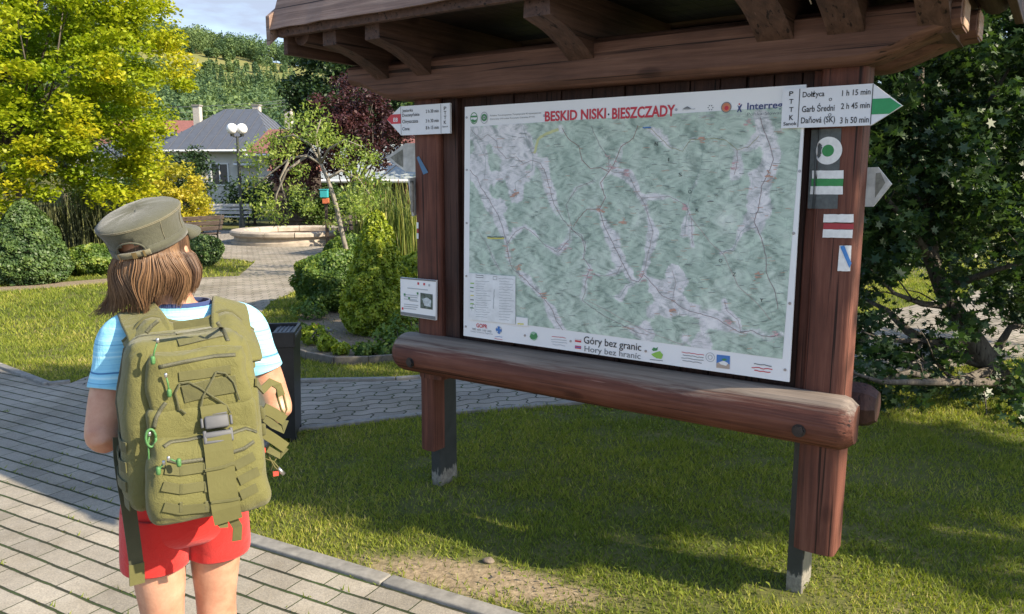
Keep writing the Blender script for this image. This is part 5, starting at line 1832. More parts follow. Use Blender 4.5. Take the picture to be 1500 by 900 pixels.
# right arrow, green
t, F = sign_frame('arrow_sign', 'white arrow sign with green tip pointing right, across the right post', (1216, 157), -0.026)
mb = MB()
flat_plate(mb, [F(1147, 131), (F(1279, 126.5)[0], 0, F(1147, 131)[2] + 0.0), F(1322, 155), (F(1276, 186)[0], 0, F(1144, 188.5)[2]), F(1144, 188.5)], m_swhite, 0.012)
ztop = F(1147, 131)[2]; zbot = F(1144, 188.5)[2]
mb.build('plate', t)
mb = MB()
sx0 = F(1277.5, 145)[0]; tip = F(1320.5, 155)
zc = tip[2]; hh = (ztop - zbot)
mb.add([(sx0, -0.0012, zc + 0.026), (F(1304, 145)[0], -0.0012, zc + 0.026), (tip[0], -0.0012, zc), (F(1304, 145)[0], -0.0012, zc - 0.024), (sx0, -0.0012, zc - 0.024)], [(0, 1, 2, 3, 4)], m_sgreen)
mb.build('green_tip', t)
mb = MB()
for px in (1170.5, 1277):
    s = F(px, 155)[0]
    mb.add([(s - 0.0012, -0.0014, ztop - 0.002), (s + 0.0012, -0.0014, ztop - 0.002), (s + 0.0012, -0.0014, zbot + 0.002), (s - 0.0012, -0.0014, zbot + 0.002)], [(0, 1, 2, 3)], m_blk)
for ch, yt, yb in (('P', 134.2, 141), ('T', 145.6, 152.4), ('T', 157.4, 164.4), ('K', 169, 176.4)):
    sgntext(mb, F, ch, 1156, 1162.4, yt, yb, m_blk, 0.016)
sgntext(mb, F, 'Sanok', 1147.5, 1167.5, 179.2, 184.4, m_blk, 0.014)
sgntext(mb, F, 'Dołżyca', 1175.6, 1208, 134.4, 145.6, m_blk, 0.012)
sgntext(mb, F, '1 h 15 min', 1233.4, 1275.6, 132.6, 141, m_blk, 0.012)
sgntext(mb, F, 'Garb Średni', 1174.6, 1223, 152.6, 165, m_blk, 0.012)
sgntext(mb, F, '2 h 45 min', 1231.8, 1274.4, 151.6, 160.4, m_blk, 0.012)
sgntext(mb, F, 'Daňová (SK)', 1173, 1223.6, 171.6, 184, m_blk, 0.012)
sgntext(mb, F, '3 h 50 min', 1230.4, 1273, 172.2, 181.4, m_blk, 0.012)
for px, py in ((1216.6, 146), (1215.6, 168.6)):
    c0 = F(px, py, 0.0016)
    mb.add([(c0[0] + q * math.cos(a * math.pi / 6), -0.0016, c0[2] + q * math.sin(a * math.pi / 6)) for a in range(12) for q in (0.0035, 0.0052)], [(2 * a, 2 * a + 1, (2 * a + 3) % 24, (2 * a + 2) % 24) for a in range(12)], m_blk)
mb.build('lettering', t)
# left arrow, red
t, F = sign_frame('arrow_sign', 'white arrow sign with red tip pointing left, on top of the left post', (622, 174), -0.03)
ztop = F(659, 151)[2]; zbot = F(659, 195.5)[2]
tip = F(566.5, 175.5)
mb = MB()
xl = F(587, 170)[0]; xr = F(659, 170)[0]
flat_plate(mb, [tip, (xl, 0, zbot), (xr, 0, zbot), (xr, 0, ztop), (xl, 0, ztop)], m_swhite, 0.012)
mb.build('plate', t)
mb = MB()
zc = tip[2]; th_ = (ztop - zbot) * 0.165; xf = tip[0] + (xl - tip[0]) * 0.34
mb.add([(tip[0] + 0.002, -0.0012, zc), (xf, -0.0012, zc - th_), (xl, -0.0012, zc - th_), (xl, -0.0012, zc + th_), (xf, -0.0012, zc + th_)], [(0, 1, 2, 3, 4)], plain('sign_red', (0.55, 0.03, 0.045), 0.45, bstr=0))
mb.build('red_tip', t)
mb = MB()
for px in (587.4, 646):
    s = F(px, 170)[0]
    mb.add([(s - 0.001, -0.0014, ztop - 0.002), (s + 0.001, -0.0014, ztop - 0.002), (s + 0.001, -0.0014, zbot + 0.002), (s - 0.001, -0.0014, zbot + 0.002)], [(0, 1, 2, 3)], m_blk)
sgntext(mb, F, 'E8', 576.6, 582.8, 173, 179, m_swhite, 0.02)
sgntext(mb, F, 'Jeziorka', 589.6, 605, 160.4, 166, m_blk, 0.01)
sgntext(mb, F, 'Duszatyńskie', 589.6, 614.6, 166.6, 172.8, m_blk, 0.01)
sgntext(mb, F, 'Chryszczata', 589.6, 612.6, 176, 182.6, m_blk, 0.01)
sgntext(mb, F, 'Cisna', 589.6, 600, 186.6, 191.6, m_blk, 0.01)
sgntext(mb, F, '2 h 30 min', 624, 642.8, 161, 166, m_blk, 0.01)
sgntext(mb, F, '3 h 30 min', 624, 642.8, 175, 180, m_blk, 0.01)
sgntext(mb, F, '8 h 15 min', 624, 642.8, 185, 190, m_blk, 0.01)
for ch, yt in (('P', 156.6), ('T', 163.2), ('T', 170), ('K', 177)):
    sgntext(mb, F, ch, 650.4, 654, yt, yt + 5, m_blk, 0.012)
sgntext(mb, F, 'Sanok', 648.4, 656.6, 184.6, 187, m_blk, 0.006)
mb.build('lettering', t)
# worn arrows fixed to the outer sides of the posts, turned away from us
m_worn = plain('worn_white', (0.50, 0.50, 0.47), 0.7, 0, 0.35, 14, 0.2)
m_dirt = plain('lichen_grey', (0.20, 0.20, 0.17), 0.9, 0, 0.5, 30, 0.3)
def worn_arrow(label, pts, y, flare):
    t, F = sign_frame('arrow_sign', label, (sum(p[0] for p in pts) / len(pts), sum(p[1] for p in pts) / len(pts)), y)
    mb = MB()
    q = [F(px, py) for px, py in pts]
    flat_plate(mb, q, m_worn, 0.014)
    mb.build('plate', t)
    mb = MB()
    for poly in flare:
        quadfill(mb, F, poly, m_dirt, 0.0015)
    mb.build('lichen', t)
worn_arrow('weathered blank arrow plate sticking out right behind the right post', [(1257, 246), (1286, 245), (1306, 270), (1279, 303), (1255, 303)], 0.15, [[(1260, 250), (1267, 249), (1264, 299), (1258, 300)], [(1283, 254), (1290, 253), (1297, 268), (1282, 290)]])
worn_arrow('weathered blank arrow plate sticking out left behind the left post', [(565, 231), (594, 210), (609, 210), (609, 252), (594, 252)], 0.16, [[(572, 231), (590, 219), (591, 246), (582, 240)]])
# small plate seen edge-on on the left post
t = thing('side_plate', BO + BR * (S_LP - 0.012) + BN * 0.04 + Vector((0, 0, bp(606, 288, 0)[1])), -TH, 'small white tilted plate fixed to the outer side of the left post', 'sign')
mb = MB()
mb.box((-0.004, 0, 0), (0.012, 0.085, 0.185), m_worn, Matrix.Rotation(R(7), 3, 'X'), bev=0.003)
mb.build('plate', t)
mb = MB()
mb.box((0.010, -0.047, 0.0), (0.016, 0.012, 0.15), m_steel, bev=0.003)
mb.build('bracket', t)
# small leaflet board on the left post
t, F = sign_frame('notice_board', 'small white notice with photo, tilted on the left post above the log', (612, 438), -0.03, 'notice')
mb = MB()
nb = [(586.5, 406.5), (638.5, 411), (638, 469.5), (587, 461.5)]
q = [F(*p) for p in nb]
flat_plate(mb, q, m_white, 0.012)
mb.build('plate', t)
mb = MB()
quadfill(mb, F, [(586.5, 406.5), (638.5, 411), (638.5, 413), (586.5, 408.6)], m_gry, 0.0014)
mb.build('dark_band', t)
mb = MB()
quadfill(mb, F, [(587, 456.6), (638, 463.8), (638, 469), (587, 461)], m_gry, 0.0014)
mb.build('dark_band', t)
mb = MB()
quadfill(mb, F, [(616, 429), (634, 431.6), (634, 454), (616, 451.4)], plain('photo_print', (0.07, 0.10, 0.085), 0.4, 0, 0.8, 60, 0), 0.0014)
quadfill(mb, F, [(619, 438), (626, 436), (632, 440), (631, 450), (622, 448)], plain('photo_pale', (0.45, 0.50, 0.52), 0.4, 0, 0.3, 60, 0), 0.0022)
mb.build('photograph', t)
mb = MB()
for (x0, x1, y, mt) in ((597, 627, 421.5, m_lgry), (592, 613, 431, m_lgry), (592, 612, 434, m_lgry), (592, 611, 437.4, m_lgry), (600, 613, 440, m_lgry), (592, 613, 445, m_lgry), (592, 612, 448, m_lgry), (592, 610, 451, m_lgry)):
    quadfill(mb, F, [(x0, y), (x1, y + 2.0 * (x1 - x0) / 20), (x1, y + 1.2 + 2.0 * (x1 - x0) / 20), (x0, y + 1.2)], mt, 0.0016)
for px, py, mt in ((613, 415.4, m_red), (621.6, 416.4, m_red), (629, 418, m_lgry), (593, 431.6, m_grn), (612, 430, m_grn), (599.5, 437, m_grn), (590, 452, m_red)):
    quadfill(mb, F, [(px - 1.2, py - 1.7), (px + 1.2, py - 1.5), (px + 1.2, py + 1.9), (px - 1.2, py + 1.7)], mt, 0.0018)
mb.build('lettering', t)
# ================================================================== SMALLER THINGS AND BUILDINGS
# ---- litter bin
m_binm = plain('bin_metal', (0.022, 0.022, 0.024), 0.4, 0.3, 0.2, 20, 0.08)
m_bing = plain('bin_ash_plate', (0.10, 0.10, 0.105), 0.5, 0.5, 0.3, 50, 0.2)
bc = gnd(386, 655)
t = thing('litter_bin', (bc.x - 0.01, bc.y + 0.2, 0), R(8), 'black metal litter bin on the grass right of the backpack', 'litter bin')
mb = MB()
bw, bd, bh = 0.36, 0.32, 0.68
def taper_box(mb, w0, d0, w1, d1, z0, z1, mat):
    vs = [(sx * w / 2, sy * d / 2, z) for (w, d, z) in ((w0, d0, z0), (w1, d1, z1)) for sx, sy in ((-1, -1), (1, -1), (1, 1), (-1, 1))]
    mb.add(vs, [(0, 3, 2, 1), (4, 5, 6, 7), (0, 1, 5, 4), (1, 2, 6, 5), (2, 3, 7, 6), (3, 0, 4, 7)], mat)
taper_box(mb, bw - 0.03, bd - 0.03, bw, bd, 0.03, bh - 0.075, m_binm)
mb.build('body', t)
mb = MB()
for sx, sy, w, d in ((0, -1, bw + 0.012, 0.02), (0, 1, bw + 0.012, 0.02), (-1, 0, 0.02, bd + 0.012), (1, 0, 0.02, bd + 0.012)):
    mb.box((sx * bw / 2, sy * bd / 2, bh - 0.03), (w, d, 0.095), m_binm, bev=0.004)
mb.build('rim', t)
mb = MB()
mb.box((0.12, 0, bh - 0.012), (0.15, bd - 0.03, 0.02), m_bing, bev=0.004)
for k in range(5):
    mb.box((0.07 + k * 0.025, 0, bh + 0.001), (0.006, bd - 0.08, 0.008), m_bing)
mb.build('ash_plate', t)
for sx in (-1, 1):
    for sy in (-1, 1):
        mb = MB()
        mb.box((sx * 0.15, sy * 0.12, 0.018), (0.04, 0.04, 0.036), m_binm)
        mb.build('foot', t)

# ---- fountain basin
m_fst = plain('fountain_stone', (0.36, 0.31, 0.25), 0.85, 0, 0.25, 6, 0.4)
m_fin = plain('fountain_inside', (0.30, 0.22, 0.14), 0.9, 0, 0.3, 5, 0.3)
fc = Vector((-5.62, 20.6, 0))
t = thing('fountain', fc, 0, 'low round stone fountain basin at the end of the path', 'fountain')
mb = MB()
n_ = 64
def ringprof(mb, prof, mat, n_=64):
    vs, fs = [], []
    for r_, z in prof:
        for j in range(n_):
            a = 2 * math.pi * j / n_
            vs.append((r_ * math.cos(a), r_ * math.sin(a), z))
    m_ = len(prof)
    for i in range(m_ - 1):
        for j in range(n_):
            a, b_ = i * n_ + j, i * n_ + (j + 1) % n_
            fs.append((a, b_, b_ + n_, a + n_))
    mb.add(vs, fs, mat)
ringprof(mb, [(1.66, 0.0), (1.66, 0.08), (1.58, 0.10), (1.56, 0.22)], m_fst)
mb.build('plinth', t, smooth=True, auto=30)
mb = MB()
for k in range(14):
    a0, a1 = 2 * math.pi * k / 14 + 0.006, 2 * math.pi * (k + 1) / 14 - 0.006
    prof = [(1.28, 0.20), (1.63, 0.20), (1.67, 0.23), (1.67, 0.30), (1.63, 0.335), (1.33, 0.335), (1.28, 0.30)]
    vs, fs = [], []
    m_ = len(prof)
    for i in range(9):
        a = a0 + (a1 - a0) * i / 8
        for r_, z in prof:
            vs.append((r_ * math.cos(a), r_ * math.sin(a), z))
    for i in range(8):
        for j in range(m_):
            fs.append((i * m_ + j, i * m_ + (j + 1) % m_, (i + 1) * m_ + (j + 1) % m_, (i + 1) * m_ + j))
    fs += [tuple(range(m_)), tuple(range(8 * m_ + m_ - 1, 8 * m_ - 1, -1))]
    mb.add(vs, fs, m_fst)
mb.build('coping', t, smooth=True, auto=30)
mb = MB()
ringprof(mb, [(1.34, 0.21), (1.30, 0.05), (0.05, 0.04)], m_fin)
mb.build('basin', t, smooth=True, auto=30)

# ---- park benches: wooden slats on cast iron ends
m_slat = wood('bench_slat', (0.03, 0.022, 0.018), (0.06, 0.044, 0.036), (0.10, 0.08, 0.068), 0)
m_slatw = wood('pale_bench_slat', (0.30, 0.28, 0.25), (0.45, 0.43, 0.39), (0.58, 0.56, 0.52), 0)
m_cast = plain('cast_iron', (0.02, 0.02, 0.022), 0.5, 0.5, 0.2)
def bench(loc, rz, label, smat, L=1.7):
    t = thing('park_bench', loc, rz, label, 'bench', 'slatted park benches round the fountain')
    mb = MB()
    for k in range(4):
        mb.box((0, -0.20 + k * 0.115, 0.44), (L, 0.095, 0.032), smat, bev=0.008)
    mb.build('seat', t)
    mb = MB()
    for k in range(3):
        mb.box((0, 0.235 + k * 0.035, 0.56 + k * 0.115), (L, 0.028, 0.095), smat, Matrix.Rotation(R(-16), 3, 'X'), bev=0.008)
    mb.build('backrest', t)
    for sx in (-1, 1):
        x = sx * (L / 2 - 0.10)
        mb = MB()
        mb.tube([(x, -0.26, 0.0), (x, -0.21, 0.10), (x, -0.24, 0.25), (x, -0.21, 0.415)], [0.022, 0.018, 0.018, 0.02], m_cast, 7)
        mb.tube([(x, 0.30, 0.0), (x, 0.20, 0.14), (x, 0.19, 0.415), (x, 0.25, 0.6), (x, 0.335, 0.86)], [0.022, 0.018, 0.02, 0.018, 0.015], m_cast, 7)
        mb.tube([(x, -0.24, 0.415), (x, 0.19, 0.415)], 0.018, m_cast, 7)
        mb.tube([(x, -0.21, 0.415), (x, -0.26, 0.56), (x, -0.22, 0.655), (x, 0.0, 0.66), (x, 0.26, 0.655)], [0.015, 0.017, 0.019, 0.018, 0.014], m_cast, 7)
        mb.tube([(x, -0.21, 0.14), (x, 0.0, 0.2), (x, 0.2, 0.15)], 0.012, m_cast, 6)
        mb.build('iron_end', t, smooth=True)
    return t
p = gnd(324, 378)
bench((p.x - 0.95, p.y + 0.5, 0), R(-115), 'dark slatted bench with iron arms, seen half behind the cap', m_slat)
p = gnd(326, 338)
bench((p.x, p.y, 0), R(0), 'pale slatted bench standing beyond the dark one', m_slatw, 1.75)
p = gnd(484, 373)
bench((p.x + 0.72, p.y + 0.35, 0), R(75), 'bench end peeping out beside the shrubs right of the fountain', m_slat)

# ---- globe lamp
m_globe = plain('opal_globe', (0.80, 0.80, 0.78), 0.25, 0, 0.02, bstr=0)
m_pole = plain('lamp_pole', (0.045, 0.05, 0.045), 0.5, 0.4, 0.2)
lp_ = at_y(353, 300, 24.0)
t = thing('street_lamp', (lp_.x, 24.0, 0), R(15), 'black street lamp with two white globes before the grey roof', 'street lamp')
g1, g2_ = at_y(346.5, 189, 24.0), at_y(358, 189.5, 24.2)
mb = MB()
mb.lathe([(0.09, 0.0), (0.09, 0.35), (0.055, 0.45), (0.045, 2.4), (0.035, g1.z - 0.22)], m_pole, 12)
mb.build('pole', t, smooth=True, auto=40)
mb = MB()
mb.tube([(-0.14, 0, g1.z - 0.2), (0, 0, g1.z - 0.26), (0.14, 0, g1.z - 0.2)], 0.022, m_pole, 8)
for sx in (-0.14, 0.14):
    mb.tube([(sx, 0, g1.z - 0.22), (sx, 0, g1.z - 0.13)], [0.05, 0.07], m_pole, 10)
mb.build('arm', t, smooth=True, auto=40)
for sx in (-0.14, 0.14):
    mb = MB()
    mb.lathe([(0.16 * math.sin(math.pi * k / 14) + 0.0005, -0.16 * math.cos(math.pi * k / 14)) for k in range(15)], m_globe, 24, (sx, 0, g1.z))
    mb.build('globe', t, smooth=True)

# ---- houses
m_ren = plain('white_render', (0.56, 0.53, 0.47), 0.9, 0, 0.08, 3, 0.1)
m_brick, n, l, b = newmat('orange_brick')
br_ = n.new('ShaderNodeTexBrick')
br_.inputs['Scale'].default_value = 4
br_.inputs['Color1'].default_value = (0.42, 0.15, 0.07, 1)
br_.inputs['Color2'].default_value = (0.36, 0.12, 0.06, 1)
br_.inputs['Mortar'].default_value = (0.35, 0.25, 0.18, 1)
l.new(coords(n, l, rot=(R(90), 0, 0)), br_.inputs['Vector'])
l.new(br_.outputs['Color'], b.inputs['Base Color'])
m_groof = plain('grey_metal_roof', (0.095, 0.105, 0.125), 0.5, 0.2, 0.1, 4, 0.05)
m_seam = plain('grey_roof_seam', (0.06, 0.066, 0.08), 0.5, 0.2, 0.1)
m_rroof = plain('red_brown_roof', (0.19, 0.075, 0.06), 0.7, 0, 0.2, 8, 0.2)
m_lroof = plain('pale_grey_roof', (0.27, 0.30, 0.30), 0.7, 0, 0.15, 4, 0.1)
m_glass = plain('window_glass', (0.03, 0.035, 0.04), 0.08, 0, 0.1, bstr=0)
m_frame = plain('window_frame', (0.7, 0.7, 0.68), 0.5, bstr=0)
m_chim = plain('chimney_render', (0.40, 0.37, 0.33), 0.9, var=0.2)
m_dwood = wood('dark_timber', (0.03, 0.022, 0.018), (0.06, 0.045, 0.035), (0.10, 0.075, 0.06), 2)
def house(name, label, c, rz, W, D, He, Hr, hip, wallm, roofm, seams=True, chims=(), wins=(), base=0.0, over=0.45):
    t = thing(name, c, rz, label, 'house')
    mb = MB()
    x, y = W / 2, D / 2
    vs = [(sx * x, sy * y, z) for z in (base, He) for sx, sy in ((-1, -1), (1, -1), (1, 1), (-1, 1))]
    mb.add(vs, [(0, 1, 5, 4), (1, 2, 6, 5), (2, 3, 7, 6), (3, 0, 4, 7)], wallm)
    if hip == 0:
        mb.add([(-x, -y, He), (-x, y, He), (-x, 0, Hr), (x, -y, He), (x, y, He), (x, 0, Hr)], [(0, 1, 2), (3, 4, 5)], wallm)
    mb.build('wall', t)
    X, Y = x + over, y + over
    dz = over * (Hr - He) / y
    e = He - dz * 0.4
    r_ = [(-X, -Y, e), (X, -Y, e), (X, Y, e), (-X, Y, e), (-(x - hip) if hip else -X, 0, Hr), ((x - hip) if hip else X, 0, Hr)]
    mb = MB()
    th = 0.14
    lo = [(a, b_, z - th) for a, b_, z in r_]
    fs = [(0, 1, 5, 4), (2, 3, 4, 5)] + ([(1, 2, 5), (3, 0, 4)] if hip else [])
    mb.add(r_ + lo, fs + [tuple(i + 6 for i in reversed(f)) for f in fs] + [(0, 6, 7, 1), (1, 7, 8, 2), (2, 8, 9, 3), (3, 9, 6, 0)], roofm)
    ro = mb.build('roof', t)
    if seams:
        mb = MB()
        def seam(p, q):
            mb.tube([Vector(p) + Vector((0, 0, .02)), Vector(q) + Vector((0, 0, .02))], 0.028, m_seam, 4)
        k = int(2 * X / 0.55)
        for sgn in (-1, 1):
            for i in range(1, k):
                xx = -X + 2 * X * i / k
                lim = x - hip
                if abs(xx) <= lim:
                    f = 1.0
                else:
                    f = (X - abs(xx)) / (X - lim)
                seam((xx, sgn * Y, e), (xx, sgn * Y * (1 - f), e + (Hr - e) * f))
        k = int(2 * Y / 0.55)
        if hip:
            for sgn in (-1, 1):
                for i in range(1, k):
                    yy = -Y + 2 * Y * i / k
                    f = (Y - abs(yy)) / Y
                    seam((sgn * X, yy, e), (sgn * (X - (X - (x - hip)) * f), yy, e + (Hr - e) * f))
        mb.build('seams', ro)
    mb = MB()
    for sgn in (-1, 1):
        mb.tube([(-X, sgn * (Y + 0.06), e - 0.08), (X, sgn * (Y + 0.06), e - 0.08)], 0.07, m_frame, 8)
    mb.build('gutter', ro)
    for (cx, cy, h) in chims:
        mb = MB()
        zb_ = He + (Hr - He) * 0.3
        mb.box((cx, cy, (zb_ + h) / 2), (0.40, 0.36, h - zb_), m_chim)
        mb.box((cx, cy, h + 0.04), (0.50, 0.46, 0.08), m_conc)
        mb.build('chimney', ro)
    for (wx, wz, ww, wh) in wins:
        mb = MB()
        for (cx, cz, sx, sz) in ((wx, wz + wh / 2, ww + .12, .07), (wx, wz - wh / 2, ww + .12, .07), (wx - ww / 2, wz, .07, wh), (wx + ww / 2, wz, .07, wh), (wx, wz, .05, wh)):
            mb.box((cx, -y - 0.02, cz), (sx, 0.08, sz), m_frame)
        w_ = mb.build('window', t)
        mb = MB()
        mb.box((wx, -y - 0.006, wz), (ww, 0.02, wh), m_glass)
        mb.build('pane', w_)
    return t
hp = at_y(312, 270, 45)
hh = at_y(330, 219, 45)
house('village_house', 'white rendered house with hipped grey metal roof behind the lamp', (hp.x + 0.6, 48.5, 0), R(-6), 6.6, 7.0, hh.z + 0.1, at_y(330, 159, 48).z, 2.3, m_ren, m_groof, True, ((-2.3, -0.8, at_y(300, 156, 48).z), (0.9, 0.3, at_y(346, 155, 48.5).z), (2.6, 1.0, at_y(388, 161, 48.5).z)), ((0.2, 1.9, 1.0, 1.2),))
t = house('village_house', 'low wing with grey metal roof left of the hipped house', (hp.x - 5.2, 50, 0), R(4), 7.0, 6.0, 2.9, 4.6, 2.5, m_ren, m_groof, True)
t = house('village_house', 'house with red brown roof at the far left behind the maple', (-24.5, 56, 0), R(10), 9, 7, 3.8, 5.7, 0, m_ren, m_rroof, False)
hb = at_y(365, 247, 44)
t = house('brick_house', 'orange brick annexe half hidden by the drooping tree', (hb.x + 0.9, 46.0, 0), R(-6), 2.6, 2.4, 2.55, 2.75, 0, m_brick, m_groof, False)
sh = at_y(560, 262, 30)
t = house('shed', 'low shed with pale grey roof left of the board post', (sh.x + 0.3, 32, 0), R(-8), 6.0, 4.2, 1.75, 3.0, 0, m_dwood, m_lroof, False, over=0.5)
t = house('village_house', 'house with dark red roof behind the purple tree', (-8.5, 44, 0), R(-4), 9, 6, 3.0, 4.35, 0, m_ren, m_rroof, False)

# ---- small dark timber kiosk under the drooping tree
kp = at_y(432, 305, 27)
t = thing('timber_kiosk', (kp.x, 27.5, 0), R(-5), 'small dark timber kiosk behind the drooping tree', 'kiosk')
mb = MB()
mb.box((0, 0, 0.95), (1.3, 1.1, 1.9), m_dwood, bev=0.01)
mb.build('wall', t)
mb = MB()
for k in range(5):
    mb.box((0, -0.57, 0.25 + k * 0.34), (1.34, 0.04, 0.07), m_slat)
mb.build('boards', t)
mb = MB()
mb.add([(-.8, -.7, 1.9), (.8, -.7, 1.9), (.8, .7, 1.9), (-.8, .7, 1.9), (-.8, 0, 2.3), (.8, 0, 2.3)], [(0, 1, 5, 4), (2, 3, 4, 5), (0, 4, 3), (1, 2, 5), (0, 3, 2, 1)], m_rroof)
mb.build('roof', t)

# ---- turquoise nesting box on an orange post
m_turq = plain('turquoise_paint', (0.03, 0.30, 0.33), 0.5, 0, 0.08, bstr=0)
m_orp = plain('orange_paint', (0.45, 0.12, 0.05), 0.6, 0, 0.1, bstr=0)
tp = at_y(475, 284, 19.0)
t = thing('box_on_post', (tp.x, 19.0, 0), 0, 'small turquoise box on an orange post beside the leaning trunk', 'box')
mb = MB()
mb.box((0, 0, tp.z), (0.18, 0.15, 0.18), m_turq, bev=0.01)
mb.box((0, 0, tp.z + 0.10), (0.21, 0.18, 0.02), m_turq, bev=0.004)
mb.build('box', t)
mb = MB()
mb.box((0.03, 0.02, (tp.z - 0.24) / 2), (0.07, 0.07, tp.z - 0.24), m_dwood, bev=0.006)
mb.box((0.03, 0.0, tp.z - 0.17), (0.15, 0.10, 0.13), m_orp, bev=0.006)
mb.build('post', t)

# ---- standing stone among the shrubs
sp = gnd(573, 372)
t = stone('standing_stone', (-2.35, 14.0, 0), (0.14, 0.11, 0.42), 'grey upright stone between the conical conifer and the post', 'stone', None, 21)

# ---- utility pole with wires
up_ = at_y(457, 200, 62)
t = thing('utility_pole', (up_.x, 62, terrain(up_.x, 62)), 0, 'grey utility pole with a cross arm above the purple tree', 'utility pole')
m_cpole = plain('grey_pole', (0.36, 0.35, 0.33), 0.9, 0, 0.15)
ztop_ = at_y(457, 151, 62).z
mb = MB()
mb.tube([(0, 0, 0), (0, 0, ztop_)], [0.14, 0.10], m_cpole, 8)
mb.build('pole', t, smooth=True)
mb = MB()
mb.box((0, 0, ztop_ - 0.25), (1.9, 0.1, 0.1), m_cpole)
for sx in (-0.85, 0, 0.85):
    mb.tube([(sx, 0, ztop_ - 0.2), (sx, 0, ztop_ + 0.0)], 0.05, m_white, 6)
mb.build('cross_arm', t)
m_wire2 = plain('power_line', (0.30, 0.30, 0.30), 0.5, 0.3, bstr=0)
for k, (sx, dz) in enumerate(((-0.85, 0), (0.0, 0), (0.85, 0))):
    a = Vector((up_.x + sx, 62, terrain(up_.x, 62) + ztop_))
    b_ = Vector((-44, 66 + k * 2, ztop_ + 1.2 - k * 0.9))
    pts = [a.lerp(b_, i / 16) - Vector((0, 0, 0.9 * 4 * (i / 16) * (1 - i / 16))) for i in range(17)]
    mb = MB()
    mb.tube(pts, 0.012, m_wire2, 4)
    tag(mb.build('power_line'), ['topmost power line running left from the utility pole', 'middle power line running left from the utility pole', 'lowest power line running left from the utility pole'][k], 'power line', 'power lines')
# ================================================================== PERSON WITH BACKPACK
HEAD_AZ = -30.0                                # heading, clockwise from +Y
PX, PY = -0.842, 1.985
PROT = R(-HEAD_AZ)
pr_t = thing('person', (PX, PY, 0), PROT, 'child in grey green field cap, blue striped t-shirt and red shorts walking away', 'person')
PM = Matrix.Translation((PX, PY, 0)) @ Matrix.Rotation(PROT, 4, 'Z')
PMI = PM.inverted()
def pl(px, py, yl):
    """photo pixel -> person-local point on the local plane y = yl"""
    o = PMI @ CAMP
    d = PMI.to_3x3() @ ray(px, py)
    return o + d * ((yl - o.y) / d.y)
def plx(px, py, xl):
    o = PMI @ CAMP
    d = PMI.to_3x3() @ ray(px, py)
    return o + d * ((xl - o.x) / d.x)

def rings_mesh(rings, n=32, cap0=True, cap1=True, ex=2.0):
    """rings: (center, xaxis*rx, yaxis*ry)"""
    vs, fs = [], []
    for (c, ax, ay) in rings:
        for j in range(n):
            a = 2 * math.pi * j / n
            ca, sa = math.cos(a), math.sin(a)
            k = (abs(ca) ** ex + abs(sa) ** ex) ** (-1 / ex)
            vs.append(Vector(c) + Vector(ax) * ca * k + Vector(ay) * sa * k)
    for i in range(len(rings) - 1):
        for j in range(n):
            a, b_ = i * n + j, i * n + (j + 1) % n
            fs.append((a, b_, b_ + n, a + n))
    if cap0: fs.append(tuple(range(n - 1, -1, -1)))
    if cap1: fs.append(tuple((len(rings) - 1) * n + j for j in range(n)))
    return vs, fs
def hrings(prof):
    return [((cx, cy, z), (rx, 0, 0), (0, ry, 0)) for (z, cx, cy, rx, ry) in prof]
def limb_rings(pts, rad, sub=4, flat=1.0):
    """smooth tapered limb through pts"""
    P = [Vector(p) for p in pts]
    out = []
    k = len(P)
    def cr(p0, p1, p2, p3, t):
        return 0.5 * ((2 * p1) + (p2 - p0) * t + (2 * p0 - 5 * p1 + 4 * p2 - p3) * t * t + (-p0 + 3 * p1 - 3 * p2 + p3) * t ** 3)
    Q, RR = [], []
    for i in range(k - 1):
        for s in range(sub):
            t = s / sub
            Q.append(cr(P[max(i - 1, 0)], P[i], P[i + 1], P[min(i + 2, k - 1)], t))
            RR.append(rad[i] + (rad[i + 1] - rad[i]) * (t * t * (3 - 2 * t)))
    Q.append(P[-1])
    RR.append(rad[-1])
    side = None
    for i in range(len(Q)):
        tg = (Q[min(i + 1, len(Q) - 1)] - Q[max(i - 1, 0)]).normalized()
        if side is None:
            side = tg.cross(Vector((0, 1, 0)) if abs(tg.y) < 0.9 else Vector((1, 0, 0))).normalized()
        side = (side - tg * side.dot(tg)).normalized()
        out.append((Q[i], side * RR[i], tg.cross(side) * RR[i] * flat))
    return out

m_skin, n, l, b = newmat('skin')
v = coords(n, l)
f_ = noise(n, l, v, 11, 8, 0.7)
r = ramp(n, [(0.34, (0.40, 0.17, 0.105)), (0.5, (0.48, 0.245, 0.158)), (0.68, (0.56, 0.315, 0.215))])
l.new(f_, r.inputs['Fac'])
l.new(r.outputs['Color'], b.inputs['Base Color'])
b.inputs['Roughness'].default_value = 0.48
b.inputs['Subsurface Weight'].default_value = 0.12
b.inputs['Subsurface Radius'].default_value = (0.012, 0.005, 0.003)
bump(n, l, b, noise(n, l, v, 160, 4), 0.25, 0.002)

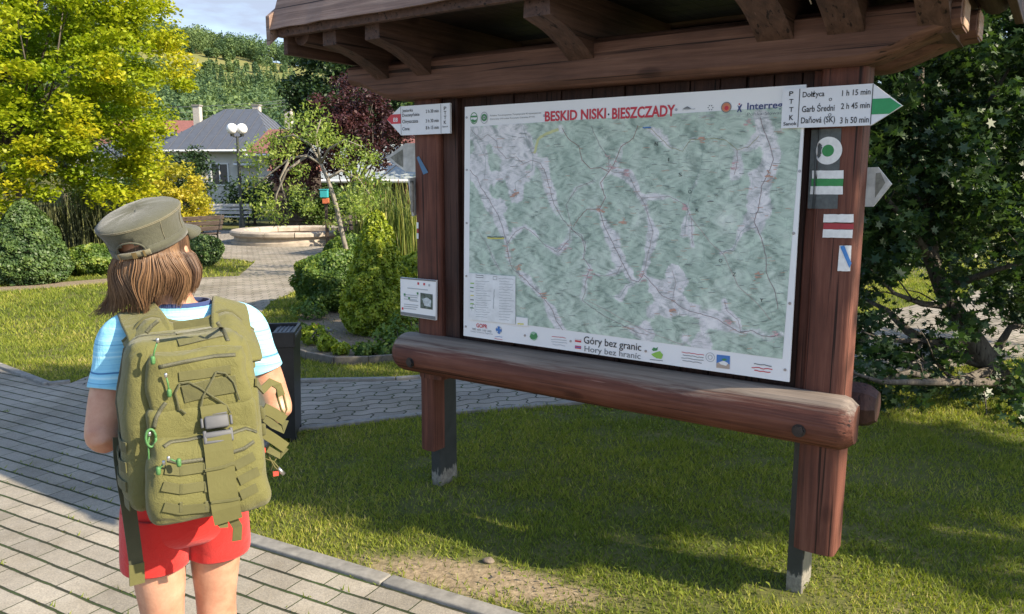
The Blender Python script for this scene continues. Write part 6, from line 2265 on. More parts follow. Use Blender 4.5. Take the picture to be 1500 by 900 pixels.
# joints (local metres)
SHL, SHR = Vector((-0.136, 0.0, 1.208)), Vector((0.140, 0.0, 1.212))
ELL, ELR = Vector((-0.205, -0.05, 0.985)), Vector((0.215, -0.02, 0.985))
WRL, WRR = Vector((-0.165, 0.165, 1.03)), Vector((0.165, 0.165, 1.03))
mbb = MB()
def addr(rings, **k):
    v_, f_ = rings_mesh(rings, **k)
    mbb.add(v_, f_, m_skin)
addr(hrings([(0.70, -0.03, 0, 0.08, 0.07), (0.75, -0.028, -0.003, 0.118, 0.095), (0.80, -0.024, -0.004, 0.128, 0.10), (0.88, -0.012, 0, 0.125, 0.092), (0.95, -0.004, 0, 0.120, 0.085), (1.05, 0, 0, 0.138, 0.095), (1.13, 0, 0, 0.150, 0.100), (1.19, 0, 0, 0.150, 0.092), (1.235, 0, 0.0, 0.125, 0.07), (1.265, 0, 0.003, 0.08, 0.056), (1.29, -0.020, 0.008, 0.052, 0.05), (1.36, -0.045, 0.018, 0.049, 0.049), (1.40, -0.054, 0.02, 0.045, 0.045)]))
# head, turned to the right
HT = Matrix.Translation((-0.058, 0.022, 1.428)) @ Matrix.Rotation(R(-7), 4, 'Y') @ Matrix.Rotation(R(-30), 4, 'Z') @ Matrix.Rotation(R(4), 4, 'X')
hr = [(-0.108, 0.045, 0.030, 0.026), (-0.098, 0.040, 0.045, 0.042), (-0.075, 0.028, 0.056, 0.062), (-0.045, 0.012, 0.066, 0.080), (-0.01, 0.0, 0.072, 0.090), (0.03, -0.003, 0.0745, 0.0935), (0.060, -0.005, 0.068, 0.086), (0.080, -0.007, 0.054, 0.066), (0.092, -0.008, 0.032, 0.040), (0.096, -0.008, 0.008, 0.010)]
v_, f_ = rings_mesh([((0, cy, z), (rx, 0, 0), (0, ry, 0)) for z, cy, rx, ry in hr], ex=2.15)
mbb.add([HT @ p for p in v_], f_, m_skin)
def hblob(c, s, rot=None):
    bm = bmesh.new()
    bmesh.ops.create_icosphere(bm, subdivisions=3, radius=1)
    q = [HT @ (Vector(c) + Vector((v.co.x * s[0], v.co.y * s[1], v.co.z * s[2]))) for v in bm.verts]
    fs = [tuple(w.index for w in f.verts) for f in bm.faces]
    bm.free()
    mbb.add(q, fs, m_skin)
hblob((0, 0.092, -0.022), (0.013, 0.016, 0.022))           # nose
hblob((0, 0.098, -0.032), (0.016, 0.012, 0.010))
for sx in (-1, 1):
    hblob((sx * 0.076, -0.002, -0.018), (0.010, 0.020, 0.032))   # ears
    hblob((sx * 0.03, 0.078, -0.03), (0.022, 0.012, 0.018))      # cheeks
hblob((0, 0.084, -0.064), (0.022, 0.010, 0.006))
hblob((0, 0.084, -0.074), (0.019, 0.011, 0.007))
# legs, mid stride
for sx, pts in ((-1, [(-0.098, -0.005, 0.76), (-0.102, 0.0, 0.60), (-0.100, 0.02, 0.42), (-0.10, 0.0, 0.25), (-0.098, -0.02, 0.09), (-0.098, -0.02, 0.04)]), (1, [(0.040, -0.005, 0.76), (0.042, 0.02, 0.60), (0.040, 0.05, 0.42), (0.042, 0.045, 0.25), (0.044, 0.04, 0.09), (0.044, 0.04, 0.04)])):
    addr(limb_rings(pts, [0.072, 0.066, 0.053, 0.050, 0.036, 0.038], 5))
    fx, fy = pts[-1][0], pts[-1][1]
    addr([((fx, fy - 0.055, 0.045), (0.030, 0, 0), (0, 0, 0.03)), ((fx, fy - 0.03, 0.04), (0.036, 0, 0), (0, 0, 0.038)), ((fx, fy + 0.05, 0.036), (0.040, 0, 0), (0, 0, 0.032)), ((fx + sx * 0.008, fy + 0.12, 0.022), (0.045, 0, 0), (0, 0, 0.02)), ((fx + sx * 0.008, fy + 0.165, 0.016), (0.034, 0, 0), (0, 0, 0.013))])
# arms bent at the elbow, hands closed on the hip belt of the pack in front
for sx, sh, el, wr in ((-1, SHL, ELL, WRL), (1, SHR, ELR, WRR)):
    fa = sh.lerp(el, 0.5) + Vector((sx * 0.008, 0.004, 0))
    addr(limb_rings([sh + Vector((-sx * 0.05, 0, 0.01)), sh, fa, el + Vector((0, 0.008, 0.02)), el + Vector((sx * .001, -0.002, -0.005)), el.lerp(wr, 0.30) + Vector((0, 0, -0.006)), el.lerp(wr, 0.65), wr], [0.062, 0.056, 0.047, 0.041, 0.040, 0.041, 0.032, 0.024], 4))
    d = (wr - el).normalized()
    inw = Vector((-sx, 0.15, 0.1)).normalized()
    upv = d.cross(inw).normalized()
    if upv.z < 0: upv = -upv
    palm = [wr, wr + d * 0.03 + inw * .004, wr + d * 0.065 + inw * 0.012]
    addr([(palm[0], upv * 0.026, inw * 0.019), (palm[1], upv * 0.034, inw * 0.016), (palm[2], upv * 0.036, inw * 0.013), (palm[2] + d * 0.010, upv * 0.030, inw * 0.010)])
    for k in range(4):
        o = palm[2] + upv * (0.027 - 0.018 * k)
        L = [0.030, 0.034, 0.032, 0.025][k]
        p1 = o + d * L * 0.9 + inw * 0.006
        p2 = p1 + d * 0.006 + inw * L * 0.75
        p3 = p2 - d * L * 0.65 + inw * 0.004
        addr(limb_rings([o - d * 0.02, o, p1, p2, p3], [0.009, 0.0088, 0.0084, 0.0078, 0.0062], 3), n=10)
    tb_ = palm[0] + d * 0.018 + upv * 0.028 + inw * 0.006
    addr(limb_rings([palm[0] + upv * .012, tb_, tb_ + d * 0.024 + upv * 0.010 + inw * 0.014, tb_ + d * 0.040 + inw * 0.030], [0.012, 0.0115, 0.0098, 0.0072], 3), n=10)
body = mbb.build('body', None)
rm = body.modifiers.new('remesh', 'REMESH')
rm.mode = 'VOXEL'
rm.voxel_size = 0.0052
sm = body.modifiers.new('smooth', 'SMOOTH')
sm.factor = 0.5
sm.iterations = 5
bpy.context.view_layer.update()
dg = bpy.context.evaluated_depsgraph_get()
me = bpy.data.meshes.new_from_object(body.evaluated_get(dg))
body.modifiers.clear()
body.data = me
me.polygons.foreach_set('use_smooth', [True] * len(me.polygons))
if not me.materials: me.materials.append(m_skin)
body.parent = pr_t
# eyes, brows and lips
m_eye = plain('eye_white', (0.75, 0.74, 0.72), 0.2, bstr=0)
m_iris = plain('iris', (0.06, 0.09, 0.07), 0.15, bstr=0)
m_lip = plain('lips', (0.50, 0.18, 0.15), 0.4, bstr=0)
for sx in (-1, 1):
    mb = MB()
    mb.lathe([(0.0115 * math.sin(math.pi * k / 8) + 1e-4, -0.0115 * math.cos(math.pi * k / 8)) for k in range(9)], m_eye, 12, (sx * 0.030, 0.0775, 0.0))
    mb.lathe([(0.0055 * math.sin(math.pi * k / 6) + 1e-4, -0.0055 * math.cos(math.pi * k / 6)) for k in range(7)], m_iris, 10, (sx * 0.030, 0.0860, 0.0))
    mb.v = [tuple(HT @ Vector(p)) for p in mb.v]
    mb.build('eye', pr_t, smooth=True)
mb = MB()
mb.tube([HT @ Vector(p) for p in ((-0.022, 0.088, -0.068), (-0.008, 0.0955, -0.066), (0.008, 0.0955, -0.066), (0.022, 0.088, -0.068))], [0.002, 0.0045, 0.0045, 0.002], m_lip, 8)
mb.build('lips', pr_t, smooth=True)
# trainers
m_shoe = plain('trainer', (0.10, 0.11, 0.13), 0.7)
m_sole = plain('trainer_sole', (0.6, 0.6, 0.58), 0.7)
for fx, fy, sx in ((-0.098, -0.02, -1), (0.044, 0.04, 1)):
    mb = MB()
    v_, f_ = rings_mesh([((fx, fy - 0.07, 0.055), (0.030, 0, 0), (0, 0, 0.03)), ((fx, fy - 0.04, 0.05), (0.041, 0, 0), (0, 0, 0.042)), ((fx, fy + 0.05, 0.046), (0.046, 0, 0), (0, 0, 0.036)), ((fx + sx * .008, fy + 0.13, 0.034), (0.050, 0, 0), (0, 0, 0.024)), ((fx + sx * .008, fy + 0.185, 0.028), (0.036, 0, 0), (0, 0, 0.016))], n=20)
    mb.add(v_, f_, m_shoe)
    v_, f_ = rings_mesh([((fx, fy - 0.075, 0.017), (0.032, 0, 0), (0, 0, 0.013)), ((fx, fy - 0.04, 0.017), (0.043, 0, 0), (0, 0, 0.014)), ((fx, fy + 0.05, 0.017), (0.048, 0, 0), (0, 0, 0.014)), ((fx + sx * .008, fy + 0.13, 0.017), (0.052, 0, 0), (0, 0, 0.014)), ((fx + sx * .008, fy + 0.19, 0.018), (0.036, 0, 0), (0, 0, 0.012))], n=20, ex=4)
    mb.add(v_, f_, m_sole)
    mb.build('shoe', pr_t, smooth=True)

# ---- cloth helper: loft, wrinkle, thickness
def wrinkle(vs, amp, s, seed=0.0, stretch=(1, 1, 1)):
    out = []
    c = Vector((0, 0, 0))
    for p in vs:
        q = Vector((p.x * s * stretch[0] + seed, p.y * s * stretch[1], p.z * s * stretch[2]))
        w = mnoise.noise(q) + 0.5 * mnoise.noise(q * 2.1)
        d = Vector((p.x, p.y, 0)).normalized() if p.length > 0 else c
        out.append(p + d * w * amp)
    return out
def cloth(name, pieces, parent, voxel=0.006, iters=3, cuts=None, amp=0.004, wr=(9, 3.0, (1, 1, 1)), mats=None):
    """join open lofts into one garment shell"""
    mb = MB()
    for vs, fs, mat in pieces:
        mb.add(wrinkle(vs, amp, wr[0], wr[1], wr[2]), fs, mat)
    o = mb.build(name, parent, smooth=True)
    so = o.modifiers.new('solid', 'SOLIDIFY')
    so.thickness = 0.003
    so.offset = 1
    ss = o.modifiers.new('sub', 'SUBSURF')
    ss.levels = 1
    ss.render_levels = 1
    return o
def fabric(name, col, var=0.12, weave=420, rough=0.85, big=6, bstr=0.25, sheen=0.2):
    m, n, l, b = newmat(name)
    v = coords(n, l)
    f1 = noise(n, l, v, big, 6, 0.65)
    f2 = noise(n, l, v, weave, 2, 0.5)
    r = ramp(n, [(0.28, tuple(c * (1 - var) for c in col)), (0.72, tuple(c * (1 + var) for c in col))])
    l.new(math_node(n, l, 'ADD', math_node(n, l, 'MULTIPLY', f1, 0.7), math_node(n, l, 'MULTIPLY', f2, 0.3)), r.inputs['Fac'])
    l.new(r.outputs['Color'], b.inputs['Base Color'])
    b.inputs['Roughness'].default_value = rough
    b.inputs['Specular IOR Level'].default_value = 0.2
    b.inputs['Sheen Weight'].default_value = sheen
    folds = noise(n, l, v, 22, 5, 0.6, 1.2)
    h = math_node(n, l, 'ADD', math_node(n, l, 'MULTIPLY', folds, 1.0), math_node(n, l, 'MULTIPLY', f2, 0.25))
    bump(n, l, b, h, bstr, 0.012)
    return m

# striped shirt
m_shirt, n, l, b = newmat('striped_jersey')
v = coords(n, l)
sx_ = n.new('ShaderNodeSeparateXYZ')
l.new(v, sx_.inputs[0])
zz = math_node(n, l, 'ADD', sx_.outputs['Z'], math_node(n, l, 'MULTIPLY', noise(n, l, v, 9, 2), 0.012))
cx_ = n.new('ShaderNodeCombineXYZ')
l.new(math_node(n, l, 'MULTIPLY', zz, 1.0), cx_.inputs[2])
st1 = noise(n, l, cx_.outputs[0], 78, 3, 0.6)
r = ramp(n, [(0.38, (0.05, 0.16, 0.32)), (0.43, (0.20, 0.50, 0.68)), (0.54, (0.28, 0.60, 0.74)), (0.62, (0.46, 0.72, 0.80))])
l.new(st1, r.inputs['Fac'])
l.new(r.outputs['Color'], b.inputs['Base Color'])
b.inputs['Roughness'].default_value = 0.9
bump(n, l, b, noise(n, l, v, 18, 4, 0.6, 1.0), 0.35, 0.02)
m_navyrib = fabric('navy_rib', (0.03, 0.05, 0.14))
g = 0.013
tr_ = [(0.83, -0.015, 0, 0.158, 0.130), (0.90, -0.008, 0, 0.150, 0.116), (0.97, 0, 0, 0.145, 0.105), (1.05, 0, 0, 0.152, 0.110), (1.13, 0, 0, 0.163, 0.113), (1.19, 0, 0, 0.166, 0.106), (1.23, 0, 0, 0.148, 0.086), (1.262, 0, 0.003, 0.098, 0.07), (1.285, 0, 0.008, 0.070, 0.064)]
pc = []
v_, f_ = rings_mesh(hrings(tr_), 48, False, False, 2.2)
pc.append((v_, f_, m_shirt))
for sx, sh, el in ((-1, SHL, ELL), (1, SHR, ELR)):
    end = sh.lerp(el, 0.53)
    v_, f_ = rings_mesh(limb_rings([sh + Vector((-sx * 0.06, 0, 0.015)), sh + Vector((sx * .004, 0, 0.004)), sh.lerp(el, 0.33) + Vector((sx * .006, 0, 0)), end + Vector((sx * .004, 0, 0))], [0.056, 0.057, 0.053, 0.055], 5), 28, False, False)
    pc.append((v_, f_, m_shirt))
shirt = cloth('shirt', pc, pr_t)
mb = MB()
v_, f_ = rings_mesh([((0, 0.006, 1.278), (0.073, 0, 0), (0, 0.066, 0)), ((0, 0.008, 1.294), (0.068, 0, 0), (0, 0.062, 0)), ((0, 0.008, 1.294), (0.064, 0, 0), (0, 0.058, 0)), ((0, 0.006, 1.278), (0.068, 0, 0), (0, 0.062, 0))], 40, False, False)
mb.add(v_, f_, m_navyrib)
mb.build('collar', shirt, smooth=True)
# red shorts
m_short = fabric('red_jersey', (0.52, 0.020, 0.016), 0.10, bstr=0.3)
pc = []
v_, f_ = rings_mesh(hrings([(0.90, -0.012, 0, 0.142, 0.108), (0.85, -0.02, -0.004, 0.148, 0.120), (0.80, -0.026, -0.006, 0.150, 0.126), (0.75, -0.03, -0.006, 0.150, 0.126), (0.715, -0.03, -0.004, 0.149, 0.122), (0.69, -0.03, -0.002, 0.145, 0.114), (0.672, -0.03, 0.0, 0.12, 0.09)]), 48, False, False, 2.3)
pc.append((v_, f_, m_short))
for sx in (-1, 1):
    v_, f_ = rings_mesh(hrings([(0.77, -0.03 + sx * 0.066, -0.004, 0.084, 0.118), (0.72, -0.03 + sx * 0.070, -0.003, 0.084, 0.114), (0.66, -0.03 + sx * 0.074, 0.002, 0.082, 0.104), (0.63, -0.03 + sx * 0.077, 0.008, 0.081, 0.096), (0.604, -0.03 + sx * 0.077, 0.010, 0.081, 0.094)]), 36, False, False, 2.15)
    pc.append((v_, f_, m_short))
shorts = cloth('shorts', pc, pr_t, amp=0.008, wr=(10, 1.0, (1, 1, 0.4)))

# ---- hair: shell plus many strands
m_hair, n, l, b = newmat('brown_hair')
a_ = n.new('ShaderNodeAttribute')
a_.attribute_name = 'rnd'
r = ramp(n, [(0.0, (0.035, 0.018, 0.011)), (0.4, (0.095, 0.052, 0.029)), (0.75, (0.20, 0.115, 0.060)), (1.0, (0.36, 0.22, 0.115))])
l.new(a_.outputs['Fac'], r.inputs['Fac'])
l.new(r.outputs['Color'], b.inputs['Base Color'])
b.inputs['Roughness'].default_value = 0.45
b.inputs['Specular IOR Level'].default_value = 0.35
b.inputs['Anisotropic'].default_value = 0.6
hV, hF, hR = [], [], []
hb = 0
def strand(pts, rads, val):
    global hb
    k = len(pts)
    n_ = 5
    ref = Vector((0, 0, 1))
    vs = []
    for i in range(k):
        tg = (pts[min(i + 1, k - 1)] - pts[max(i - 1, 0)]).normalized()
        s_ = tg.cross(Vector((0.31, 0.93, 0.2))).normalized()
        o_ = tg.cross(s_)
        for j in range(n_):
            a = 2 * math.pi * j / n_
            vs.append(pts[i] + (s_ * math.cos(a) + o_ * math.sin(a)) * rads[i])
    fs = []
    for i in range(k - 1):
        for j in range(n_):
            a, b_ = i * n_ + j, i * n_ + (j + 1) % n_
            fs.append((hb + a, hb + b_, hb + b_ + n_, hb + a + n_))
    hV.extend(vs)
    hF.extend(fs)
    hR.extend([val] * len(fs))
    hb += k * n_
rr_ = random.Random(11)
NECK = Vector((0.0, 0.015, 1.30))
HTH = Matrix.Translation((-0.052, 0.022, 1.428)) @ Matrix.Rotation(R(1.5), 4, 'Y') @ Matrix.Rotation(R(-30), 4, 'Z')
def hair_path(az, start, length, depth, seed):
    """az from the face direction; hangs from the skull, curls out a little"""
    q = []
    ca, sa = math.sin(az), math.cos(az)
    steps = 13
    flick = 0.022 * mnoise.noise(Vector((az * 1.7, seed * 0.01, 3))) + 0.012
    for i in range(steps):
        t = i / (steps - 1)
        z = start - (length) * t
        if z > 0:
            w = math.sqrt(max(0.02, 1 - (z / 0.122) ** 2))
            rx, ry = 0.079 * w, 0.099 * w
        else:
            rx, ry = 0.079 + 0.014 * min(1, -z / 0.05), 0.099 + 0.002 * min(1, -z / 0.05)
            u_ = max(0, (-z - 0.06) / 0.07)
            lf = max(0.0, math.sin(az - 3.3)) * 0 + max(0.0, -math.sin(az)) ** 2
            bul = math.sin(math.pi * min(1, -z / 0.125))
            rx += 0.010 * bul - 0.016 * u_ * u_ * (1 - lf) + 0.020 * u_ * u_ * lf + flick * u_ * u_ * 0.5
            ry += 0.006 * bul - 0.014 * u_ * u_ * (1 - 0.5 * lf) + flick * u_ * u_ * 0.5
        k = 1 - (max(depth, 0.03) if z > -0.012 else depth)
        wob = 0.30 * min(1, max(0, -z) / 0.06) * mnoise.noise(Vector((az * 1.6, z * 9, 1.0 + depth * 3))) + 0.05 * mnoise.noise(Vector((az * 5, z * 13, seed * 0.002)))
        a2 = az + wob
        q.append(Vector((math.sin(a2) * rx * k, -0.004 + math.cos(a2) * ry * k, z)))
    return [HTH @ p for p in q]
for lock in range(420):
    az = rr_.uniform(0.72, 2 * math.pi - 0.72)
    # longer behind and on the left
    base_len = 0.149 + 0.030 * math.sin((az - math.pi) * 0.9) + rr_.uniform(-0.03, 0.008) + 0.035 * mnoise.noise(Vector((az * 2.2, 5, 1)))
    hue = min(1, max(0, 0.46 + 0.55 * mnoise.noise(Vector((az * 3.1, 1.3, 2.2))) + rr_.gauss(0, 0.10)))
    dep = rr_.uniform(-0.02, 0.10) + 0.05 * mnoise.noise(Vector((az * 4.0, 3, 3)))
    for k in range(13):
        a2 = az + rr_.gauss(0, 0.075)
        st = rr_.uniform(0.0, 0.035)
        p = hair_path(a2, st, st + base_len - 0.02 + rr_.uniform(-0.020, 0.016), dep + rr_.gauss(0, 0.016), lock * 7)
        r0 = rr_.uniform(0.0007, 0.0017)
        strand(p, [r0 * (1 - 0.75 * max(0, (i / 12 - 0.45) / 0.55)) for i in range(13)], min(1, max(0, hue + rr_.gauss(0, 0.045))))
# inner shell so that no gaps show
azs = [0.62 + (2 * math.pi - 1.24) * i / 40 for i in range(41)]
shell = [hair_path(a, 0.05, 0.05 + 0.105, 0.12, 0) for a in azs]
hv0 = len(hV)
for s_ in shell:
    hV.extend(s_)
for i in range(40):
    for j in range(12):
        hF.append((hv0 + i * 13 + j, hv0 + i * 13 + j + 1, hv0 + (i + 1) * 13 + j + 1, hv0 + (i + 1) * 13 + j))
        hR.append(0.06)
hair = raw_mesh('hair', [tuple(p) for p in hV], hF, m_hair, pr_t, rnd=hR, smooth=True)

# ---- field cap
m_cap = fabric('cap_cotton', (0.074, 0.075, 0.052), 0.2, 600, 0.9, 9, 0.35)
m_capd = fabric('cap_strap_cotton', (0.150, 0.135, 0.085), 0.12)
m_brass = plain('brass_buckle', (0.30, 0.22, 0.10), 0.4, 0.8, 0.2)
m_dkin = plain('cap_lining', (0.10, 0.05, 0.035), 0.9, bstr=0)
CT = HT @ Matrix.Translation((0, -0.004, 0.017)) @ Matrix.Diagonal((1, 1, 0.86, 1)) @ Matrix.Rotation(R(9), 4, 'X') @ Matrix.Rotation(R(-5), 4, 'Y')
cap = thing('cap', (0, 0, 0), 0)
cap.parent = pr_t
for k_ in ('label', 'category'):
    if k_ in cap: del cap[k_]
cprof = [(0.004, 0.0865, 0.106), (0.018, 0.0872, 0.1065), (0.036, 0.088, 0.107), (0.052, 0.0895, 0.1085), (0.066, 0.0935, 0.112), (0.076, 0.097, 0.1155), (0.084, 0.0985, 0.117), (0.088, 0.0975, 0.116), (0.094, 0.092, 0.110), (0.101, 0.080, 0.096), (0.107, 0.060, 0.074), (0.111, 0.034, 0.042), (0.1125, 0.006, 0.008)]
N_ = 72
vs, fs = [], []
for (z, rx, ry) in cprof:
    for j in range(N_):
        a = 2 * math.pi * j / N_
        f = 1 + 0.016 * mnoise.noise(Vector((math.cos(a) * 2.4, math.sin(a) * 2.4, z * 26))) * (1 if z > 0.03 else 0.3)
        f += 0.012 * math.sin(a * 9 + z * 60) * max(0, 1 - abs(z - 0.06) / 0.03) * 0.5
        zz_ = z + (0.004 * mnoise.noise(Vector((math.cos(a) * 2, math.sin(a) * 2, 4))) if z > 0.08 else 0)
        # slightly higher crown at the front
        zz_ += 0.008 * math.sin(a) * (z / 0.11)
        vs.append(CT @ Vector((rx * f * math.cos(a), -0.003 + ry * f * math.sin(a), zz_)))
def in_gap(a, z):
    d = (a - 1.5 * math.pi)
    w = 0.40
    return abs(d) < w and 0.012 < z < 0.012 + 0.034 * math.sqrt(max(0, 1 - (d / w) ** 2))
for i in range(len(cprof) - 1):
    for j in range(N_):
        a = 2 * math.pi * (j + 0.5) / N_
        if in_gap(a, (cprof[i][0] + cprof[i + 1][0]) / 2):
            continue
        p, q = i * N_ + j, i * N_ + (j + 1) % N_
        fs.append((p, q, q + N_, p + N_))
fs.append(tuple((len(cprof) - 1) * N_ + j for j in range(N_)))
mb = MB()
mb.add(vs, fs, m_cap)
crown = mb.build('crown', cap, smooth=True)
so = crown.modifiers.new('solid', 'SOLIDIFY')
so.thickness = 0.002
# band, seams
def cap_ring(z, f=1.0, a0=0, a1=2 * math.pi, n_=72, dr=0.0):
    zs = [p[0] for p in cprof]
    rx, ry = np.interp(z, zs, [p[1] for p in cprof]) * f + dr, np.interp(z, zs, [p[2] for p in cprof]) * f + dr
    return [CT @ Vector((rx * math.cos(a), -0.003 + ry * math.sin(a), z + 0.008 * math.sin(a) * (z / 0.11))) for a in [a0 + (a1 - a0) * i / n_ for i in range(n_ + 1)]]
mb = MB()
g0, g1 = 1.5 * math.pi + 0.42, 1.5 * math.pi - 0.42 + 2 * math.pi
ra, rb = cap_ring(0.000, 1, g0, g1, 60, 0.0022), cap_ring(0.024, 1, g0, g1, 60, 0.0022)
mb.add(ra + rb, [(i, i + 1, 61 + i + 1, 61 + i) for i in range(60)], m_cap)
bo = mb.build('band', cap, smooth=True)
so = bo.modifiers.new('solid', 'SOLIDIFY')
so.thickness = 0.0025
mb = MB()
for z in (0.083, 0.0865):
    mb.tube(cap_ring(z, 1, 0, 2 * math.pi, 72, 0.0006), 0.0011, m_capd, 5)
for a in (0.12, math.pi - 0.12, 1.5 * math.pi - 0.95, 1.5 * math.pi + 0.95):
    pts = []
    for z in (0.024, 0.04, 0.055, 0.068, 0.08):
        pts.append(cap_ring(z, 1, a, a + 0.01, 1, 0.0006)[0])
    mb.tube(pts, 0.0010, m_capd, 5)
pts = []
for i in range(21):
    d = -0.42 + 0.84 * i / 20
    z = 0.013 + 0.036 * math.sqrt(max(0, 1 - (d / 0.42) ** 2))
    pts.append(cap_ring(z, 1, 1.5 * math.pi + d, 7, 1, 0.001)[0])
mb.tube(pts, 0.0022, m_cap, 6)
mb.build('seams', cap, smooth=True)
mb = MB()
ra, rb = cap_ring(0.000, 1, 1.5 * math.pi - 0.50, 1.5 * math.pi + 0.50, 24, 0.0035), cap_ring(0.017, 1, 1.5 * math.pi - 0.50, 1.5 * math.pi + 0.50, 24, 0.0035)
mb.add(ra + rb, [(i, i + 1, 25 + i + 1, 25 + i) for i in range(24)], m_capd)
so = mb.build('strap', cap, smooth=True)
s2_ = so.modifiers.new('solid', 'SOLIDIFY')
s2_.thickness = 0.003
s2_.offset = 1
mb = MB()
for da, w in ((0.10, 0.06), (0.34, 0.025), (-0.34, 0.02)):
    A0, A1 = 1.5 * math.pi + da - w, 1.5 * math.pi + da + w
    ra, rb = cap_ring(-0.001, 1, A0, A1, 4, 0.0065), cap_ring(0.0185, 1, A0, A1, 4, 0.0065)
    mb.add(ra + rb, [(i, i + 1, 5 + i + 1, 5 + i) for i in range(4)], m_brass)
mb.build('buckle', cap)
# brim
vs, fs = [], []
nb_ = 30
for i in range(nb_ + 1):
    a = math.pi / 2 - 1.10 + 2.20 * i / nb_
    t = (a - math.pi / 2) / 1.10
    out = 0.062 * math.sqrt(max(0, 1 - t * t)) ** 0.8
    for k in range(7):
        f = k / 6
        rx, ry = 0.088 + out * f * 0.75, 0.107 + out * f
        vs.append(CT @ Vector((rx * math.cos(a), -0.003 + ry * math.sin(a), 0.010 - 0.018 * f * f - 0.004 * f - 0.014 * f * (t * t))))
for i in range(nb_):
    for k in range(6):
        fs.append((i * 7 + k, i * 7 + k + 1, (i + 1) * 7 + k + 1, (i + 1) * 7 + k))
mb = MB()
mb.add(vs, fs, m_cap)
brim = mb.build('brim', cap, smooth=True)
so = brim.modifiers.new('solid', 'SOLIDIFY')
so.thickness = 0.0045

# ================================================================== BACKPACK
OLV = (0.118, 0.113, 0.036)
m_olv = fabric('olive_nylon', OLV, 0.16, 520, 0.7, 7, 0.55, 0.15)
m_web = fabric('olive_webbing', (0.092, 0.089, 0.036), 0.14, 900, 0.8, 12, 0.2, 0.1)
m_strp = fabric('olive_strap', (0.102, 0.097, 0.034), 0.10, 900, 0.75, 9, 0.15, 0.1)
m_velc = fabric('loop_patch', (0.088, 0.086, 0.034), 0.2, 1200, 0.95, 30, 0.5, 0.3)
m_zip = plain('zip_tape', (0.07, 0.07, 0.04), 0.6, 0, 0.2, 300, 0.4)
m_dkst = fabric('dark_strap', (0.055, 0.055, 0.030), 0.15, 900, 0.8)
m_buck = plain('grey_buckle', (0.07, 0.073, 0.08), 0.62, 0, 0.1, 40, 0.05)
m_cord = fabric('olive_cord', (0.075, 0.075, 0.035), 0.2, 900)
m_gcord = plain('green_cord', (0.06, 0.17, 0.05), 0.6, 0, 0.3, 300, 0.3)
m_metal = plain('bright_metal', (0.5, 0.5, 0.5), 0.3, 0.9, 0.1)
m_tag = plain('red_tag', (0.45, 0.05, 0.03), 0.6)
bpk = thing('backpack', (PX, PY, 0), PROT, 'olive military backpack with buckle strap and webbing rows on the child', 'backpack')
# bag frame: faces local -Y, leans slightly
def bagbox(mb, c, s, r, mat, deform=None, amp=0.004, seed=0.0, freq=9):
    vs, fs = rounded(s, r, 4)
    out = []
    for p in vs:
        q = Vector(p)
        if deform: q = deform(q)
        w = Vector(c) + q
        nz_ = mnoise.noise(w * freq + Vector((seed, 0, 0))) + 0.5 * mnoise.noise(w * freq * 2.3 + Vector((0, seed, 0)))
        d = q.normalized()
        cr_ = mnoise.noise(Vector((w.x * 7 + w.z * 9 + seed, w.y * 6, w.z * 17 - w.x * 6)))
        cr2 = mnoise.noise(Vector((w.x * 15 - w.z * 12, w.y * 8 + seed, w.z * 14)))
        crease = max(0, 1 - abs(cr_) * 5) * 0.9 + max(0, 1 - abs(cr2) * 5) * 0.5
        out.append(w + d * (nz_ * amp - crease * amp * 0.75))
    mb.add(out, fs, mat)
def subs(o, lv=1):
    ss = o.modifiers.new('sub', 'SUBSURF')
    ss.levels = lv
    ss.render_levels = lv
    return o
# main compartment: z 0.835 - 1.20
def dmain(p):
    t = (p.z + 0.19) / 0.38
    k = 1.0 - 0.16 * smooth01((t - 0.55) / 0.45) - 0.08 * smooth01((0.2 - t) / 0.2)
    y = p.y
    if y < 0:
        y *= 1.0 - 0.30 * smooth01((t - 0.5) / 0.5)
    return Vector((p.x * k * (1 + 0.03 * math.sin(t * 9)), y, p.z))
mb = MB()
bagbox(mb, (-0.022, -0.205, 1.045), (0.316, 0.20, 0.405), 0.055, m_olv, dmain, 0.012, 1.0)
main = subs(mb.build('main_bag', bpk, smooth=True))
# upper admin pocket
def dtop(p):
    t = (p.z + 0.07) / 0.14
    return Vector((p.x * (1 - 0.06 * t), p.y + (0.018 * t if p.y < 0 else 0), p.z))
mb = MB()
bagbox(mb, (-0.012, -0.283, 1.150), (0.225, 0.085, 0.150), 0.030, m_olv, dtop, 0.011, 4.0, 13)
topk = subs(mb.build('upper_pocket', bpk, smooth=True))
# lower big pocket
def dlow(p):
    t = (p.z + 0.095) / 0.19
    return Vector((p.x * (1 - 0.10 * t * t), p.y + (0.035 * t * t if p.y < 0 else 0), p.z))
mb = MB()
bagbox(mb, (-0.012, -0.322, 0.948), (0.262, 0.115, 0.205), 0.038, m_olv, dlow, 0.011, 8.0, 12)
lowp = subs(mb.build('lower_pocket', bpk, smooth=True))
# mid flap with loop patch between the pockets
mb = MB()
bagbox(mb, (-0.012, -0.298, 1.060), (0.240, 0.055, 0.095), 0.022, m_olv, None, 0.004, 12.0, 15)
flap = subs(mb.build('mid_flap', bpk, smooth=True))

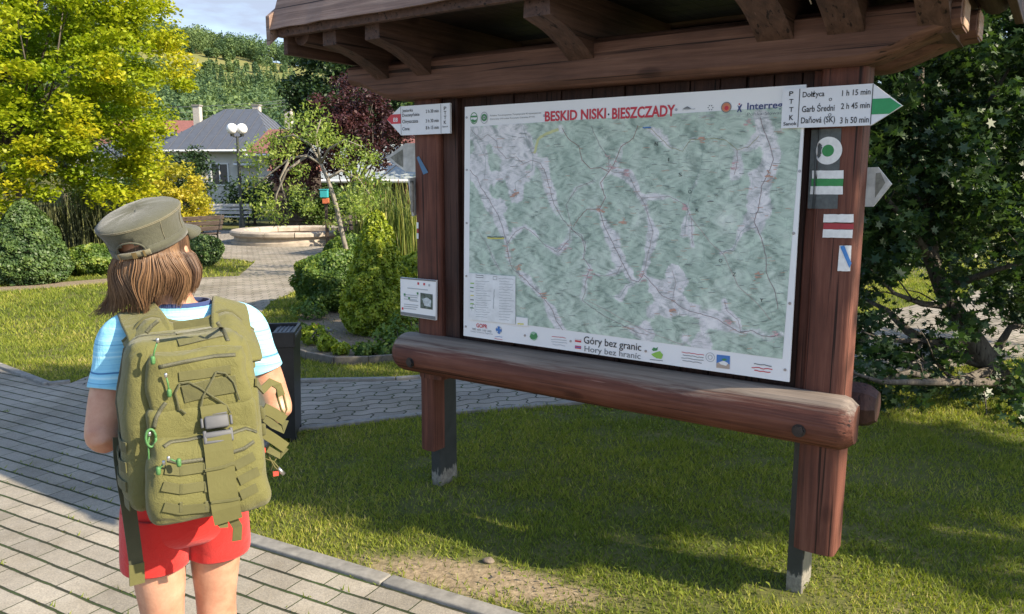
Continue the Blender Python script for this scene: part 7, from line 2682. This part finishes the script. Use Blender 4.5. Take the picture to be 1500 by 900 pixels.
def bag_front(x, z):
    """approximate rear surface depth (local y) at x, z for laying webbing on it"""
    if z > 1.075: y = -0.331 + 0.018 * (z - 1.06) / 0.14
    elif z > 1.035: y = -0.327
    else:
        t = (z - 0.835) / 0.205
        y = -0.381 + 0.035 * max(0, t) ** 2
    return y
from mathutils.bvhtree import BVHTree
bpy.context.view_layer.update()
dgx = bpy.context.evaluated_depsgraph_get()
bvv, bvf = [], []
for o in (main, topk, lowp, flap):
    ev = o.evaluated_get(dgx)
    m_ = ev.to_mesh()
    o0 = len(bvv)
    bvv += [v.co.copy() for v in m_.vertices]
    bvf += [tuple(i + o0 for i in p.vertices) for p in m_.polygons]
    ev.to_mesh_clear()
BVH = BVHTree.FromPolygons(bvv, bvf)
def onbag(px, py, lift=0.002):
    """photo pixel -> point on the modelled bag surface"""
    o = PMI @ CAMP
    d = (PMI.to_3x3() @ ray(px, py)).normalized()
    hit = BVH.ray_cast(o, d)
    if hit[0] is None:
        p = pl(px, py, -0.30)
        return p, Vector((0, -1, 0))
    nn = hit[1] if hit[1].dot(d) < 0 else -hit[1]
    return hit[0] + nn * lift, nn
def web(mb, px_pts, w, mat, lift=0.003, sub=4, thick=0.0022):
    pts, nr = [], []
    for (a, b_) in zip(px_pts, px_pts[1:]):
        for i in range(sub):
            q = onbag(a[0] + (b_[0] - a[0]) * i / sub, a[1] + (b_[1] - a[1]) * i / sub, lift)
            pts.append(q[0]); nr.append(q[1])
    q = onbag(*px_pts[-1], lift)
    pts.append(q[0]); nr.append(q[1])
    # smooth the normals
    ns = []
    for i in range(len(nr)):
        s_ = Vector((0, 0, 0))
        for k in range(max(0, i - 2), min(len(nr), i + 3)):
            s_ += nr[k]
        ns.append(s_.normalized())
    mb.ribbon(pts, w, ns, mat, thick)
def cordpx(mb, px_pts, r_, mat, lift=0.003, sub=4):
    pts = []
    for (a, b_) in zip(px_pts, px_pts[1:]):
        for i in range(sub):
            pts.append(onbag(a[0] + (b_[0] - a[0]) * i / sub, a[1] + (b_[1] - a[1]) * i / sub, lift)[0])
    pts.append(onbag(*px_pts[-1], lift)[0])
    mb.tube(pts, r_, mat, 6)
# three webbing rows of the upper pocket
for a, c in (((254, 478), (306, 470)), ((257, 490), (310, 482)), ((261, 503), (326, 491))):
    mb = MB()
    web(mb, [a, c], 0.017, m_velc, 0.003, 6)
    mb.build('webbing', topk)
mb = MB()
web(mb, [(232, 470), (222, 478), (214, 488)], 0.0085, m_zip, 0.0016, 6, 0.0016)
mb.build('zip', topk, smooth=True)
mb = MB()
web(mb, [(233, 538), (270, 530), (315, 522), (345, 520)], 0.0085, m_zip, 0.0016, 6, 0.0016)
mb.build('zip', topk, smooth=True)
mb = MB()
web(mb, [(318, 472), (328, 486), (334, 500)], 0.0085, m_zip, 0.0016, 6, 0.0016)
mb.build('zip', topk, smooth=True)
# mid panel: loop patches and bungee
mb = MB()
web(mb, [(262, 552), (300, 547), (338, 541)], 0.020, m_web, 0.003, 4)
web(mb, [(268, 578), (300, 570), (346, 562)], 0.038, m_velc, 0.003, 6)
mb.build('loop_patch', flap)
mb = MB()
cordpx(mb, [(316, 545), (307, 562), (297, 580), (293, 600)], 0.0022, m_cord, 0.007)
cordpx(mb, [(263, 562), (276, 560), (292, 568), (310, 580), (330, 592), (337, 604)], 0.0022, m_cord, 0.006)
cordpx(mb, [(316, 545), (330, 547), (342, 560), (350, 585)], 0.0022, m_cord, 0.006)
cordpx(mb, [(263, 562), (256, 575), (262, 600), (272, 606)], 0.0022, m_cord, 0.006)
mb.build('bungee_cord', flap, smooth=True)
# central strap with grey buckle
mb = MB()
P0 = [onbag(312, 592, 0.006)[0], onbag(313, 604, 0.010)[0], onbag(315, 618, 0.012)[0], onbag(316, 632, 0.012)[0]]
mb.ribbon(P0, 0.056, Vector((0.0, -1, 0.2)), m_strp, 0.003)
q = [onbag(318, 642, 0.010)[0], onbag(320, 660, 0.008)[0], onbag(323, 690, 0.007)[0], onbag(327, 720, 0.008)[0]]
e_ = pl(331, 745, q[-1].y - 0.004)
e2 = pl(335, 764, q[-1].y - 0.002)
mb.ribbon(q + [e_, e2], 0.060, Vector((-0.06, -1, 0.12)), m_strp, 0.003)
strap = mb.build('closing_strap', bpk)
mb = MB()
web(mb, [(300, 688), (322, 684), (343, 679)], 0.006, m_web, 0.011, 3)
web(mb, [(308, 735), (330, 732), (350, 728)], 0.005, m_web, 0.011, 3)
mb.build('stitching', strap)
bc_, bn_ = onbag(316, 621, 0.019)
axz = (q[0] - P0[0]).normalized()
axy = -(bn_ - axz * bn_.dot(axz)).normalized()
axx = axy.cross(axz).normalized()
BMt = Matrix((axx, axy, -axz)).transposed()
BMt = Matrix((tuple(BMt[0]), tuple(BMt[1]), tuple(BMt[2])))
mb = MB()
mb.box(bc_ + BMt @ Vector((0, 0, 0.010)), (0.052, 0.013, 0.030), m_buck, BMt, bev=0.005)
mb.box(bc_ + BMt @ Vector((0, 0.001, -0.018)), (0.060, 0.012, 0.014), m_buck, BMt, bev=0.004)
mb.box(bc_ + BMt @ Vector((0, 0.001, -0.034)), (0.064, 0.010, 0.007), m_buck, BMt, bev=0.003)
mb.box(bc_ + BMt @ Vector((-0.028, 0.001, -0.022)), (0.008, 0.011, 0.030), m_buck, BMt, bev=0.003)
mb.box(bc_ + BMt @ Vector((0.028, 0.001, -0.022)), (0.008, 0.011, 0.030), m_buck, BMt, bev=0.003)
mb.box(bc_ + BMt @ Vector((-0.031, 0.0, 0.010)), (0.006, 0.010, 0.022), m_buck, BMt, bev=0.0025)
mb.box(bc_ + BMt @ Vector((0.031, 0.0, 0.010)), (0.006, 0.010, 0.022), m_buck, BMt, bev=0.0025)
mb.box(bc_ + BMt @ Vector((0, 0.001, 0.028)), (0.050, 0.010, 0.007), m_buck, BMt, bev=0.003)
mb.build('buckle', strap, smooth=True, auto=40)
# lower pocket: two zips and rows of webbing, left and right of the strap
mb = MB()
web(mb, [(240, 655), (250, 648), (275, 645), (296, 640)], 0.0085, m_zip, 0.0016, 6, 0.0016)
mb.build('zip', lowp, smooth=True)
mb = MB()
web(mb, [(338, 636), (360, 628), (376, 634)], 0.0085, m_zip, 0.0016, 6, 0.0016)
mb.build('zip', lowp, smooth=True)
mb = MB()
web(mb, [(246, 674), (262, 678), (300, 673)], 0.0085, m_zip, 0.0016, 6, 0.0016)
mb.build('zip', lowp, smooth=True)
mb = MB()
web(mb, [(336, 664), (358, 657), (372, 647)], 0.0085, m_zip, 0.0016, 6, 0.0016)
mb.build('zip', lowp, smooth=True)
for pts in ([(242, 688), (265, 690), (302, 684)], [(238, 712), (265, 717), (306, 711)], [(240, 742), (265, 747), (312, 742)], [(344, 683), (372, 668)], [(350, 705), (378, 690)], [(352, 726), (376, 714)]):
    mb = MB()
    web(mb, pts, 0.0205, m_web, 0.0035, 5)
    mb.build('webbing', lowp)
mb = MB()
for pts in ([(265, 682), (265, 756)], [(300, 680), (303, 755)]):
    for i in range(3):
        a = (pts[0][0] + (pts[1][0] - pts[0][0]) * (i * 0.33), pts[0][1] + (pts[1][1] - pts[0][1]) * (i * 0.36))
        web(mb, [(a[0], a[1]), (a[0], a[1] + 14)], 0.006, m_velc, 0.0052, 2, 0.001)
mb.build('bar_tacks', lowp)
# side webbing on the left flank
for z in (0.88, 0.925, 0.97, 1.015):
    pts, nr = [], []
    for i in range(8):
        y = -0.125 - 0.15 * i / 7
        h_ = BVH.ray_cast(Vector((-0.5, y, z)), Vector((1, 0, 0)))
        if h_[0] is None: continue
        pts.append(h_[0] + Vector((-0.003, 0, 0)))
        nr.append(Vector((-1, -0.1, 0)))
    if len(pts) > 2:
        mb = MB()
        mb.ribbon(pts, 0.024, nr, m_web, 0.0025)
        mb.build('side_webbing', main)
# main zip round the bag edge and side zip with storm flap
mb = MB()
pts = []
for i in range(24):
    a = math.pi * (-0.12 + 1.24 * i / 23)
    x, z = 0.005 - 0.150 * math.cos(a), 1.03 + 0.155 * math.sin(a)
    h_ = BVH.ray_cast(Vector((x * 3.0, -0.185, 1.0 + (z - 1.0) * 3.0)), (Vector((x, -0.185, z)) - Vector((x * 3.0, -0.185, 1.0 + (z - 1.0) * 3.0))).normalized())
    if h_[0]: pts.append(h_[0])
if len(pts) > 3:
    mb.tube(pts, 0.0045, m_zip, 6)
web(mb, [(226, 627), (229, 612), (237, 598), (243, 590)], 0.0085, m_zip, 0.0016, 6, 0.0016)
mb.build('zip', main, smooth=True)
# green zip pulls
mb = MB()
def pull(pts, y, r_, mat=m_gcord):
    q = [pl(a, b_, y) for a, b_ in pts]
    mb.tube(q, r_, mat, 6)
def bead(px, py, y, L=0.014, r_=0.006, mat=m_gcord):
    p = pl(px, py, y)
    mb.tube([p + Vector((0, 0, L / 2)), p + Vector((0, 0, L * .3)), p - Vector((0, 0, L * .3)), p - Vector((0, 0, L / 2))], [r_ * 0.5, r_ * .72, r_ * .72, r_ * 0.5], mat, 8)
gp = []
for chain, y in (([(231, 499), (226, 515), (224, 528)], -0.315), ([(243, 550), (246, 562), (248, 576)], -0.325), ([(219, 636), (217, 652), (218, 668), (219, 684), (220, 700), (221, 722)], -0.325), ([(247, 672), (262, 678)], -0.39), ([(240, 678), (232, 690)], -0.375)):
    mb = MB()
    pull(chain, y, 0.0020)
    bead(*chain[-1], y - 0.002, 0.018, 0.007)
    bead(*chain[0], y - 0.002, 0.010, 0.005, m_metal)
    if len(chain) > 3:
        bead(219, 690, y - 0.002, 0.018, 0.007)
        # little green link
        ce = pl(221, 642, y - .003)
        mb.tube([ce + Vector((0.010 * math.cos(a), 0, 0.020 * math.sin(a))) for a in [2 * math.pi * i / 16 for i in range(17)]], 0.003, m_gcord, 6)
    mb.build('zip_pull', bpk, smooth=True)
# shoulder yoke: two broad padded straps over the shoulders and a back panel
def strap3d(pts, w, mat, name, parent, th=0.012, nr=None):
    mb = MB()
    P = [Vector(p) for p in pts]
    Q = []
    for i in range(len(P) - 1):
        p0, p1, p2, p3 = P[max(i - 1, 0)], P[i], P[i + 1], P[min(i + 2, len(P) - 1)]
        for s in range(5):
            t = s / 5
            Q.append(0.5 * ((2 * p1) + (p2 - p0) * t + (2 * p0 - 5 * p1 + 4 * p2 - p3) * t * t + (-p0 + 3 * p1 - 3 * p2 + p3) * t ** 3))
    Q.append(P[-1])
    ws = np.interp(np.linspace(0, 1, len(Q)), np.linspace(0, 1, len(w)), w)
    c = Vector((0, 0.0, 1.06))
    nn = [(q_ - Vector((q_.x * 0.55, 0.0, min(q_.z, 1.14)))).normalized() for q_ in Q]
    mb.ribbon(Q, list(ws), nn, mat, th)
    o = mb.build(name, parent, smooth=True, auto=60)
    be = o.modifiers.new('bevel', 'BEVEL')
    be.width = th * 0.35
    be.segments = 2
    return o
for sx in (-1, 1):
    st_ = strap3d([(sx * 0.088, -0.200, 1.150), (sx * 0.092, -0.130, 1.235), (sx * 0.104, -0.060, 1.268), (sx * 0.112, 0.0, 1.283), (sx * 0.112, 0.060, 1.255), (sx * 0.112, 0.112, 1.18), (sx * 0.118, 0.130, 1.08), (sx * 0.145, 0.115, 0.98)], [0.09, 0.10, 0.095, 0.085, 0.075, 0.07, 0.06, 0.045], m_olv, 'shoulder_strap', bpk, 0.014)
    strap3d([(sx * 0.145, 0.115, 0.98), (sx * 0.168, 0.06, 0.93), (sx * 0.165, -0.03, 0.885), (sx * 0.140, -0.12, 0.86)], [0.025, 0.025, 0.025], m_dkst, 'webbing', st_, 0.003)
    # hip belt
    strap3d([(sx * 0.13, -0.12, 0.90), (sx * 0.175, -0.03, 0.90), (sx * 0.168, 0.06, 0.905), (sx * 0.10, 0.125, 0.91), (0.0, 0.142, 0.912)], [0.04, 0.04, 0.035, 0.03], m_dkst, 'hip_belt', bpk, 0.004)
# upper back panel joining the straps
mb = MB()
vs, fs = [], []
kx, kz = 18, 10
for i in range(kx + 1):
    u = -1 + 2 * i / kx
    ztop = 1.243 + 0.022 * math.exp(-((abs(u) - 0.55) / 0.25) ** 2) - 0.035 * max(0, abs(u) - 0.7) / 0.3
    for j in range(kz + 1):
        t = j / kz
        z = 1.175 + (ztop + 0.012 - 1.175) * t
        y = -0.250 + 0.150 * t ** 1.3 + 0.006 * mnoise.noise(Vector((u * 3, t * 3, 2)))
        w = 0.142 + 0.010 * t
        vs.append((u * w, y + 0.02 * u * u * (1 - t), z))
for i in range(kx):
    for j in range(kz):
        a = i * (kz + 1) + j
        fs.append((a, a + 1, a + kz + 2, a + kz + 1))
mb.add(vs, fs, m_olv)
bp_ = mb.build('back_panel', bpk, smooth=True)
so = bp_.modifiers.new('solid', 'SOLIDIFY')
so.thickness = 0.012
mb = MB()
edge = [Vector((u * 0.151, -0.100, 1.255 + 0.022 * math.exp(-((abs(u) - 0.55) / 0.25) ** 2) - 0.035 * max(0, abs(u) - 0.7) / 0.3)) for u in [-1 + i / 12 for i in range(25)]]
mb.tube(edge, 0.0045, m_web, 6)
mb.build('binding', bp_, smooth=True)
# long dark strap hanging on the left, ending in an olive tip
mb = MB()
q = [pl(176, 640, -0.13), pl(177, 670, -0.14), pl(181, 700, -0.16), pl(188, 740, -0.17), pl(195, 790, -0.17), pl(200, 828, -0.165)]
mb.ribbon(q, 0.032, Vector((0.15, -1, 0)), m_dkst, 0.003)
dk = mb.build('hanging_strap', bpk)
mb = MB()
mb.ribbon([pl(200, 826, -0.168), pl(201, 856, -0.166)], 0.034, Vector((0.15, -1, 0)), m_strp, 0.005)
mb.build('strap_tip', dk)
mb = MB()
mb.ribbon([pl(338, 755, -0.30), pl(348, 772, -0.28), pl(347, 792, -0.27)], 0.022, Vector((0, -1, 0)), m_strp, 0.003)
mb.build('hanging_strap', bpk)
mb = MB()
mb.ribbon([pl(318, 762, -0.37), pl(324, 770, -0.372), pl(334, 769, -0.374)], 0.012, Vector((0, -1, 0.3)), m_strp, 0.003)
mb.build('strap_loop', bpk)
# compression straps with loops, carabiner and red tag on the right flank
mb = MB()
q = [onbag(372, 560, 0.006)[0], pl(384, 572, -0.22), pl(396, 560, -0.21), pl(408, 566, -0.20), pl(412, 580, -0.20)]
mb.ribbon(q, 0.020, Vector((0.2, -1, 0.5)), m_strp, 0.004)
mb.build('compression_strap', bpk)
mb = MB()
q = [pl(386, 598, -0.21), pl(402, 606, -0.205), pl(417, 616, -0.20), pl(414, 630, -0.20), pl(400, 622, -0.205), pl(388, 612, -0.21)]
mb.ribbon(q[:3], 0.026, Vector((0.1, -1, 0.2)), m_strp, 0.003)
mb.ribbon(q[2:], 0.020, Vector((0.1, -1, 0.2)), m_web, 0.003)
mb.build('compression_strap', bpk)
mb = MB()
q = [pl(386, 634, -0.21), pl(402, 644, -0.205), pl(419, 656, -0.20), pl(410, 668, -0.20), pl(392, 658, -0.21)]
mb.ribbon(q[:3], 0.026, Vector((0.1, -1, 0.2)), m_strp, 0.003)
mb.ribbon(q[2:], 0.016, Vector((0.1, -1, 0.2)), m_web, 0.003)
mb.build('compression_strap', bpk)
mb = MB()
c0 = [pl(408, 566, -0.198), pl(415, 578, -0.198), pl(420, 600, -0.198), pl(417, 607, -0.198), pl(412, 600, -0.198), pl(405, 578, -0.198), pl(408, 566, -0.198)]
mb.tube(c0, 0.0028, m_strp, 7)
mb.build('carabiner', bpk, smooth=True)
mb = MB()
for pts in ([(390, 662), (402, 684), (410, 692)], [(410, 664), (402, 676), (396, 690)], [(388, 672), (400, 676), (412, 690)]):
    mb.tube([pl(a, b_, -0.20) for a, b_ in pts], 0.002, m_strp, 5)
mb.build('loose_cords', bpk, smooth=True)
mb = MB()
mb.box(pl(404, 694, -0.20), (0.014, 0.004, 0.012), m_tag)
mb.box(pl(386, 660, -0.215), (0.010, 0.004, 0.012), m_tag)
mb.build('red_tag', bpk)
mb = MB()
p_ = pl(411, 690, -0.20)
mb.tube([p_ + Vector((-0.006, 0, 0.008)), p_ + Vector((0.008, 0, -0.010))], 0.005, m_metal, 8)
mb.build('cord_end', bpk, smooth=True)
# side buckles of the right flank
for z in (1.03, 0.99):
    h_ = BVH.ray_cast(Vector((0.6, -0.20, z)), Vector((-1, 0, 0)))
    p_ = h_[0] if h_[0] else Vector((0.16, -0.2, z))
    mb = MB()
    mb.box(p_ + Vector((0.008, 0, 0)), (0.014, 0.034, 0.030), m_web, bev=0.005)
    mb.build('side_buckle', bpk, smooth=True, auto=40)
